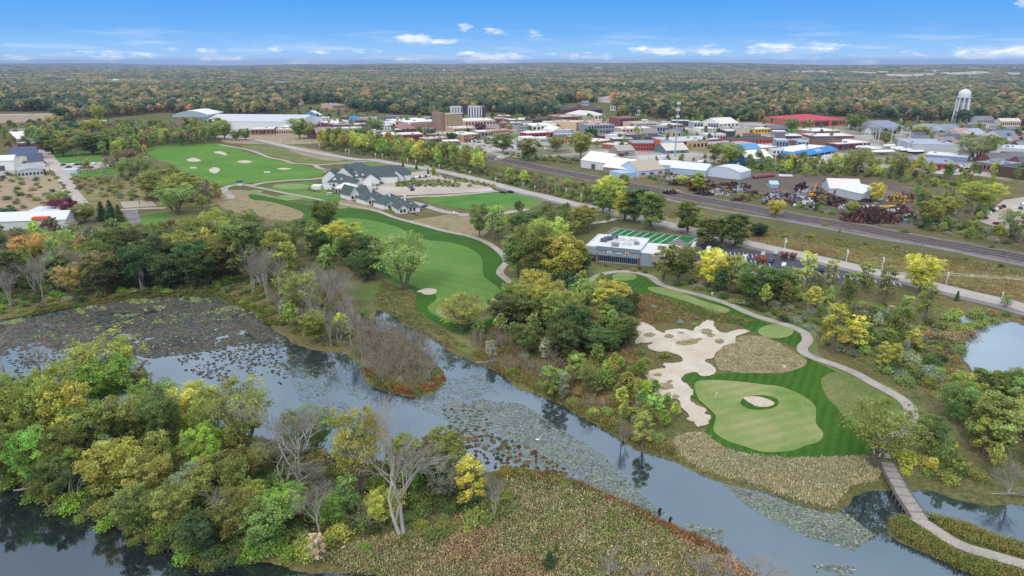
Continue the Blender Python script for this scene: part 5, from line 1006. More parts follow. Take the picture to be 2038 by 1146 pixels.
def bld(name, cat, label, x0, y0, x1, y1, ytop, yback, wall, roof, style='flat', rows=0, cols=0, depth_m=None, h_m=None, side=0, win=None, group=None, z=0.0, door=0):
    """front wall foot from pixel (x0,y0) to (x1,y1); ytop = eaves row, yback = back edge of the roof (photo rows)"""
    A, B = P(x0, y0), P(x1, y1); u = (B - A); W_ = u.length; M = (A + B) / 2; h = h_m or max(2.4, hgt(M, (y0 + y1) / 2 - ytop))
    Q = P((x0 + x1) / 2, yback, h); D = depth_m or min(160, max(6, Q.y - M.y))
    A = Vector((A.x, A.y, float(ground_h([A.x], [A.y])[0]))); root = empty(name, A, math.atan2(u.y, u.x)); tag(root, label, cat, group)
    wm = wall if not isinstance(wall, tuple) else paint(*wall); rm = roof if not isinstance(roof, tuple) else paint(*roof, .8)
    w_ = MB(); r_ = MB(); e = .35
    if style == 'flat':
        w_.box(0, W_, 0, D, -.3, h, top=False); t = min(.35, W_ * .05)
        for b in ((-.06, W_ + .06, -.06, t), (-.06, W_ + .06, D - t, D + .06)): r_.box(b[0], b[1], b[2], b[3], h, h + .5, bottom=True)
        for b in ((-.06, t), (W_ - t, W_ + .06)): r_.box(b[0], b[1], t, D - t, h, h + .5, bottom=True)
        r_.poly([(t, t, h + .1), (W_ - t, t, h + .1), (W_ - t, D - t, h + .1), (t, D - t, h + .1)])
        k = rnd.randint(0, 3) if W_ > 14 else 0
        rw, rd, lab = W_, D, None
    elif style in ('gx', 'gy'):           # gable, ridge along x (front eave) or along y (front gable)
        rise = min(W_ if style == 'gy' else D, 26) * .24; w_.box(0, W_, 0, D, -.3, h, top=False)
        if style == 'gx':
            for x, s in ((0, 1), (W_, 1)): w_.poly([(x, 0, h), (x, D, h), (x, D / 2, h + rise)])
            for a, b in ((-e, D / 2), (D + e, D / 2)):
                za = h - rise * e / (D / 2); r_.poly([(-e, a, za + .15), (W_ + e, a, za + .15), (W_ + e, b, h + rise + .15), (-e, b, h + rise + .15)]); r_.poly([(-e, a, za), (W_ + e, a, za), (W_ + e, a, za + .15), (-e, a, za + .15)])
        else:
            for y in (0, D): w_.poly([(0, y, h), (W_, y, h), (W_ / 2, y, h + rise)])
            for a, b in ((-e, W_ / 2), (W_ + e, W_ / 2)):
                za = h - rise * e / (W_ / 2); r_.poly([(a, -e, za + .15), (a, D + e, za + .15), (b, D + e, h + rise + .15), (b, -e, h + rise + .15)])
        k = 0
    elif style == 'hip':
        rise = min(min(W_, D) * .3, 5.5); i = min(W_, D) / 2; w_.box(0, W_, 0, D, -.3, h, top=False); a = (-e, W_ + e, -e, D + e); rx0, rx1, ry0, ry1 = (i, W_ - i, D / 2, D / 2) if W_ >= D else (W_ / 2, W_ / 2, i, D - i)
        c = [(a[0], a[2], h), (a[1], a[2], h), (a[1], a[3], h), (a[0], a[3], h)]; p0, p1 = ((rx0, ry0, h + rise), (rx1, ry1, h + rise))
        if W_ >= D: fs = [[c[0], c[1], p1, p0], [c[1], c[2], p1], [c[2], c[3], p0, p1], [c[3], c[0], p0]]
        else: fs = [[c[0], c[1], p0], [c[1], c[2], p1, p0], [c[2], c[3], p1], [c[3], c[0], p0, p1]]
        for f in fs: r_.poly(f)
        k = 0
    elif style == 'arch':                # barrel roof, arch facing the camera
        n = 12; rise = W_ * .16; w_.box(0, W_, 0, D, -.3, h, top=False); pr = [(W_ * j / n, h + rise * math.sin(math.pi * (.1 + .8 * j / n)) - rise * math.sin(math.pi * .1)) for j in range(n + 1)]
        for y in (0, D): w_.poly([(x, y, z_) for x, z_ in pr])
        for (xa, za), (xb, zb) in zip(pr, pr[1:]): r_.poly([(xa, -e, za + .12), (xb, -e, zb + .12), (xb, D + e, zb + .12), (xa, D + e, za + .12)])
        k = 0
    w_.build('wall', wm, root); r_.build('roof', rm, root)
    for j in range(k):
        m = MB(); s = rnd.uniform(1.2, 2.4); x, y = rnd.uniform(2, W_ - 4), rnd.uniform(.15, .8) * D; m.box(x, x + s * 1.3, y, y + s, h + .1, h + .1 + rnd.uniform(.8, 1.5)); m.build('roof_unit', METAL, root)
    if rows: windows(root, W_, h, rows, cols, mat=win)
    if rows and side: windows(root, W_, h, rows, side if isinstance(side, int) else side[1], mat=win, side='L' if x0 + x1 > 2 * CX else 'R', D=D)
    if door:
        for j in range(door):
            m = MB(); cx_ = W_ * (j + .5) / door; dw = min(4, W_ / door * .45); m.box(cx_ - dw / 2, cx_ + dw / 2, -.08, .02, 0, min(h * .7, 4)); m.build('loading_door', paint(86, 96, 112), root)
    return root, W_, D, h
def part(root, name, mat, *boxes):
    m = MB()
    for b in boxes: m.box(*b, bottom=True)
    return m.build(name, mat, root)
BRICK = (148, 92, 78); DKBRICK = (112, 74, 74); TAN = (208, 178, 146); BEIGE = (204, 190, 170); WH = (232, 230, 226); RED = (158, 62, 58); PURP = (116, 74, 84); OBRICK = (176, 98, 76); GREYB = (156, 164, 174); CREAM = (222, 210, 184)
BL = '''warehouse|large pale grey warehouse with a broad sloping roof behind the trees|408 257 598 259 243 233|gx|226,228,230|206,206,212|0 0 2
annex|low white annex at the left end of the large pale warehouse|402 263 431 263 254 250|flat|228,228,226|232,232,230|1 4 0
annex|bright blue end block of the large pale warehouse|400 250 408 250 238 236|flat|52,120,186|60,130,196|0 0 0
workshop|low brown brick workshop with a flat pale roof in front of the large warehouse|500 268 546 267 258 253|flat|148,112,92|226,220,212|1 6 1
office|long mauve-brown building with a white roof left of the orange roadside tree|557 266 592 266 254 250|flat|150,120,118|236,234,230|1 8 0
office|small pale-fronted building with pillars beside the long mauve-brown one|551 269 583 269 258 255|flat|206,186,160|236,228,212|1 7 0
house|brown house with a grey gabled roof beside the pink and red trees|634 279 671 277 268 260|gx|128,92,90|156,144,152|1 3 0
store|long building with a white roof behind the red trees|623 252 671 252 247 241|flat|206,200,196|236,234,232|0 0 3
factory|low brown brick factory right of the red trees|657 256 698 255 249 246|flat|142,98,84|176,160,152|1 7 0
factory|pinkish brick block with a grey roof nearest the yellow tree belt|679 265 711 264 257 253|flat|168,112,104|196,188,184|0 0 2
store|small building with a vivid sky blue roof among the flat roofs|694 243 710 243 240 237|gx|200,204,206|38,140,214|0 0 0
store|white flat-roofed store left of the sky blue roof|671 247 694 246 242 238|flat|232,230,228|240,238,236|0 0 1
factory|dark purple-brick factory behind the dark green tree|711 249 748 248 240 236|flat|104,74,88|150,120,110|1 7 0
garage|white-roofed building with vehicles on the roof deck|706 254 735 253 249 245|flat|190,176,168|240,238,234|0 0 0
store|white-fronted building with a dark blue doorway and yellow trim|760 257 789 256 245 241|flat|236,234,232|240,238,236|1 3 2
store|dark red brick block right of the white-fronted building|789 255 801 254 244 241|flat|138,66,66|180,150,144|1 2 0
hall|brown hip-roofed hall in the middle of the flat roofs|800 265 829 264 257 250|hip|140,90,76|162,122,116|1 5 0
shop|navy building with a cream roof edge in front of the brown hall|782 265 800 265 259 256|flat|66,58,76|226,218,196|1 3 0
factory|long row of red and grey brick workshops with white roofs above the yellow trees|766 284 842 281 269 264|flat|150,72,78|232,230,228|1 14 0
tank_house|tall narrow white box building above the yellow trees|738 270 747 270 260 258|flat|226,228,228|236,236,234|0 0 0
warehouse|wide warehouse with a white sawtooth roof and dark blue gutter left of the hotel|812 252 878 248 243 235|flat|96,94,118|238,238,236|1 9 0
factory|pink-brown brick block below the wide white roof|828 262 876 259 247 244|flat|184,136,122|150,128,128|0 0 0
school|beige building with a blue roof section up the slope|663 218 686 217 209 205|flat|208,182,158|190,176,164|1 6 0
house|white house with a blue roof up the wooded slope|580 210 592 210 205 202|gx|232,230,228|84,104,150|0 0 0
house|small white shed with blue side beside the scrub|634 234 642 233 229 226|gx|96,160,200|232,230,228|0 0 0
civic_hall|long low sand-coloured hall with a white domed roof right of the hotel|926 252 986 250 241 235|flat|206,176,150|232,228,222|1 10 0
shop_row|two-section tan building with arched ground floor in front of the hotel|904 270 946 268 256 251|flat|214,178,146|226,216,204|2 9 0
shop_row|brick building with a bright white roof and tall windows beside the parking lot|923 282 954 279 268 262|flat|206,160,132|244,243,240|2 6 2
shop_row|cream and slate-blue shop with a pale roof right of the bright white roof|951 274 978 273 263 259|flat|160,150,150|232,226,212|1 4 0
shop_row|pinkish tan two-storey terrace with many windows|979 273 1016 270 260 257|flat|214,172,148|206,176,158|2 10 0
store|low brown store with a pale roof beside the dark tree|850 286 891 283 276 272|flat|142,110,100|218,206,198|1 5 0
store|grey store with a white roof beside the parking lot|884 290 916 289 282 278|flat|112,106,106|228,224,220|0 0 0
office|brick office with a white roof and chimney behind the street trees|1016 247 1050 246 239 235|flat|158,104,92|236,232,228|2 6 0
factory|dark maroon brick factory with pale lettering band|1059 251 1096 249 239 236|flat|104,62,66|92,84,88|1 6 0
office|long brick building with pink-grey roof on the rise|1120 243 1163 241 233 228|flat|134,86,86|196,170,168|2 9 0
church|brick church with a dark pyramid roof on the rise|1119 227 1143 226 219 212|hip|142,84,84|84,82,98|1 4 0
house|white house with a curved front and grey roof on the rise|1176 240 1204 238 230 224|hip|236,230,218|222,216,206|1 4 0
house|dark flat-topped house above the white curved house|1178 225 1199 224 219 214|hip|78,64,84|88,84,82|1 4 0
school|square brick building with tall light windows below the woods|1234 252 1270 250 236 232|flat|140,84,80|150,116,112|2 8 2
office|cream three-storey building with large dark window bays|1146 261 1170 258 244 238|flat|222,190,154|214,196,174|3 4 2
office|long tan annex with an orange roof behind the grey bank|1170 255 1212 250 245 240|flat|206,176,146|222,168,126|1 8 0
bank|large slate-grey building with a blue-grey side wall|1170 268 1222 266 250 245|flat|146,150,158|170,172,180|2 9 2
shop_row|cream front with dark windows left of the three-storey building|1120 258 1143 257 246 243|flat|218,206,178|190,178,168|2 5 0
store|white flat roofs stepping down beside the gabled white hall|1060 262 1108 259 250 245|flat|234,232,228|244,243,240|1 6 0
white_hall|white gabled hall with rows of windows facing the trees|1101 274 1127 273 261 255|gy|238,236,230|236,234,230|2 5 0
shop_row|long red brick building with white parapet left of the white hall|1050 279 1101 276 265 261|flat|170,60,66|240,238,236|1 7 0
store|light blue flat-fronted store right of the white hall|1128 273 1141 271 260 257|flat|142,172,222|206,208,212|0 0 0
store|low white store below the long red building|1041 284 1068 283 275 271|flat|232,230,230|240,238,238|1 4 0
store|glass-fronted pale green store below the white hall|1075 285 1098 284 276 272|flat|200,212,210|226,228,228|1 6 0
store|wide white-roofed store with a blue glass front by the broad street|1238 265 1296 263 256 252|flat|214,190,168|242,240,236|1 8 0
store|low maroon store behind the round green tree|1201 278 1216 277 271 268|flat|116,66,70|170,140,138|0 0 1
store|white block with a blank side wall beside the maroon store|1217 280 1234 279 270 267|flat|234,232,230|238,236,234|0 0 0
store|orange brick sheds with patched white roofs above the scrub|1180 288 1216 285 281 276|flat|198,128,96|240,236,232|1 5 0
workshop|long low brick workshop with a pale roof left of the red mill|1230 298 1258 294 288 283|flat|164,100,84|220,214,208|1 5 0
shed|grey-green metal shed with white door in front of the red mill|1230 311 1263 309 300 295|gx|158,156,148|176,172,160|0 0 1
store|black-roofed wide store behind the red brick mill|1268 281 1327 279 274 268|flat|110,84,84|66,70,88|0 0 0
store|bright red box building with a white roof beside the mast|1318 283 1344 281 276 272|flat|186,52,56|232,228,228|0 0 0
factory|long tan factory with a small chimney tower near the woods|1266 257 1316 255 246 241|flat|210,178,160|198,182,172|2 10 0
store|brick store with a pale roof beside the tan factory|1326 258 1359 256 249 245|flat|160,112,104|226,222,220|1 5 0
factory|long maroon factory with a weathered white roof right of the mast|1346 289 1437 283 280 272|flat|120,76,76|206,200,206|1 14 0
office|tan stone-fronted block in front of the long maroon factory|1378 298 1408 296 283 280|flat|206,168,130|176,160,152|1 4 0
factory|wide brown factory with a grey and white roof behind the yellow trees|1422 297 1503 292 288 281|flat|132,98,92|186,174,164|1 9 0
factory|long orange brick factory with a dark roof|1458 288 1546 285 278 272|flat|188,92,72|78,84,98|1 12 0
house|white gabled building by the road under the woods|1431 254 1470 252 246 241|gx|238,236,228|228,226,220|1 5 0
metal_store|beige metal store with blank walls and one brown door|1450 267 1502 265 256 252|flat|206,196,166|176,170,176|0 0 0
restaurant|yellow, white and blue roadside restaurant|1503 266 1532 265 257 254|flat|226,182,66|236,234,228|1 5 0
store|long white low building with a red stripe by the broad street|1394 262 1424 261 256 253|flat|236,232,232|240,238,238|1 5 0
canopy_shed|open shed with a teal front and tan roof beside the mast|1325 306 1370 304 299 293|gx|96,132,140|222,212,196|0 0 2
boat_shed|bright blue metal building with a blue side wall|1483 308 1514 306 297 292|gx|86,150,206|100,160,214|0 0 0
boat_shed|blue metal building with a low white roof nearest the railway|1486 328 1537 325 316 308|gx|74,146,206|240,240,240|0 0 2
warehouse|white flat roof between the blue sheds and the orange factory|1508 301 1545 298 294 288|flat|190,150,130|240,238,236|0 0 0
theatre|tall brown windowless brick block behind the blue canopy|1625 298 1674 296 279 275|flat|148,110,84|84,88,104|0 0 0
warehouse|white-roofed warehouse behind the tall brown block|1620 276 1700 275 271 266|flat|130,84,88|240,238,236|0 0 0
warehouse|purple-brick warehouse with a bright white roof|1666 300 1730 296 286 279|flat|118,72,86|242,240,238|1 6 2
workshop|low mauve workshops with a blue-grey roof left of the tall brown block|1592 291 1624 289 281 276|flat|128,92,92|160,166,180|0 0 0
shop_row|low tan brick shops with white roof below the red-roofed school|1618 268 1671 266 261 256|flat|186,138,112|238,236,232|1 9 0
house_row|long grey-roofed apartment house left of the water tower road|1758 262 1800 260 254 246|gx|206,210,216|140,150,170|1 9 0
house_row|long blue-grey roofed apartment house right of the yellow hedge|1848 267 1887 267 261 253|gx|200,206,212|146,152,168|1 9 0
house_row|gabled blue-grey apartment house nearest the water tower|1887 269 1918 268 261 255|gx|206,210,216|140,148,166|1 7 0
depot|very long low pale depot with a flecked roof behind the boats|1814 301 1908 303 289 276|flat|196,196,202|176,180,196|0 0 0
warehouse|white flat-roofed warehouse at the right edge with a dark doorway|1980 313 2060 318 297 288|flat|210,208,208|216,222,232|0 0 2
works|blue-roofed works with a long low red front wall|1803 333 1905 338 326 312|flat|172,78,70|150,156,176|1 10 0
works|white upper hall joined behind the blue-roofed works|1840 318 1924 324 311 303|flat|124,150,176|232,230,226|0 0 0
works|grey-roofed brown building with dark window bands|1939 339 1985 346 326 316|flat|142,118,104|150,158,172|1 6 2
works|dark brown building with a charcoal roof at the right edge|1978 350 2060 362 337 322|flat|92,74,62|92,92,102|0 0 0
house|pink-roofed bungalow among the trees below the water tower|1917 275 1945 274 269 263|gx|220,206,200|196,156,150|1 3 0
house|white house with a grey roof beside the pink-roofed bungalow|1945 277 1969 276 270 264|gx|228,228,230|176,182,192|1 3 0
house|white double-gabled house with a slate roof near the right edge|1994 283 2030 283 275 268|gx|232,232,232|128,136,154|1 5 0
shed|white steel shed with a long bright roof by the railway|1156 333 1206 340 322 313|gx|220,220,220|242,241,238|0 0 1
shed|lower white-roofed shed with a brown wall beside the white steel shed|1200 343 1249 349 335 325|gx|150,132,120|240,238,234|0 0 0
long_shed|long pale blue shed with a white roof behind the tan-roofed one|1308 335 1350 338 329 324|gx|176,200,216|228,230,232|0 0 0
long_shed|pale blue-white long shed in the middle of the row|1333 345 1404 352 337 330|gx|170,194,212|226,228,230|0 0 0
long_shed|rounded translucent white shed at the end of the row|1403 350 1472 358 341 333|arch|206,216,226|220,224,230|0 0 0
scrap_shed|low white-roofed shed with an open blue bay in the scrapyard|1650 384 1714 386 376 365|gx|196,206,210|232,222,214|0 0 2
scrap_shed|long white steel shed with a pale roof and grey end wall in the scrapyard|1714 401 1757 398 385 372|gy|196,202,206|232,232,230|0 0 1
hut|small light blue hut among the scrap heaps|1533 374 1549 374 367 363|gx|150,186,210|190,210,222|0 0 0
long_warehouse|long beige warehouse with a plain wall at the far left|-20 245 105 243 230 227|flat|214,190,168|206,188,172|0 0 0
shed|white-roofed shed left of the brown-leaved trees|34 281 61 279 276 269|gx|206,198,190|242,240,238|0 0 0
shed|white-roofed shed with a grey wall right of the brown-leaved trees|86 279 105 277 274 266|gx|176,170,170|242,240,238|0 0 0
shed|small white gabled shed with one blue door|116 262 127 262 256 251|gy|214,218,226|238,238,238|0 0 0
farm_shed|white low shed half hidden in the left trees|160 255 215 254 251 247|gx|226,222,218|236,232,228|0 0 0
barrack|long cream building with a dark slate roof beside the lane|23 321 75 318 310 302|gx|226,220,204|92,98,124|0 0 0
barrack|shorter cream building with a dark slate roof by the lane|58 332 88 330 322 314|gx|228,222,206|84,92,116|0 0 0
store|white steel store with a blue roller door at the left edge|-20 341 30 339 321 315|gx|236,236,230|232,234,230|0 0 1
dome_hall|low white curved-roof hall at the edge of the woods|343 233 415 233 229 223|arch|176,190,200|240,240,240|0 0 0
trailer_home|pale grey site trailer beside the long car park|124 346 154 345 339 337|flat|206,210,214|226,228,230|0 0 0
park_house|cream-roofed visitor building up the hill behind downtown|1240 207 1266 206 200 195|hip|226,214,200|170,160,170|1 4 0'''
def far_town():
    for l in BL.strip().split('\n'):
        nm, lab, g, st, wl, rf, wn = l.split('|'); a = [float(v) for v in g.split()]; rows, cols, dr = [int(v) for v in wn.split()]
        t = lambda s: tuple(int(v) for v in s.split(','))
        bld(nm, {'barrack': 'building', 'works': 'factory', 'shop_row': 'shops', 'annex': 'building'}.get(nm, nm.replace('_', ' ')), lab, *a, t(wl), t(rf), st, rows, cols, door=dr)
far_town()
# the workshop with the arched roof
bld('workshop', 'workshop', 'grey workshop with an arched roof and a row of square blue windows', 36, 354, 88, 350, 341, 330, (204, 206, 202), (170, 176, 180), 'arch', 1, 7)
# the factory hidden behind the left wood: long white roof with an orange part
fr, W_, D_, h_ = bld('factory', 'factory', 'long white-roofed factory with an orange roof section behind the left wood', -60, 461, 134, 454, 440, 428, (214, 216, 220), (226, 228, 232), 'gx')
part(fr, 'orange_roof', paint(226, 112, 52), (W_ * .655, W_ * .82, -.6, D_ * .45, h_ + .1, h_ + 1.5)); part(fr, 'raised_hall', paint(222, 226, 230), (W_ * .56, W_ * .88, D_ * .5, D_ + 5, -.2, h_ + 3.6))
# hotel
ht, W_, D_, h_ = bld('hotel', 'hotel', 'eight-storey tan brick hotel with a white cornice and a darker brown rear wing', 889, 261, 921, 258, 229, 226, (218, 186, 142), (190, 176, 160), 'flat', 8, 8, depth_m=16)
part(ht, 'cornice', paint(236, 226, 206), (-.5, W_ + .5, -.5, .3, h_ - .3, h_ + .9)); part(ht, 'rear_wing', paint(158, 128, 112), (-6.0, -.05, 2, 20, -.2, h_ + 2.2)); part(ht, 'elevator_house', paint(160, 130, 114), (-4.5, 2, 16.1, 20, h_ - 1, h_ + 3.6)); part(ht, 'ground_floor', paint(226, 216, 198), (-.25, W_ + .25, -.25, -.02, 0, 3.2))
# twin apartment block
for (x0, x1, lab) in ((899, 921, 'left wing'), (931, 958, 'right wing')): pass
ap, W_, D_, h_ = bld('apartment_block', 'apartments', 'white-columned apartment block with a dark central tower behind the hotel', 899, 241, 966, 240, 215, 213, (226, 222, 214), (200, 196, 190), 'flat', 0, 0, depth_m=18)
part(ap, 'core_tower', paint(72, 62, 76), (W_ * .32, W_ * .475, -1.2, D_ * .8, -.2, h_ + 4.5)); part(ap, 'end_wall', paint(76, 72, 92), (W_ * .9, W_ + .3, -.25, D_ + .1, -.2, h_ + .3))
for k in range(12):
    u = (k + .6) / 12.4
    if .3 < u < .49 or u > .89: continue
    o = link('window_strip', pane(paint(96, 104, 128)), ap); o.location = (u * W_, -.05, .8); o.scale = (W_ / 12.4 * .48, .12, h_ - 1.2)
# church tower, chimneys
ct = empty('church_tower', P(1153, 226)); tag(ct, 'round-topped brick church tower right of the dark pyramid roof', 'tower'); part(ct, 'shaft', paint(136, 84, 84), (-2.6, 2.6, 0, 5, -.3, 15)); m = MB(); m.tube([(0, 2.5, 15), (0, 2.5, 17), (0, 2.5, 18.6)], [2.5, 2.2, .4], 10); m.build('dome', paint(150, 120, 130), ct)
# red brick mill
ml, W_, D_, h_ = bld('brick_mill', 'mill', 'long two-storey red brick mill with a square tower', 1258, 300, 1345, 300, 286, 279, (176, 84, 68), (150, 164, 172), 'flat', 2, 16)
part(ml, 'stair_tower', paint(184, 84, 66), (W_ * .5, W_ * .62, -2.5, 5, -.2, h_ + 3.2)); part(ml, 'loading_shed', paint(150, 70, 64), (W_ * .66, W_ * .95, -6, -.05, -.2, 4))
# tan-roofed blue shed
bs, W_, D_, h_ = bld('shed', 'shed', 'pale blue shed with a tan gabled roof and stone base by the railway', 1271, 354, 1322, 349, 339, 324, (190, 208, 226), (190, 176, 158), 'gx', 0, 0, depth_m=24, door=3)
part(bs, 'lean_to', paint(176, 198, 222), (-13, -.05, 3, 18, -.2, h_ * .8)); part(bs, 'stone_base', paint(186, 172, 152), (-.12, W_ + .12, -.14, -.02, -.2, h_ * .38))
# school with the red roof
sc_, W_, D_, h_ = bld('school', 'school', 'low brick school with a broad red hipped roof', 1586, 253, 1686, 250, 240, 231, (176, 116, 92), (196, 78, 92), 'hip', 1, 18)
part(sc_, 'entrance', paint(86, 60, 80), (W_ * .35, W_ * .68, -.2, -.02, 0, h_ * .8)); part(sc_, 'sign_pillar', paint(214, 92, 92), (W_ * .6, W_ * .65, -3, -1, -.2, h_ * .9))
# blue canopy store with pale lettering on the canopy
cs, W_, D_, h_ = bld('store', 'store', 'store with a long white roof and a sloping bright blue front canopy carrying white letters', 1580, 314, 1649, 302, 298, 290, (176, 120, 100), (240, 240, 238), 'flat', 0, 0, depth_m=24)
m = MB(); m.poly([(-1, -9, h_ * .55), (W_ + 1, -9, h_ * .55), (W_ + 1, .2, h_ + 1), (-1, .2, h_ + 1)]); m.poly([(-1, -9, h_ * .55 - .5), (W_ + 1, -9, h_ * .55 - .5), (W_ + 1, -9, h_ * .55), (-1, -9, h_ * .55)]); cn_ = m.build('canopy', paint(58, 136, 206), cs)
for k in range(6): part(cs, 'canopy_post', WHITE, (W_ * k / 5 - .15, W_ * k / 5 + .15, -8.8, -8.5, -.2, h_ * .55 - .5))
def text(s, size, mat, parent, loc, rot, name='lettering', ext=.03, align='CENTER'):
    c = bpy.data.curves.new(name, 'FONT'); c.body = s; c.size = size; c.extrude = ext; c.align_x = align; c.align_y = 'CENTER'; c.resolution_u = 2; c.materials.append(mat); o = bpy.data.objects.new(name, c); COL.objects.link(o); o.parent = parent; o.parent = None; bpy.context.view_layer.update(); me = bpy.data.meshes.new_from_object(o); bpy.data.objects.remove(o); o = link(name, me, parent); o.location = loc; o.rotation_euler = rot; return o
sl = (h_ * .45 + 1) / 9.2; m = MB()
for j in range(3):
    for a, b_, c_, d_2 in ((0, .9, -6.2, -2.4), (.9, 2.6, -6.2, -5.4), (.9, 2.2, -4.6, -3.9), (.9, 2.6, -3.1, -2.4)):
        m.poly([(W_ * .45 + j * 3.6 + x + (y + 6) * .35, y, h_ * .55 + (y + 9) * sl + .12) for x, y in ((a, c_), (b_, c_), (b_, d_2), (a, d_2))])
m.build('lettering', WHITE, cs)
part(cs, 'corner_wing', paint(176, 122, 106), (-16, -1.05, -6, 6, -.2, h_ * .8)); part(cs, 'wing_roof', paint(52, 122, 196), (-16.4, -1.0, -6.4, 6.4, h_ * .8, h_ * .8 + 1.2))

# ------------------------------------------------------------------ the sports building
sb, W_, D_, h_ = bld('sports_building', 'building', 'long blue-grey sports building with a white flat roof and a strip of tall windows', 1165, 518, 1272, 529, 503, 470, (150, 164, 180), (226, 225, 222), 'flat', 0, 0, h_m=6.2)
fm = paint(34, 40, 50); n = 20
for k in range(n):
    o = link('window', pane(GLASS), sb); o.location = (W_ * (.235 + .735 * (k + .5) / n), -.06, .7); o.scale = (W_ * .735 / n * .82, .16, 2.3)
for u_, w2 in ((.06, 2.2), (.15, 2.4)): o = link('door', pane(fm), sb); o.location = (W_ * u_, -.05, .1); o.scale = (w2, .16, 2.7)
part(sb, 'parapet', paint(132, 146, 162), (W_ * .2, W_ + .12, -.3, -.08, h_ - .9, h_ + .7)); part(sb, 'brick_pier', paint(150, 92, 78), (W_ * .195, W_ * .23, -.32, -.02, 0, 3.4), (W_ * .975, W_ * 1.0, -.32, -.02, 0, 3.4))
part(sb, 'sign_panel', WHITE, (W_ * .41, W_ * .485, -.42, -.31, h_ - 2.3, h_ - .95)); m = MB(); m.tube([(W_ * .445, -.42, h_ - 1.6), (W_ * .445, -.5, h_ - 1.6)], [.42, .42], 12); m.build('sign_emblem', paint(120, 140, 130), sb); m = MB()
for u_ in (.58, .605, .63, .66):
    m.box(W_ * u_, W_ * u_ + .5, -.4, -.31, h_ - 2.1, h_ - 1.2, bottom=True)
m.build('sign_lettering', paint(196, 206, 216), sb); m = MB(); m.tube([(W_ * .77, -.3, h_ - 1.6), (W_ * .77, -.5, h_ - 1.6)], [.55, .55], 14); m.build('round_badge', paint(190, 66, 66), sb); part(sb, 'badge_panel', WHITE, (W_ * .74, W_ * .80, -.42, -.31, h_ - 2.3, h_ - .95))
for (u_, v_) in ((.5, .72), (.72, .72), (.46, .40), (.68, .40)):
    m = MB(); x, y = W_ * u_, D_ * v_; b = 2.2
    for j in range(4):
        c4 = [(-b, -b), (b, -b), (b, b), (-b, b)]; p, q = c4[j], c4[(j + 1) % 4]; m.poly([(x + p[0], y + p[1], h_ + .12), (x + q[0], y + q[1], h_ + .12), (x + q[0] * .3, y + q[1] * .3, h_ + .95), (x + p[0] * .3, y + p[1] * .3, h_ + .95)])
    m.poly([(x + a * b * .3, y + c * b * .3, h_ + .95) for a, c in ((-1, -1), (1, -1), (1, 1), (-1, 1))]); m.build('skylight', paint(190, 192, 196, .3), sb)
for (u_, v_) in ((.17, .42), (.2, .55), (.24, .62), (.3, .8)): part(sb, 'roof_unit', paint(92, 98, 112), (W_ * u_, W_ * u_ + 2.6, D_ * v_, D_ * v_ + 2.0, h_ + .1, h_ + 1.5))
wx0 = W_ + .1; part(sb, 'wing_wall', paint(150, 164, 180), (wx0, W_ + 15, .6, D_ * .8, -.3, h_ - .8)); part(sb, 'wing_roof', paint(224, 223, 220, .8), (wx0, W_ + 15.3, .3, D_ * .8 + .3, h_ - .78, h_ - .45)); part(sb, 'porch', paint(170, 160, 150), (W_ + 5, W_ + 15.4, -1.4, .55, 2.6, h_ - .85)); part(sb, 'porch_glass', GLASS, (W_ + 6, W_ + 15, .4, .58, .2, 2.5)); part(sb, 'roof_unit', paint(92, 98, 112), (W_ + 6, W_ + 8.6, 7, 9, h_ - .4, h_ + .9))
m = MB(); px_, py_ = W_ + 12.5, D_ * .8 + 3.5; q = 5.0
for j in range(4):
    c4 = [(-q, -q), (q, -q), (q, q), (-q, q)]; a, b = c4[j], c4[(j + 1) % 4]; m.poly([(px_ + a[0], py_ + a[1], h_ - 1.5), (px_ + b[0], py_ + b[1], h_ - 1.5), (px_, py_, h_ + 1.6)])
m.build('pyramid_roof', paint(126, 118, 122, .8), sb); part(sb, 'pavilion_wall', paint(150, 160, 172), (px_ - 4.5, px_ + 4.5, py_ - 2.9, py_ + 4.5, -.2, h_ - 1.5))

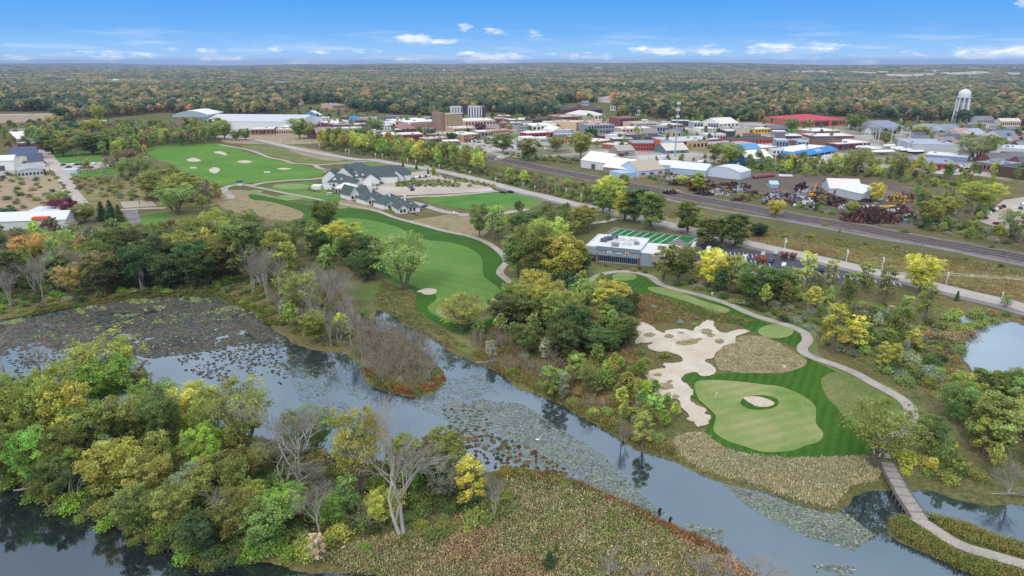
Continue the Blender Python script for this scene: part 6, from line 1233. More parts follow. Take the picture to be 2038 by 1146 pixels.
# ------------------------------------------------------------------ the clubhouse and its cottages
SLATE = noisy('slate_shingles', [S(74, 86, 88), S(88, 100, 102), S(100, 110, 110)], 1.2, .85, fine=3, fine_amt=.15); CLAP = noisy('white_clapboard', [S(226, 226, 224), S(236, 236, 233)], .5, .6, stretch=(1, 1, 9))
def wing(root, x, y, w_, d, h, rise, ridge='x', rot=0.0, gab=(1, 1), nm='wing'):
    """one wing: walls and an overhanging roof, hipped or gabled at each end"""
    wb, rb = MB(), MB(); e = .5; c, s = math.cos(rot), math.sin(rot); L, Bd = (w_, d) if ridge == 'x' else (d, w_)
    def T(a, b, z):       # a along the ridge, b across
        u, v = (a, b) if ridge == 'x' else (b, a); return (x + u * c - v * s, y + u * s + v * c, z)
    def add(m, pts): m.poly([T(*p) for p in pts])
    for (a0, b0, a1, b1) in ((0, 0, L, 0), (L, 0, L, Bd), (L, Bd, 0, Bd), (0, Bd, 0, 0)): add(wb, [(a0, b0, -.3), (a1, b1, -.3), (a1, b1, h), (a0, b0, h)])
    i0, i1 = (0 if gab[0] else Bd / 2), (0 if gab[1] else Bd / 2); k = h - rise * e / (Bd / 2); A0, A1 = (-e if gab[0] else -e), L + e
    r0, r1 = (-e if gab[0] else i0), (L + e if gab[1] else L - i1)
    add(rb, [(A0, -e, k), (A1, -e, k), (r1, Bd / 2, h + rise), (r0, Bd / 2, h + rise)]); add(rb, [(A1, Bd + e, k), (A0, Bd + e, k), (r0, Bd / 2, h + rise), (r1, Bd / 2, h + rise)])
    for g, A, r, L_ in ((gab[0], A0, r0, 0), (gab[1], A1, r1, L)):
        if g: add(wb, [(L_, 0, h), (L_, Bd, h), (L_, Bd / 2, h + rise - .05)])
        else: add(rb, [(A, -e, k), (A, Bd + e, k), (r, Bd / 2, h + rise)])
    wb.build('wall', CLAP, root); rb.build('roof', SLATE, root)
def dorm(root, x, y, z, w_=2.4, h=1.5, d=3.0):
    wb, rb = MB(), MB(); wb.poly([(x - w_ / 2, y, z), (x + w_ / 2, y, z), (x, y, z + h)]); rb.poly([(x - w_ / 2 - .2, y - .25, z - .1), (x, y - .25, z + h + .12), (x, y + d, z + h + .12), (x - w_ / 2 - .2, y + d * .4, z - .1)]); rb.poly([(x + w_ / 2 + .2, y - .25, z - .1), (x, y - .25, z + h + .12), (x, y + d, z + h + .12), (x + w_ / 2 + .2, y + d * .4, z - .1)])
    a = wb.build('dormer', CLAP, root); rb.build('dormer_roof', SLATE, a)
def clubhouse():
    A = P(640, 376); r = empty('clubhouse', A, R(2)); tag(r, 'large clubhouse of white walls under many slate-grey gabled roofs', 'clubhouse'); k = mpp(A)
    X = lambda px: (px - 640) * k
    wing(r, X(650), 4, 15, 12, 4.2, 4.6, 'x', 0, (0, 0)); wing(r, X(634), 12, 11, 20, 6.0, 4.6, 'y', 0, (1, 0)); wing(r, X(655), 16, 13, 24, 6.0, 6.2, 'y', .05, (1, 0)); wing(r, X(672), 2, 12, 12, 3.6, 4.0, 'x', 0, (0, 0)); wing(r, X(682), 18, 34, 15, 5.0, 6.0, 'x', .12, (0, 0)); wing(r, X(716), 12, 11, 13, 3.8, 4.2, 'y', .1, (1, 0)); wing(r, X(730), 28, 26, 15, 4.8, 5.6, 'x', .1, (0, 0)); wing(r, X(764), 25, 10, 12, 3.8, 4.4, 'y', .1, (1, 0)); wing(r, X(656), 44, 20, 16, 5, 5.5, 'x', 0, (0, 0))
    for (x, y, z) in ((X(677), 5.5, 5.4), (X(676), 20, 9.6), (X(640), 14, 9.3), (X(697), 21, 7.6), (X(734), 31, 7.4)): dorm(r, x, y, z)
    for (x, y, z) in ((X(700), 19.2, 4.7), (X(712), 20.2, 4.7), (X(726), 22, 4.7), (X(748), 29.5, 4.6), (X(664), 5.2, 4.2)): dorm(r, x, y, z, 4.6, 3.0, 4.5)
    for (x0_, y_) in ((X(646), -2.5), (X(684), -1.5), (X(720), 9), (X(744), 22)): part(r, 'porch', CLAP, (x0_, x0_ + 5, y_, y_ + 2.4, -.1, 2.7))
    for x, y in ((X(655), 3.9), (X(662), 3.9), (X(678), 1.9), (X(690), 17.5), (X(698), 18), (X(770), 24.8)):
        o = link('window', pane(GLASS), r); o.location = (x, y, 1.0); o.scale = (1.5, .2, 1.7)
    part(r, 'garden_wall', CLAP, (X(622), X(640), -3, 4, -.2, 2.6))
clubhouse()
def cottage(x0, y0, x1, y1, label, big=False):
    A, B = P(x0, y0), P(x1, y1); u = B - A; W_ = u.length; r = empty('cottage', A, math.atan2(u.y, u.x)); tag(r, label, 'cottage', 'grey-roofed cottages by the cart path')
    if big: wing(r, 0, 0, W_ * .45, 12, 3.6, 4.6, 'y', 0, (1, 1)); wing(r, W_ * .45 + .01, 2, W_ * .55, 9, 3.4, 3.6, 'x', 0, (0, 1)); ws = ((.12, -.04), (.28, -.04))
    else: wing(r, 0, 0, W_, 11.5, 3.2, 4.2, 'x', 0, (0, 0)); wing(r, W_ * .08, -1.6, W_ * .34, 6, 3.0, 2.2, 'y', 0, (1, 0)); ws = ((.16, -1.66), (.3, -1.66), (.6, -.06), (.75, -.06))
    for t, y in ws: o = link('window', pane(GLASS), r); o.location = (W_ * t, y, .7); o.scale = (1.2, .16, 1.8)
    if not big:
        part(r, 'chimney', CLAP, (W_ * .42, W_ * .42 + 1.1, 4, 5.1, 5.4, 9.2)); dorm(r, W_ * .25, 1.6, 4.0, 2.0, 1.2, 2.4); dorm(r, W_ * .66, 1.8, 4.2, 3.2, 1.3, 2.6)
cottage(697, 399, 739, 393, 'largest cottage with two gabled wings beside the white tent', True); cottage(727, 408, 770, 402, 'grey-roofed cottage with a white chimney, next to the largest one'); cottage(765, 417, 808, 410, 'grey-roofed cottage in the middle of the stepped row'); cottage(790, 425, 836, 421, 'end cottage of the stepped row, nearest the cart path')
te = empty('event_tent', P(667, 383), R(-8)); tag(te, 'white event tent with a hipped canopy and arched openings', 'tent'); k = mpp(P(680, 386))
m = MB(); L, D_ = 36 * k, 11.0; h_ = 3.0; m.poly([(0, 0, h_), (L, 0, h_), (L - 4, D_ / 2, h_ + 2.6), (4, D_ / 2, h_ + 2.6)]); m.poly([(L, D_, h_), (0, D_, h_), (4, D_ / 2, h_ + 2.6), (L - 4, D_ / 2, h_ + 2.6)]); m.poly([(0, 0, h_), (4, D_ / 2, h_ + 2.6), (0, D_, h_)]); m.poly([(L, 0, h_), (L - 4, D_ / 2, h_ + 2.6), (L, D_, h_)]); m.build('canopy', WHITE, te)
part(te, 'wall', paint(230, 230, 228), (0, L, .05, D_ - .05, -.1, h_ - .02))
for j in range(6): o = link('opening', pane(paint(60, 62, 90)), te); o.location = (L * (j + .5) / 6, 0, 0); o.scale = (1.3, .2, 2.3)

# ------------------------------------------------------------------ houses and sheds scattered through the far woods
def far_houses():
    hs = [(12,153,9,'white'),(140,163,22,'white'),(216,164,12,'white'),(232,164,14,'white'),(165,186,8,'white'),(445,137,40,'tan'),(417,138,18,'tan'),(320,160,14,'pale'),(560,168,30,'white'),(300,151,10,'grey'),(514,186,14,'white'),(10,190,14,'grey'),(600,200,10,'white'),(818,200,10,'pale'),(830,196,12,'grey'),(920,168,10,'white'),(916,186,12,'grey'),(1000,212,12,'grey'),(1090,216,16,'white'),(1098,212,14,'pale'),(1165,210,14,'pale'),(1213,204,10,'pale'),(1262,196,24,'cream'),(1310,200,10,'white'),(1240,142,14,'white'),(1300,168,20,'white'),(1360,184,10,'white'),(1445,162,10,'white'),(1480,190,12,'pale'),(1660,214,10,'grey'),(1540,204,14,'white'),(1566,208,10,'grey'),(1640,220,10,'pale'),(1270,230,12,'pale'),(1220,220,10,'white'),(1960,247,34,'pale'),(2010,252,40,'cream'),(1975,258,16,'white'),(2010,268,18,'grey'),(1930,258,12,'grey'),(1750,258,14,'pale')]
    mall = [(1585,147,20),(1605,147,34),(1640,148,14),(1655,150,12),(1700,148,16),(1715,149,24),(1735,150,20),(1755,148,24),(1780,154,34),(1800,155,30),(1825,154,26),(1850,153,24),(1862,147,26),(1880,150,18),(1900,152,34),(1925,151,40),(1945,149,24),(1960,150,16),(2020,152,26),(900,137,12),(1190,141,16),(1215,141,10)]
    C_ = {'white': (232,230,226), 'tan': (190,158,132), 'pale': (206,204,202), 'grey': (150,156,166), 'cream': (220,206,186)}
    for i, (x, y, w_, c) in enumerate(hs):
        A = P(x - w_ / 2, y); q = mpp(A); hh = 7 if y > 185 else 9; CLEAR.append((P(x, y).x, P(x, y).y, max(w_ * q * .6, 9), 110 if y > 180 else 260)); r, *_ = bld('house', 'house', None, x - w_ / 2, y, x + w_ / 2, y, 0, 0, C_[c], (130, 132, 142) if i % 3 else C_[c], 'gx', depth_m=min(14, w_ * q * .6), h_m=hh, rows=1 if w_ > 9 else 0, cols=max(2, int(w_ / 4)))
        later(r, ('wide ' if w_ > 20 else 'small ') + c + ' gabled house among the trees', x, y - 4, 'house', 'houses among the far woods')
    for (x, y, w_) in mall:
        A = P(x - w_ / 2, y); q = mpp(A); CLEAR.append((P(x, y).x, P(x, y).y, w_ * q * .55, 420)); r, *_ = bld('store', 'store', None, x - w_ / 2, y, x + w_ / 2, y, 0, 0, (236, 232, 224), (240, 238, 234), 'flat', depth_m=60, h_m=13)
        later(r, ('long' if w_ > 25 else 'short') + ' pale flat-roofed store far off in the woods', x, y - 2, 'store', 'far pale stores near the horizon')
far_houses()

# ------------------------------------------------------------------ the many small buildings of the town
FOOT = []
for o in list(COL.objects):
    if o.parent is None and o.get('category') and any(c.name.startswith('wall') for c in o.children):
        ws = [c for c in o.children if c.name.startswith('wall')]; b = [Vector(v) for v in ws[0].bound_box]; x = max(v.x for v in b); y = max(v.y for v in b); a = o.rotation_euler.z
        FOOT.append((o.location.x + (x * math.cos(a) - y * math.sin(a)) / 2, o.location.y + (x * math.sin(a) + y * math.cos(a)) / 2, .5 * math.hypot(x, y)))
ROADC = [spline(PL(s), 3) for s in (MAINR, '1220,262 1330,258 1430,266 1560,272 1700,270 1800,268', '560,246 700,240 760,231 830,230 880,240', '1060,312 1180,306 1290,316 1440,318 1520,310', '1030,275 1010,300 990,318', RAIL)]
def small_town():
    zones = (('560,244 700,238 870,240 1000,240 1240,244 1420,252 1560,262 1620,276 1560,284 1440,276 1300,288 1200,292 1100,288 1000,278 900,284 780,276 690,272 640,258 560,254', 72), ('1420,284 1560,284 1640,300 1600,314 1500,318 1420,300', 10), ('1700,262 1900,258 2060,272 2060,300 1980,310 1860,296 1740,282', 22), ('1860,306 2060,322 2060,345 1940,330', 5), ('20,258 110,262 100,300 20,300', 6))
    WC = [((206,186,164),'tan'),((150,96,82),'brick'),((228,226,222),'white'),((132,84,80),'dark brick'),((176,176,180),'grey'),((186,134,110),'pink-brown'),((214,204,184),'cream'),((96,84,88),'charcoal'),((150,168,188),'blue-grey')]
    RC = [(222,220,218),(240,239,236),(150,150,156),(110,108,114),(196,184,174),(206,204,206)]
    for poly, n in zones:
        g = pp(poly); k = 0; t = 0
        while k < n and t < 4000:
            t += 1; x, y = rnd.uniform(min(p[0] for p in g), max(p[0] for p in g)), rnd.uniform(min(p[1] for p in g), max(p[1] for p in g))
            if not inpoly(x, y, g): continue
            p = P(x, y); w_ = rnd.uniform(9, 24); d = rnd.uniform(9, 20); r = .5 * math.hypot(w_, d)
            if any((p.x - a) ** 2 + (p.y + d / 2 - b) ** 2 < (r + c) ** 2 * .85 for a, b, c in FOOT): continue
            if any((p.x - q.x) ** 2 + (p.y + d / 2 - q.y) ** 2 < (r + 6) ** 2 for c in ROADC for q in c): continue
            k += 1; FOOT.append((p.x, p.y + d / 2, r)); px = w_ / mpp(p); c, cn = rnd.choice(WC); house = x > 1690 or rnd.random() < .2; s = rnd.uniform(-.12, .12) * px * .1
            b, *_ = bld('house' if house else 'small_store', 'house' if house else 'store', None, x - px / 2, y + s, x + px / 2, y - s, 0, 0, c, rnd.choice(RC) if not house else rnd.choice([(120,118,126),(150,138,136),(96,98,108)]), 'gx' if house else 'flat', rnd.choice([1, 1, 2]), int(w_ / 3), depth_m=d, h_m=rnd.choice([3.4, 4.2, 5, 6.5, 7.5]) if not house else 4.2)
            later(b, cn + (' gabled house' if house else ' flat-roofed building'), x, y - 3, 'house' if house else 'store', 'houses at the edge of town' if house else 'small buildings of the town')
small_town()
# ------------------------------------------------------------------ the cart bridge
def bridge():
    c = spline(PL('1763,922 1770,938 1781,960 1796,988 1813,1012 1830,1035'), 8); n = len(c); z = [.28 + .5 * math.sin(math.pi * i / (n - 1)) ** .6 for i in range(n)]
    o3 = Vector((c[n // 2].x, c[n // 2].y, WZ)); r = empty('cart_bridge', o3); tag(r, 'curved timber cart bridge with a grey plank deck and low side rails over the inlet', 'bridge')
    L, Rr = ribbon_pts(c, 3.0); dk = MB()
    V = lambda p, zz: (p.x - o3.x, p.y - o3.y, zz - o3.z)
    tot = 0; planks = []
    for i in range(n - 1):
        k = max(1, int((c[i + 1] - c[i]).length / .42))
        for j in range(k):
            a, b = j / k, (j + .93) / k; p = [L[i].lerp(L[i + 1], a), Rr[i].lerp(Rr[i + 1], a), Rr[i].lerp(Rr[i + 1], b), L[i].lerp(L[i + 1], b)]; za, zb = z[i] + (z[i + 1] - z[i]) * a, z[i] + (z[i + 1] - z[i]) * b
            top = [V(p[0], za), V(p[1], za), V(p[2], zb), V(p[3], zb)]; m_ = 1 if (i * 7 + j * 3) % 5 == 0 else 0; dk.poly(top, m_)
            for q, s in ((0, 1), (2, 3)): dk.poly([top[q], top[s], (top[s][0], top[s][1], top[s][2] - .12), (top[q][0], top[q][1], top[q][2] - .12)], m_)
    dk.build('deck', [plain('deck_planks', S(172, 164, 158), .9, .3, .8), plain('deck_planks_dark', S(146, 138, 132), .9, .3, .8)], r)
    for E in (L, Rr):
        b = MB(); b.tube([V(p, z[i] + .32) for i, p in enumerate(E)], .13, 4); b.build('side_rail', WOODP, r)
        b = MB(); b.tube([V(p, z[i] - .3) for i, p in enumerate(E)], .2, 4); b.build('side_beam', BARK, r)
        for i in range(2, n - 1, 3):
            b = MB(); p = E[i]; b.tube([V(p, WZ - 1.2), V(p, z[i] + .3)], .14, 6); b.build('pile', WOODP, r)
bridge()

# ------------------------------------------------------------------ lamps, poles, masts
def lamp_proto():
    r = empty('street_lamp', (0, 0, 0)); m = MB(); m.tube([(0, 0, -.2), (0, 0, .5), (0, 0, 4.4)], [.16, .11, .08], 8); m.build('pole', WHITE, r)
    m = MB(); m.tube([(0, 0, 4.4), (0, 0, 4.7), (0, 0, 5.0)], [.14, .36, .06], 10); m.build('lantern', WHITE, r); m = MB(); m.box(.1, .75, -.03, .03, 3.0, 4.3, bottom=True); m.build('banner', paint(236, 236, 236), r); return r
LAMPS = [(558,286),(584,289),(635,296),(688,307),(695,308),(747,316),(761,317),(811,326),(827,329),(874,338),(935,351),(986,364),(1041,374),(1064,380),(1126,390),(1156,402),(1228,418),(1348,446),(1561,498),(1684,521),(1755,536),(1883,565),(1991,605)]
LP = lamp_proto()
for i, (x, y) in enumerate(LAMPS):
    o = LP if i == 0 else copy_tree(LP); o.location = P(x, y); o.rotation_euler = (0, 0, .5); k = hgt(o.location, 24 if y > 480 else (16 if y > 380 else 11)) / 5.0; o.scale = (k * 1.15, k * 1.15, k); later(o, 'white bannered street lamp', x, y - 8, 'street lamp', 'white street lamps along the main road')
def pole_proto():
    r = empty('utility_pole', (0, 0, 0)); m = MB(); m.tube([(0, 0, -.3), (0, 0, 12)], [.19, .12], 7); m.build('post', plain('pole_wood', S(150, 142, 136), .9, .2), r); m = MB(); m.box(-1.2, 1.2, -.08, .08, 11.1, 11.3, bottom=True); m.build('crossarm', WOODP, r); m = MB()
    m.tube([(.35, 0, 9.2), (.35, 0, 10.2)], .24, 8); m.build('transformer', METAL, r); return r
POLES = [(1593,495,447),(1655,508,479),(1764,531,502),(1831,513,481),(2000,531,495),(1419,441,409),(1175,399,364),(1106,390,341),(1090,388,340),(1069,381,354),(902,343,322),(847,330,311),(928,347,330),(966,358,337),(701,310,291),(769,318,300),(641,297,282),(619,281,265),(623,284,268),(1000,318,295),(1148,356,322),(401,424,395),(180,408,398),(170,409,398),(282,433,397),(28,413,388),(1989,398,378),(150,318,297),(158,324,304)]
PP = pole_proto()
for i, (x, y, t) in enumerate(POLES):
    o = PP if i == 0 else copy_tree(PP); o.location = P(x, y); k = hgt(o.location, y - t) / 12; o.scale = (max(k, .8), max(k, .8), k); o.rotation_euler = (0, 0, 1.15 if y > 420 else .4); later(o, ('tall ' if k > 1.1 else '') + 'weathered utility pole with one crossarm', x, (y + t) / 2, 'utility pole', 'utility poles along the road and railway')
# thin car-park lamp posts and the flagpoles
for i, (x, y, t, lab) in enumerate(((105, 430, 413, 'white flagpole with a small white pennant behind the factory roof'), (1424, 794, 780, 'thin flagstick with a white flag on the near putting green'), (597, 206, 188, 'tall thin mast rising from the wooded slope'))):
    p = P(x, y); h = hgt(p, y - t); r = empty('flagpole', p); tag(r, lab, 'flagpole'); w_ = .05 if i == 1 else .3; m = MB(); m.tube([(0, 0, -.2), (0, 0, h)], [w_, w_ * .7], 6); m.build('pole', WHITE if i < 2 else METAL, r)
    if i < 2: m = MB(); s = h * .28; m.poly([(0, 0, h), (s * 1.2, .1, h - s * .45), (0, 0, h - s)]); m.poly([(0, .02, h - s), (s * 1.2, .12, h - s * .45), (0, .02, h)]); m.build('flag', WHITE, r)
def water_tower(x, y, hp, label, small=False):
    p = P(x, y); h = hgt(p, hp); r = empty('water_tower', p); tag(r, label, 'water tower'); R_ = h * .172; wp = paint(226, 228, 230, .5); m = MB(); z0, z1 = h * (.62 if small else .74), h * .97
    m.tube([(0, 0, z0 - h * .03), (0, 0, z0), (0, 0, z0 + h * .04), (0, 0, z1 - h * .12), (0, 0, z1 - h * .05), (0, 0, z1), (0, 0, z1 + .03 * h)], [R_ * .5, R_ * .93, R_, R_, R_ * .86, R_ * .45, .1], 24); m.build('tank', wp, r, smooth=True)
    if small: m = MB(); m.tube([(0, 0, -1), (0, 0, z0)], [R_ * .4, R_ * .3], 10); m.build('stem', wp, r); return
    m = MB(); m.tube([(0, 0, z0 - .2), (0, 0, z0 + 1.0)], R_ * 1.1, 24); m.build('walkway', wp, r)
    m = MB(); m.tube([(0, 0, -.5), (0, 0, z0)], 1.3, 10); m.build('riser', wp, r); leg = []
    for k in range(8):
        a = 2 * math.pi * (k + .5) / 8; f, t = (R_ * 1.18 * math.cos(a), R_ * 1.18 * math.sin(a), -.4), (R_ * .96 * math.cos(a), R_ * .96 * math.sin(a), z0 + .5); leg.append((Vector(f), Vector(t))); m = MB(); m.tube([f, t], .95, 8); m.build('leg', wp, r)
    for zt in (.25, .5, .75):
        m = MB()
        for k in range(8): m.tube([leg[k][0].lerp(leg[k][1], zt), leg[(k + 1) % 8][0].lerp(leg[(k + 1) % 8][1], zt)], .22, 5)
        m.build('brace_ring', wp, r)
water_tower(1909, 243, 61, 'white water tower on splayed legs standing above the trees'); water_tower(884, 147, 9, 'tiny pale water tower far off in the woods', True)
def mast():
    p = P(1343, 311); h = hgt(p, 99); r = empty('mobile_mast', p); tag(r, 'tall pale blue mobile phone mast with three tiers of white antennas', 'mast'); m = MB(); m.tube([(0, 0, -.5), (0, 0, h)], [.75, .4], 12); m.build('pole', paint(150, 176, 190, .5), r)
    for z in (.98, .86, .74):
        m = MB()
        for k in range(9): a = 2 * math.pi * k / 9; x, y = 1.4 * math.cos(a), 1.4 * math.sin(a); m.box(x - .2, x + .2, y - .2, y + .2, z * h - 1.1, z * h + 1.1, bottom=True)
        m.tube([(0, 0, z * h - .2), (0, 0, z * h + .2)], 1.6, 10); m.build('antenna_ring', WHITE, r)
mast()
def pylon(x, y, t, lab):
    p = P(x, y); h = hgt(p, y - t); r = empty('lattice_pylon', p); tag(r, lab, 'pylon'); m = MB(); b = h * .12; f = lambda k, z: Vector(((-1, 1, 1, -1)[k] * b * (1 - .85 * z), (-1, -1, 1, 1)[k] * b * (1 - .85 * z), h * z))
    for k in range(4):
        m.tube([f(k, 0), f(k, 1)], .2, 4)
        for z in range(6): m.tube([f(k, z / 6), f((k + 1) % 4, (z + 1) / 6)], .12, 4)
    m.build('lattice', METAL, r); a = MB()
    for z in (.72, .86): a.box(-b * 1.1, b * 1.1, -.2, .2, h * z, h * z + .35, bottom=True)
    a.build('crossarm', METAL, r)
pylon(1823, 253, 231, 'grey lattice pylon between the yellow hedges'); pylon(171, 237, 205, 'grey lattice pylon in front of the dark woods at left'); pylon(149, 236, 219, 'shorter lattice pylon left of the orange trees'); pylon(1003, 212, 196, 'faint lattice pylon in the far woods')

# ------------------------------------------------------------------ vehicles
def car_proto(kind='car'):
    r = empty('parked_car', (0, 0, 0)); prof = dict(car=[(-2.2,.35),(-2.2,.85),(-1.3,.95),(-.75,1.42),(.75,1.45),(1.5,1.0),(2.2,.9),(2.25,.35)], van=[(-2.4,.35),(-2.4,1.75),(-2.1,1.9),(1.0,1.9),(1.6,1.15),(2.3,1.0),(2.4,.35)], pickup=[(-2.7,.4),(-2.7,1.05),(-.7,1.05),(-.6,1.75),(.8,1.78),(1.4,1.15),(2.6,1.05),(2.7,.4)])[kind]
    m = MB(); w_ = .9; wt = .74; L = [(x, -(w_ if z < 1.1 else wt), z) for x, z in prof]; Q = [(x, -y, z) for x, y, z in L]; n = len(L)
    for i in range(n): j = (i + 1) % n; m.poly([L[i], Q[i], Q[j], L[j]])
    m.poly(L); m.poly(Q[::-1]); m.build('body', CARP, r)
    g = MB()
    for s in (-1, 1):
        y = s * (wt + .09); zt = 1.36 if kind == 'car' else 1.7; xs = dict(car=(-1.0, 1.15), van=(-2.1, 1.15), pickup=(-.5, 1.0))[kind]; q = [(xs[0], s * .885, .98 if kind == 'car' else 1.15), (xs[1] + .2, s * .885, 1.0 if kind == 'car' else 1.15), (xs[1] - .4, s * .775, zt), (xs[0] + .3, s * .775, zt)]; g.poly(q if s < 0 else q[::-1])
    fx = dict(car=(1.48, .80, 1.03, 1.42), van=(1.6, 1.05, 1.2, 1.84), pickup=(1.4, .85, 1.2, 1.72))[kind]; g.poly([(fx[0] + .03, -.72, fx[2]), (fx[0] + .03, .72, fx[2]), (fx[1] + .03, .68, fx[3]), (fx[1] + .03, -.68, fx[3])]); g.build('windows', GLASS, r)
    for x in (-1.4, 1.4):
        for s in (-1, 1): m = MB(); m.tube([(x, s * .68, .33), (x, s * .93, .33)], .33, 10); m.build('wheel', paint(34, 34, 36), r)
    r['_k'] = kind; return r
CARS = {k: car_proto(k) for k in ('car', 'van', 'pickup')}; USED = set()
CC = {'white': (228,228,226), 'black': (30,31,36), 'silver': (170,174,178), 'dark blue': (44,58,98), 'red': (140,40,40), 'maroon': (92,44,58), 'grey': (96,98,104), 'blue': (58,96,160)}
def car(x, y, rot, col, kind='car'):
    src = CARS[kind]
    if kind in USED: src = copy_tree(src)
    USED.add(kind); src.name = 'parked_' + kind; src.location = P(x, y); src.location.z = .12; src.rotation_euler = (0, 0, rot)
    for ch in src.children:
        if ch.name.startswith('body'): ch.color = S(*CC[col])
    later(src, col + ' ' + {'car': 'car', 'van': 'van', 'pickup': 'pickup truck'}[kind] + ' parked', x, y, {'pickup': 'pickup truck'}.get(kind, kind), 'parked vehicles')
B_ = R(62)
for s in '''787,350,k 792,349.5,k 798,348.5,g 803,347.5,k 808,345.5,k 816,356,w 820,355.4,w 824,354.8,s 828,354.4,w 832,354,w 836,353.6,k 840,353.2,w 844,353,s 848,352.6,k 852,352,w 818,374,b 821,379,k 902,371,k 907,359,k 742,378,s 748,377,s 845,412,b
1403,495.5,k 1411,496.5,w 1431,498.5,k 1402,505,k 1383,490,w,v 1380,494,w 1391,507,w 1408,507,g 1425,508,k 1433,510,w 1483,516.5,w,v 1519,508,s 1535,522,d 1514,534,s 1598,542,s 1614,540.5,s 1634,540,k 1498,548,w 1545,506,s 1389,536,w 1398,537,k 1470,530,g 1450,520,s 1560,530,w
126,329.5,k 137,334,d,p 147,328.6,w 154,328.4,k 162,328.2,k 174,327.6,w 188,327,w 222,331.5,k 159,336,b 169,335.4,m 181,334.8,m 93,331,w,v 49,325,d
1961,428,b 1969,425,w 1976,421,k 1983,418,w 1990,415,r 1997,412.5,k 2031,416,d 2036,408,w
935,282,k 940,283,w,v 947,281,w,v 955,288,w 1015,283,d 1022,281,w 1030,283,d 1036,284,b 975,294,s 1005,290,w 1048,300,k 1085,297,w 1090,299,s 1020,296,g
1620,316,w,p 1640,320,w,v 1600,316,k 1607,314,s 1590,318,g 1655,312,k 1662,310,d 1668,316,w 1630,312,b 1612,322,w 1575,318,s
1900,336,w 1906,334,d 1912,332,w 1918,330,s 1895,340,k 1904,342,w 1888,338,r
1310,342,k 1318,344,m 1326,345,g 1336,347,k 1346,350,r 1356,352,s 1430,322,k 1437,323,m 1444,324,k 1452,325,m 1468,328,w,v'''.split():
    a = s.split(','); car(float(a[0]), float(a[1]), B_ + rnd.uniform(-.08, .08) + (0 if float(a[1]) > 380 else .3), {'k': 'black', 'w': 'white', 's': 'silver', 'd': 'dark blue', 'b': 'blue', 'r': 'red', 'm': 'maroon', 'g': 'grey'}[a[2]], {'v': 'van', 'p': 'pickup'}.get(a[3] if len(a) > 3 else '', 'car'))
for (x, y, c, k_) in ((850, 334, 'white', 'van'), (1001, 384.5, 'black', 'car'), (1016, 383.5, 'black', 'car'), (904, 426.5, 'white', 'car'), (1542, 264, 'dark blue', 'car')): car(x, y, R(-35), c, k_)
def golf_cart(x, y, lab):
    r = empty('golf_cart', P(x, y, .16), 1.0); tag(r, lab, 'golf cart', 'white golf carts'); part(r, 'body', WHITE, (-1.2, 1.2, -.6, .6, .3, .75)); part(r, 'canopy', WHITE, (-.9, .9, -.62, .62, 1.75, 1.85)); part(r, 'seat', paint(120, 110, 98), (-.4, .1, -.55, .55, .76, 1.1))
    for a in (-.8, .8):
        for s in (-1, 1): m = MB(); m.tube([(a, s * .45, .25), (a, s * .62, .25)], .25, 8); m.build('wheel', paint(34, 34, 36), r); m = MB(); m.tube([(a, s * .55, .75), (a, s * .55, 1.76)], .03, 4); m.build('canopy_post', METAL, r)
golf_cart(654, 389, 'white golf cart by the path below the event tent, left of a pair'); golf_cart(658.5, 389, 'white golf cart by the path below the event tent, right of a pair')
def box_unit(nm, cat, lab, x0, y0, x1, y1, hp, col, wheels=True, tank=False, d=2.6):
    A, Bp = P(x0, y0), P(x1, y1); u = Bp - A; L = u.length; h = max(1.6, hgt((A + Bp) / 2, hp)); r = empty(nm, A, math.atan2(u.y, u.x)); tag(r, lab, cat); z = .9 if wheels else .02
    if tank: m = MB(); m.tube([(0, 0, z + h / 2), (L * .03, 0, z + h / 2), (L * .97, 0, z + h / 2), (L, 0, z + h / 2)], [h * .3, h / 2, h / 2, h * .3], 14); m.build('tank', paint(*col), r, smooth=False); part(r, 'cradle', paint(70, 64, 62), (L * .2, L * .26, -h * .4, h * .4, -.1, z + h * .3), (L * .74, L * .8, -h * .4, h * .4, -.1, z + h * .3)); return
    m = MB(); m.box(0, L, 0, d, z, z + h, bottom=True)
    for k in range(int(L / .9)): m.box(.3 + k * .9, .45 + k * .9, -.05, 0, z + .1, z + h - .1)
    m.build('body', paint(*col), r)
    if wheels:
        for x in (L * .78, L * .88):
            for y in (.2, d - .2): m = MB(); m.tube([(x, y - .2, .45), (x, y + .2, .45)], .45, 10); m.build('wheel', paint(34, 34, 36), r)
        part(r, 'landing_leg', METAL, (L * .2, L * .22, .2, d - .2, -.05, z))
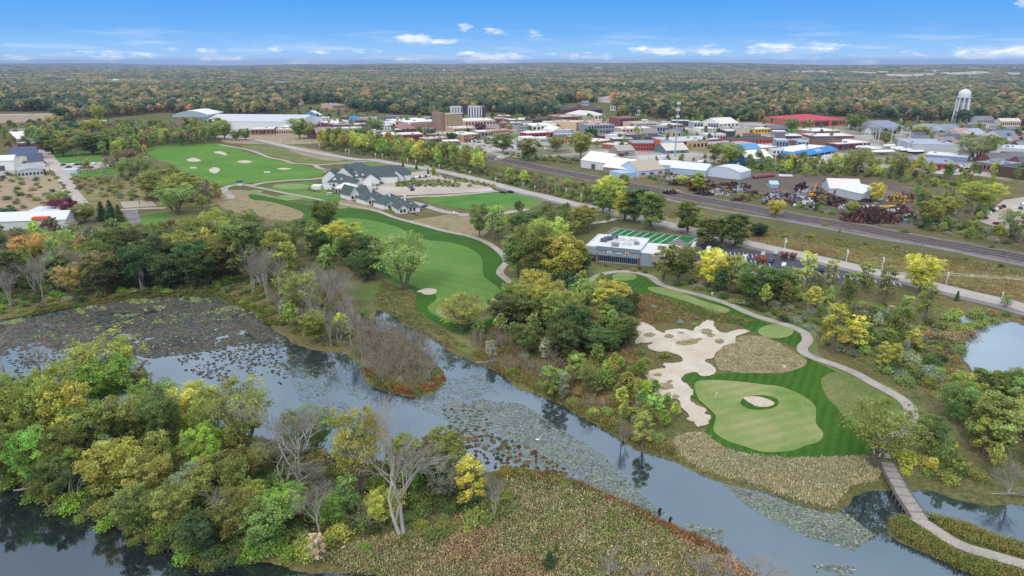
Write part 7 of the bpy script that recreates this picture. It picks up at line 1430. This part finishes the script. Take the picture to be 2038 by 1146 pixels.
for a in (('semi_trailer','trailer','white box trailer, left of three behind the white sheds',1271,322,1290,321,8,(232,232,230)),('semi_trailer','trailer','white box trailer, middle of three behind the white sheds',1291,321,1304,320,7,(228,228,226)),('semi_trailer','trailer','white box trailer beside the foot of the mast',1305,319,1327,318,6,(238,238,236)),
 ('shipping_container','container','dark red container behind the white steel shed',1219,313,1242,311,5,(130,44,58),False),('shipping_container','container','purple container left of the dark red one',1192,317,1218,314,4,(96,58,92),False),('shipping_container','container','yellow container lying among the scrap heaps',1759,417,1783,416,6,(214,170,52),False),('skip_bin','skip','light blue skip in front of the scrapyard shed, left of two',1687,389,1692,389,4,(60,150,190),False),('skip_bin','skip','light blue skip in front of the scrapyard shed, right of two',1694,389,1700,389,4,(64,140,200),False),
 ('storage_tank','tank','long reddish cylinder tank lying at the back of the scrapyard',1499,356,1541,351,7,(150,86,96),False,True),('storage_tank','tank','short white cylinder tank behind the long reddish one',1549,352,1577,353,5,(226,224,226),False,True),('container','container','white container at the edge of the scrap heaps',1752,426,1764,426,4,(220,222,222),False),
 ('shipping_container','container','pale blue container right of the long rusty heap',1803,444,1816,444,6,(150,186,200),False),('box_truck','truck','white box truck with a dark blue side in the store lot',1641,320,1655,319,8,(226,226,230)),('container','container','white hut by the fence right of the red pipes',1481,352,1492,352,5,(226,228,232),False),('container','container','small white hut among the yellow shrubs',1661,366,1669,366,6,(226,226,226),False)): box_unit(*a)
for k in range(2):
    x = 569 + 5.5 * k; p = P(x, 258); r = empty('silo', p); tag(r, 'white cylindrical silo beside the large pale warehouse, ' + ('left' if k == 0 else 'right') + ' of two', 'silo', 'white silos'); h = hgt(p, 17); m = MB(); m.tube([(0, 0, -.2), (0, 0, h)], 1.6, 14); m.build('shell', WHITE, r); m = MB(); m.tube([(0, 0, h), (0, 0, h + .9)], [1.65, .2], 14); m.build('cap', METAL, r)
# boats on the hard
def sailboat(x, y, Lm, mast_px, hull, lab, wrap=True):
    p = P(x, y); r = empty('sailboat', p, rnd.uniform(-.3, .3)); tag(r, lab, 'sailboat', 'boats laid up ashore'); m = MB(); st = [(-.5, .62, 1.6, 3.0), (-.25, .95, 1.0, 3.0), (.1, 1.0, .9, 3.05), (.35, .7, 1.1, 3.2), (.5, .06, 2.0, 3.4)]; B2 = Lm * .15
    rows = [[(t * Lm, -w_ * B2, zt), (t * Lm, -w_ * B2 * .7, (zb + zt) / 2), (t * Lm, 0, zb), (t * Lm, w_ * B2 * .7, (zb + zt) / 2), (t * Lm, w_ * B2, zt)] for t, w_, zb, zt in st]
    for a, b in zip(rows, rows[1:]):
        for i in range(4): m.poly([a[i], b[i], b[i + 1], a[i + 1]])
    m.poly(rows[0]); m.build('hull', paint(*hull), r); t = MB(); pk = 1.6 if wrap else .5
    for a, b in zip(rows, rows[1:]):
        ta, tb = (a[0][0], 0, a[0][2] + pk * (1 if a[0][0] > -Lm * .4 else .6)), (b[0][0], 0, b[0][2] + pk * (1 if b[0][0] < Lm * .4 else .2)); t.poly([a[0], b[0], tb, ta]); t.poly([b[4], a[4], ta, tb])
    t.poly([rows[0][0], (rows[0][0][0], 0, rows[0][0][2] + pk * .6), rows[0][4]]); t.build('cover' if wrap else 'deck', WHITE, r); k = MB(); k.box(-Lm * .12, Lm * .1, -.12, .12, .1, 1.2, bottom=True); k.build('keel', METAL, r); c = MB()
    for a in (-.3, .25):
        for s in (-1, 1): c.tube([(a * Lm, s * B2 * 1.1, -.1), (a * Lm, s * B2 * .6, 1.7)], .08, 4)
    c.build('cradle', METAL, r)
    if mast_px: h = hgt(p, y - mast_px); m = MB(); m.tube([(Lm * .08, 0, 2.8), (Lm * .08, 0, h)], [.42, .3], 6); m.build('mast', paint(206, 214, 220, .4), r); m = MB(); m.tube([(-Lm * .35, 0, 4.6), (Lm * .08, 0, 4.6)], .12, 6); m.build('boom', METAL, r)
for a in ((1714,299,11,267,(226,226,226),'white-wrapped sailboat with a mast at the left end of the row of boats'),(1722,299,10,266,(220,222,224),'white-wrapped sailboat with a mast, second from the left'),(1736,300,11,266,(226,226,224),'white-wrapped sailboat third from the left'),(1743,302,11,258,(224,224,226),'white-wrapped sailboat fourth from the left'),(1757,308,22,None,(228,228,226),'largest white shrink-wrapped boat with no mast'),(1769,296,13,247,(226,226,226),'white sailboat with the tallest mast of the row'),(1784,301,12,259,(222,224,226),'white sailboat with a tall mast right of the tallest'),(1803,305,12,263,(70,110,110),'green-hulled sailboat with a tall mast'),(1822,308,14,288,(48,56,66),'dark-hulled sailboat with a short mast at the right end'),(1791,303,9,None,(210,214,220),'pale motorboat under a cover in the middle of the row'),(1493,326,8,None,(232,232,232),'small white boat on the ground beside the blue metal building'),(1396,329,7,None,(234,234,236),'small white boat by the scrapyard fence')): sailboat(*a)

# ------------------------------------------------------------------ scrap heaps
def heap(x, y, wpx, hpx, cols, lab, n=420, dm=None, sz=1.0):
    p = P(x, y); q = mpp(p); W2 = wpx * q / 2; h = hgt(p, hpx); D2 = dm or W2 * .6; r = link('scrap_heap', None, None) if False else None; V, Fq, C, k = [], [], [], 0
    for i in range(n):
        u, v = rnd.uniform(-1, 1), rnd.uniform(-1, 1); e = math.hypot(u, v)
        if e > 1: continue
        z = h * (1 - e ** 1.6) * (.75 + .25 * math.sin(u * 7 + v * 4)); s = rnd.uniform(.3, 1.1) * sz; ax = [Vector((rnd.gauss(0, 1), rnd.gauss(0, 1), rnd.gauss(0, .6))).normalized() for _ in range(2)]; a = ax[0] * s * rnd.uniform(.6, 2.0); b = ax[1].cross(ax[0]).normalized() * s * rnd.uniform(.2, .8); c = a.cross(b).normalized() * s * rnd.uniform(.1, .4); o = Vector((u * W2, v * D2 + D2, z)); col = S(*rnd.choice(cols)); f = rnd.uniform(.7, 1.2); col = (col[0] * f, col[1] * f, col[2] * f, 1)
        cs = [o - a - b - c, o + a - b - c, o + a + b - c, o - a + b - c, o - a - b + c, o + a - b + c, o + a + b + c, o - a + b + c]; V += [tuple(t) for t in cs]; C += [col] * 8; Fq += [[k + j for j in f_] for f_ in ((0, 1, 5, 4), (1, 2, 6, 5), (2, 3, 7, 6), (3, 0, 4, 7), (4, 5, 6, 7))]; k += 8
    m = 14; ring = [(W2 * 1.02 * math.cos(2 * math.pi * j / m) * t, D2 + D2 * 1.02 * math.sin(2 * math.pi * j / m) * t, h * (1 - t ** 1.6) * .85 - .1) for t in (1, .66, .33) for j in range(m)] + [(0, D2, h * .9)]; V += ring; C += [S(*[int(v_ * .7) for v_ in cols[0]])] * len(ring); T3 = []
    for rr in range(2): Fq += [[k + rr * m + j, k + rr * m + (j + 1) % m, k + (rr + 1) * m + (j + 1) % m, k + (rr + 1) * m + j] for j in range(m)]
    T3 = [[k + 2 * m + j, k + 2 * m + (j + 1) % m, k + 3 * m] for j in range(m)]
    me = mk_mesh('scrap_heap', V, [Fq, T3], COLM, attrs={'col': ('FLOAT_COLOR', C)}); o = link('scrap_heap', me, None, p); tag(o, lab, 'scrap heap', 'heaps in the scrapyard')
MIX = [(196,200,206),(150,160,176),(170,90,84),(90,110,140),(120,116,116),(210,206,200)]; RUST = [(84,58,54),(104,70,62),(70,52,52),(120,84,70),(96,88,90)]; YEL = [(206,160,56),(180,120,50),(92,70,54),(60,120,180),(216,180,90)]; REDS = [(150,66,58),(130,60,54),(110,56,52)]; WHM = [(226,226,224),(180,182,186),(90,86,86),(110,80,70),(206,200,190)]; DK = [(60,50,54),(80,64,60),(100,90,90)]
for a in ((1548,403,46,20,MIX,'tall scrap heap of mixed white, red and blue metal',520),(1592,398,36,16,MIX,'silvery scrap heap right of the tallest mixed one',420),(1598,379,26,15,RUST,'dark rust-brown conical heap behind the silvery one',300),(1609,413,46,14,WHM,'heap of white appliances and dark metal nearest the tracks',420),(1664,410,40,14,DK,'dark scrap heap in the middle of the yard',320),(1752,446,124,26,RUST,'long dark rusty heap stretching along the railway',1300,9),(1800,404,52,18,YEL,'yellow and brown heap with blue bins beside the long white shed',460),(1745,420,40,12,WHM,'pale scrap heap between the shed and the long rusty heap',380),(1392,374,46,14,REDS,'brick-red heap behind the yellow trees',420),(1340,362,40,9,WHM,'low heap of white and grey scrap right of the tan-roofed shed',300),(1462,380,30,16,RUST,'rusty heap with slanting girders below the long pale shed',300),(1475,384,30,18,MIX,'heap of pale boards and metal at the end of the long sheds',300),(1420,372,30,6,WHM,'flat scatter of pale scrap in the dirt yard',160),(1500,392,34,10,RUST,'reddish heap at the left edge of the mixed heaps',260),(1368,366,60,6,DK,'low dark scrap row in front of the long sheds',300),(1790,432,30,7,DK,'dark pile at the right end of the long rusty heap',160),(1880,412,22,8,WHM,'small pale heap beside the yellow-green tree',120),(1900,424,20,8,WHM,'small grey heap below the gravel car park',120)): heap(*a)
for i in range(60):
    x, y = rnd.uniform(1320, 1850), 0; y = 356 + (x - 1330) * .105 + rnd.uniform(-2, 30); k_ = rnd.choice([(RUST, 'rust-brown'), (RUST, 'rust-brown'), (RUST, 'rust-brown'), (DK, 'dark'), (WHM, 'pale'), (MIX, 'grey')]); wp_ = rnd.uniform(16, 42)
    if any(abs(x - c[0]) < 26 and abs(y - c[1]) < 14 for c in ((1680, 384), (1755, 396), (1541, 374))): continue
    heap(x, y, wp_, rnd.uniform(3, 7), k_[0], None, 110); o_ = COL.objects[-1]; del o_['group']; later(o_, 'low ' + k_[1] + ' scrap heap', x, y, 'scrap heap', 'heaps in the scrapyard')
def excavator():
    r = empty('excavator', P(1617, 392), .6); tag(r, 'yellow excavator with its boom raised among the scrap heaps', 'excavator'); ye = paint(214, 158, 44, .5); part(r, 'track', paint(50, 48, 48), (-2.2, 2.2, -1.5, -.8, 0, .9)); part(r, 'track', paint(50, 48, 48), (-2.2, 2.2, .8, 1.5, 0, .9)); part(r, 'body', ye, (-2.4, 1.2, -1.4, 1.4, 1.0, 2.3)); part(r, 'cab', GLASS, (.1, 1.5, -1.35, -.1, 2.32, 3.6)); m = MB(); m.tube([(1.0, .4, 2.2), (2.4, .4, 6.2), (3.0, .4, 8.8)], [.45, .4, .3], 4); m.build('boom', ye, r); m = MB(); m.tube([(3.0, .4, 8.8), (4.4, .4, 6.0)], [.3, .22], 4); m.build('arm', ye, r); part(r, 'bucket', paint(70, 66, 64), (4.0, 5.0, -.1, .9, 4.9, 5.9))
excavator()
# ------------------------------------------------------------------ fallen timber, stumps, small things
def fallen(x, y, Lm, rz, tilt, lab, z=None):
    tr, cr, w0 = PROTO['b'][rnd.randrange(3)]; p = P(x, y, -.3); r = empty('fallen_tree', (p.x, p.y, (-.35 if z is None else z)), rz, (Lm / 13, Lm / 13, Lm / 10)); r.rotation_euler = (R(tilt), 0, rz); tag(r, lab, 'fallen tree', 'fallen dead trees at the waterline'); link('trunk', tr, r); link('branches', cr, r)
fallen(70, 968, 13, R(115), 84, 'bleached fallen tree reaching into the dark water at lower left'); fallen(30, 975, 9, R(100), 86, 'smaller bleached limb lying in the water at the left edge'); fallen(100, 1005, 8, R(150), 80, 'pale fallen trunk on the bank beside the dark water'); fallen(1968, 985, 11, R(80), 82, 'fallen dead tree with pale forked limbs on the bank beyond the bridge'); fallen(622, 690, 9, R(140), 84, 'pale fallen branch at the pond edge below the bare trees'); fallen(680, 705, 8, R(130), 86, 'fallen log at the tip of the bare-tree bank'); fallen(740, 735, 9, R(105), 87, 'dead limb stretching from the brushy spit into the river'); fallen(885, 762, 8, R(-110), 85, 'dead limb at the right side of the brushy spit'); fallen(575, 1124, 7, R(160), 78, 'bare log on the lower left shore'); fallen(950, 720, 8, R(60), 80, 'tangle of dead limbs where the channel meets the river')
fallen(200, 985, 8, R(40), 50, 'grey leaning snag in the bushes above the dark water'); fallen(545, 985, 13, R(105), 72, 'grey dead tree leaning left out of the near wood'); fallen(565, 738, 5, R(70), 87, 'dark forked branch floating in the pond')
for (x, y, lab) in ((1311, 1020, 'dark stump standing in the river near the marsh edge, upper of two'), (1332, 1038, 'dark stump standing in the river near the marsh edge, lower of two')):
    o = MB(); o.tube([(0, 0, -1), (.1, 0, .5), (.3, .1, 1.0)], [.3, .26, .14], 7); o.tube([(.1, 0, .3), (.7, .2, .6)], [.12, .06], 5); q = link('stump', o.mesh('stump', plain('wet_wood', S(44, 38, 36), .8)), None, P(x, y, WZ)); tag(q, lab, 'stump')
def bird():
    m = MB(); m.tube([(-.55, 0, .22), (-.4, 0, .2), (0, 0, .18), (.35, 0, .2), (.5, 0, .42), (.52, 0, .8), (.66, 0, .92), (.8, 0, .88)], [.03, .16, .26, .2, .08, .06, .085, .02], 10); o = link('white_bird', m.mesh('white_bird', WHITE, True), None, P(1070, 876, WZ)); tag(o, 'white waterbird floating on the river among the pale lily pads', 'bird')
bird()
def kiosk():
    r = empty('tee_kiosk', P(478, 369)); tag(r, 'tiny white kiosk with a dark blue roof at the end of the driving range', 'kiosk'); part(r, 'wall', WHITE, (-1.6, 1.6, -1.2, 1.2, -.1, 2.2)); m = MB(); 
    for s in (-1, 1): m.poly([(-2, s * 1.6, 2.1), (2, s * 1.6, 2.1), (2, 0, 3.4), (-2, 0, 3.4)])
    m.build('roof', paint(60, 70, 110), r)
kiosk()
for i, (x, y, lab) in enumerate(((1560, 737, 'small white marker post on the edge of the dry mound'), (1417, 589, 'small white marker post beside the cart path bend'), (532, 345, 'white target board lying on the driving range'), (385, 336, 'small white yardage board at the left of the driving range'))):
    r = empty('marker_post', P(x, y)); tag(r, lab, 'marker'); m = MB(); m.tube([(0, 0, -.2), (0, 0, .9)], .12, 6); m.build('post', WHITE, r); part(r, 'board', WHITE, (-.4, .4, -.06, .06, .9, 1.5) if i < 2 else (-2.5, 2.5, -.1, .1, .4, 1.6))
# steam and smoke far off
def plume(x, y, hp, wp, dens, col, lab, name='smoke_plume'):
    p = P(x, y); h = hgt(p, hp); w_ = wp * mpp(p); m = bpy.data.materials.new(name); m.use_nodes = True; t = m.node_tree; t.nodes.clear(); v = N(t, 'ShaderNodeVolumePrincipled', inp={'Color': col, 'Density': dens}); o_ = N(t, 'ShaderNodeOutputMaterial'); t.links.new(v.outputs[0], o_.inputs['Volume']); pts, rad = [], []
    for k in range(9): s = k / 8; pts.append((w_ * .5 * math.sin(s * 3) * s, 0, h * s + 4)); rad.append(w_ * (.12 + .42 * math.sin(math.pi * (.12 + .85 * s)) * (1 + .25 * math.sin(k * 2.3))))
    b = MB(); b.tube(pts, rad, 12); b.poly([b.v[j] for j in range(11, -1, -1)]); o = link(name, b.mesh(name, m, True), None, p); tag(o, lab, 'smoke', None, 'stuff')
plume(1708, 149, 18, 6, .05, S(240, 236, 226), 'white steam plume rising from the far stores', 'steam_plume'); plume(1111, 145, 16, 10, .002, S(180, 200, 226), 'thin blue smoke drifting above the far woods'); plume(1290, 168, 16, 12, .003, S(180, 204, 232), 'blue smoke wisp above the pale roofs in the woods'); plume(2030, 152, 18, 14, .002, S(180, 200, 226), 'faint smoke at the right end of the far stores')

# tiny cars about the town: one mesh each
def far_cars():
    b = MB(); b.box(-2.2, 2.2, -.9, .9, .3, .95, 0, bottom=True); g = [(-1.3, .96), (-.8, 1.45), (.7, 1.45), (1.3, .96)]
    b.poly([(x, -.8, z) for x, z in g], 1); b.poly([(x, .8, z) for x, z in g][::-1], 1)
    for (x0, z0), (x1, z1) in zip(g, g[1:]): b.poly([(x0, -.8, z0), (x1, -.8, z1), (x1, .8, z1), (x0, .8, z0)], 0 if z0 == z1 else 1)
    for x in (-1.4, 1.4):
        for s in (-1, 1): b.tube([(x, s * .7, .32), (x, s * .95, .32)], .32, 8, 2)
    me = b.mesh('parked_car', [CARP, GLASS, paint(34, 34, 36)]); zones = ('560,246 700,240 870,242 1000,242 1240,246 1500,262 1500,275 1200,288 900,286 700,274', 60), ('1560,300 1700,300 1720,330 1560,328', 22), ('1800,326 1980,336 1980,352 1850,345', 14), ('1944,440 1998,398 2038,392 2060,440 2000,456', 8), ('930,280 1050,290 1056,306 960,300', 16)
    for z, n in zones:
        g = pp(z); k = t = 0
        while k < n and t < 3000:
            t += 1; x, y = rnd.uniform(min(p[0] for p in g), max(p[0] for p in g)), rnd.uniform(min(p[1] for p in g), max(p[1] for p in g)); p = P(x, y)
            if not inpoly(x, y, g) or any((p.x - a) ** 2 + (p.y - b_) ** 2 < (c * .9) ** 2 for a, b_, c in FOOT): continue
            k += 1; o = link('parked_car', me, None, (p.x, p.y, .12)); o.rotation_euler = (0, 0, rnd.choice([.3, .3, 1.87])); c = rnd.choice(['white', 'white', 'black', 'silver', 'grey', 'dark blue', 'red', 'maroon']); o.color = S(*CC[c]); later(o, c + ' car parked', x, y, 'car', 'cars parked about the town')
far_cars()
far_woods(); rest_bushes(); finish_labels()
# ------------------------------------------------------------------ the air
def haze():
    m = bpy.data.materials.new('haze_air'); m.use_nodes = True; t = m.node_tree; t.nodes.clear()
    v = N(t, 'ShaderNodeVolumePrincipled', inp={'Color': S(184, 206, 248), 'Density': 0.00006}); v.inputs['Anisotropy'].default_value = 0.0
    o = N(t, 'ShaderNodeOutputMaterial'); t.links.new(v.outputs[0], o.inputs['Volume'])
    b = MB(); b.box(-17000, 17000, -800, 21000, -4, 135, bottom=True); q = link('haze', b.mesh('haze', m)); tag(q, 'thin blue autumn haze over the whole landscape', 'haze', None, 'stuff')
haze()
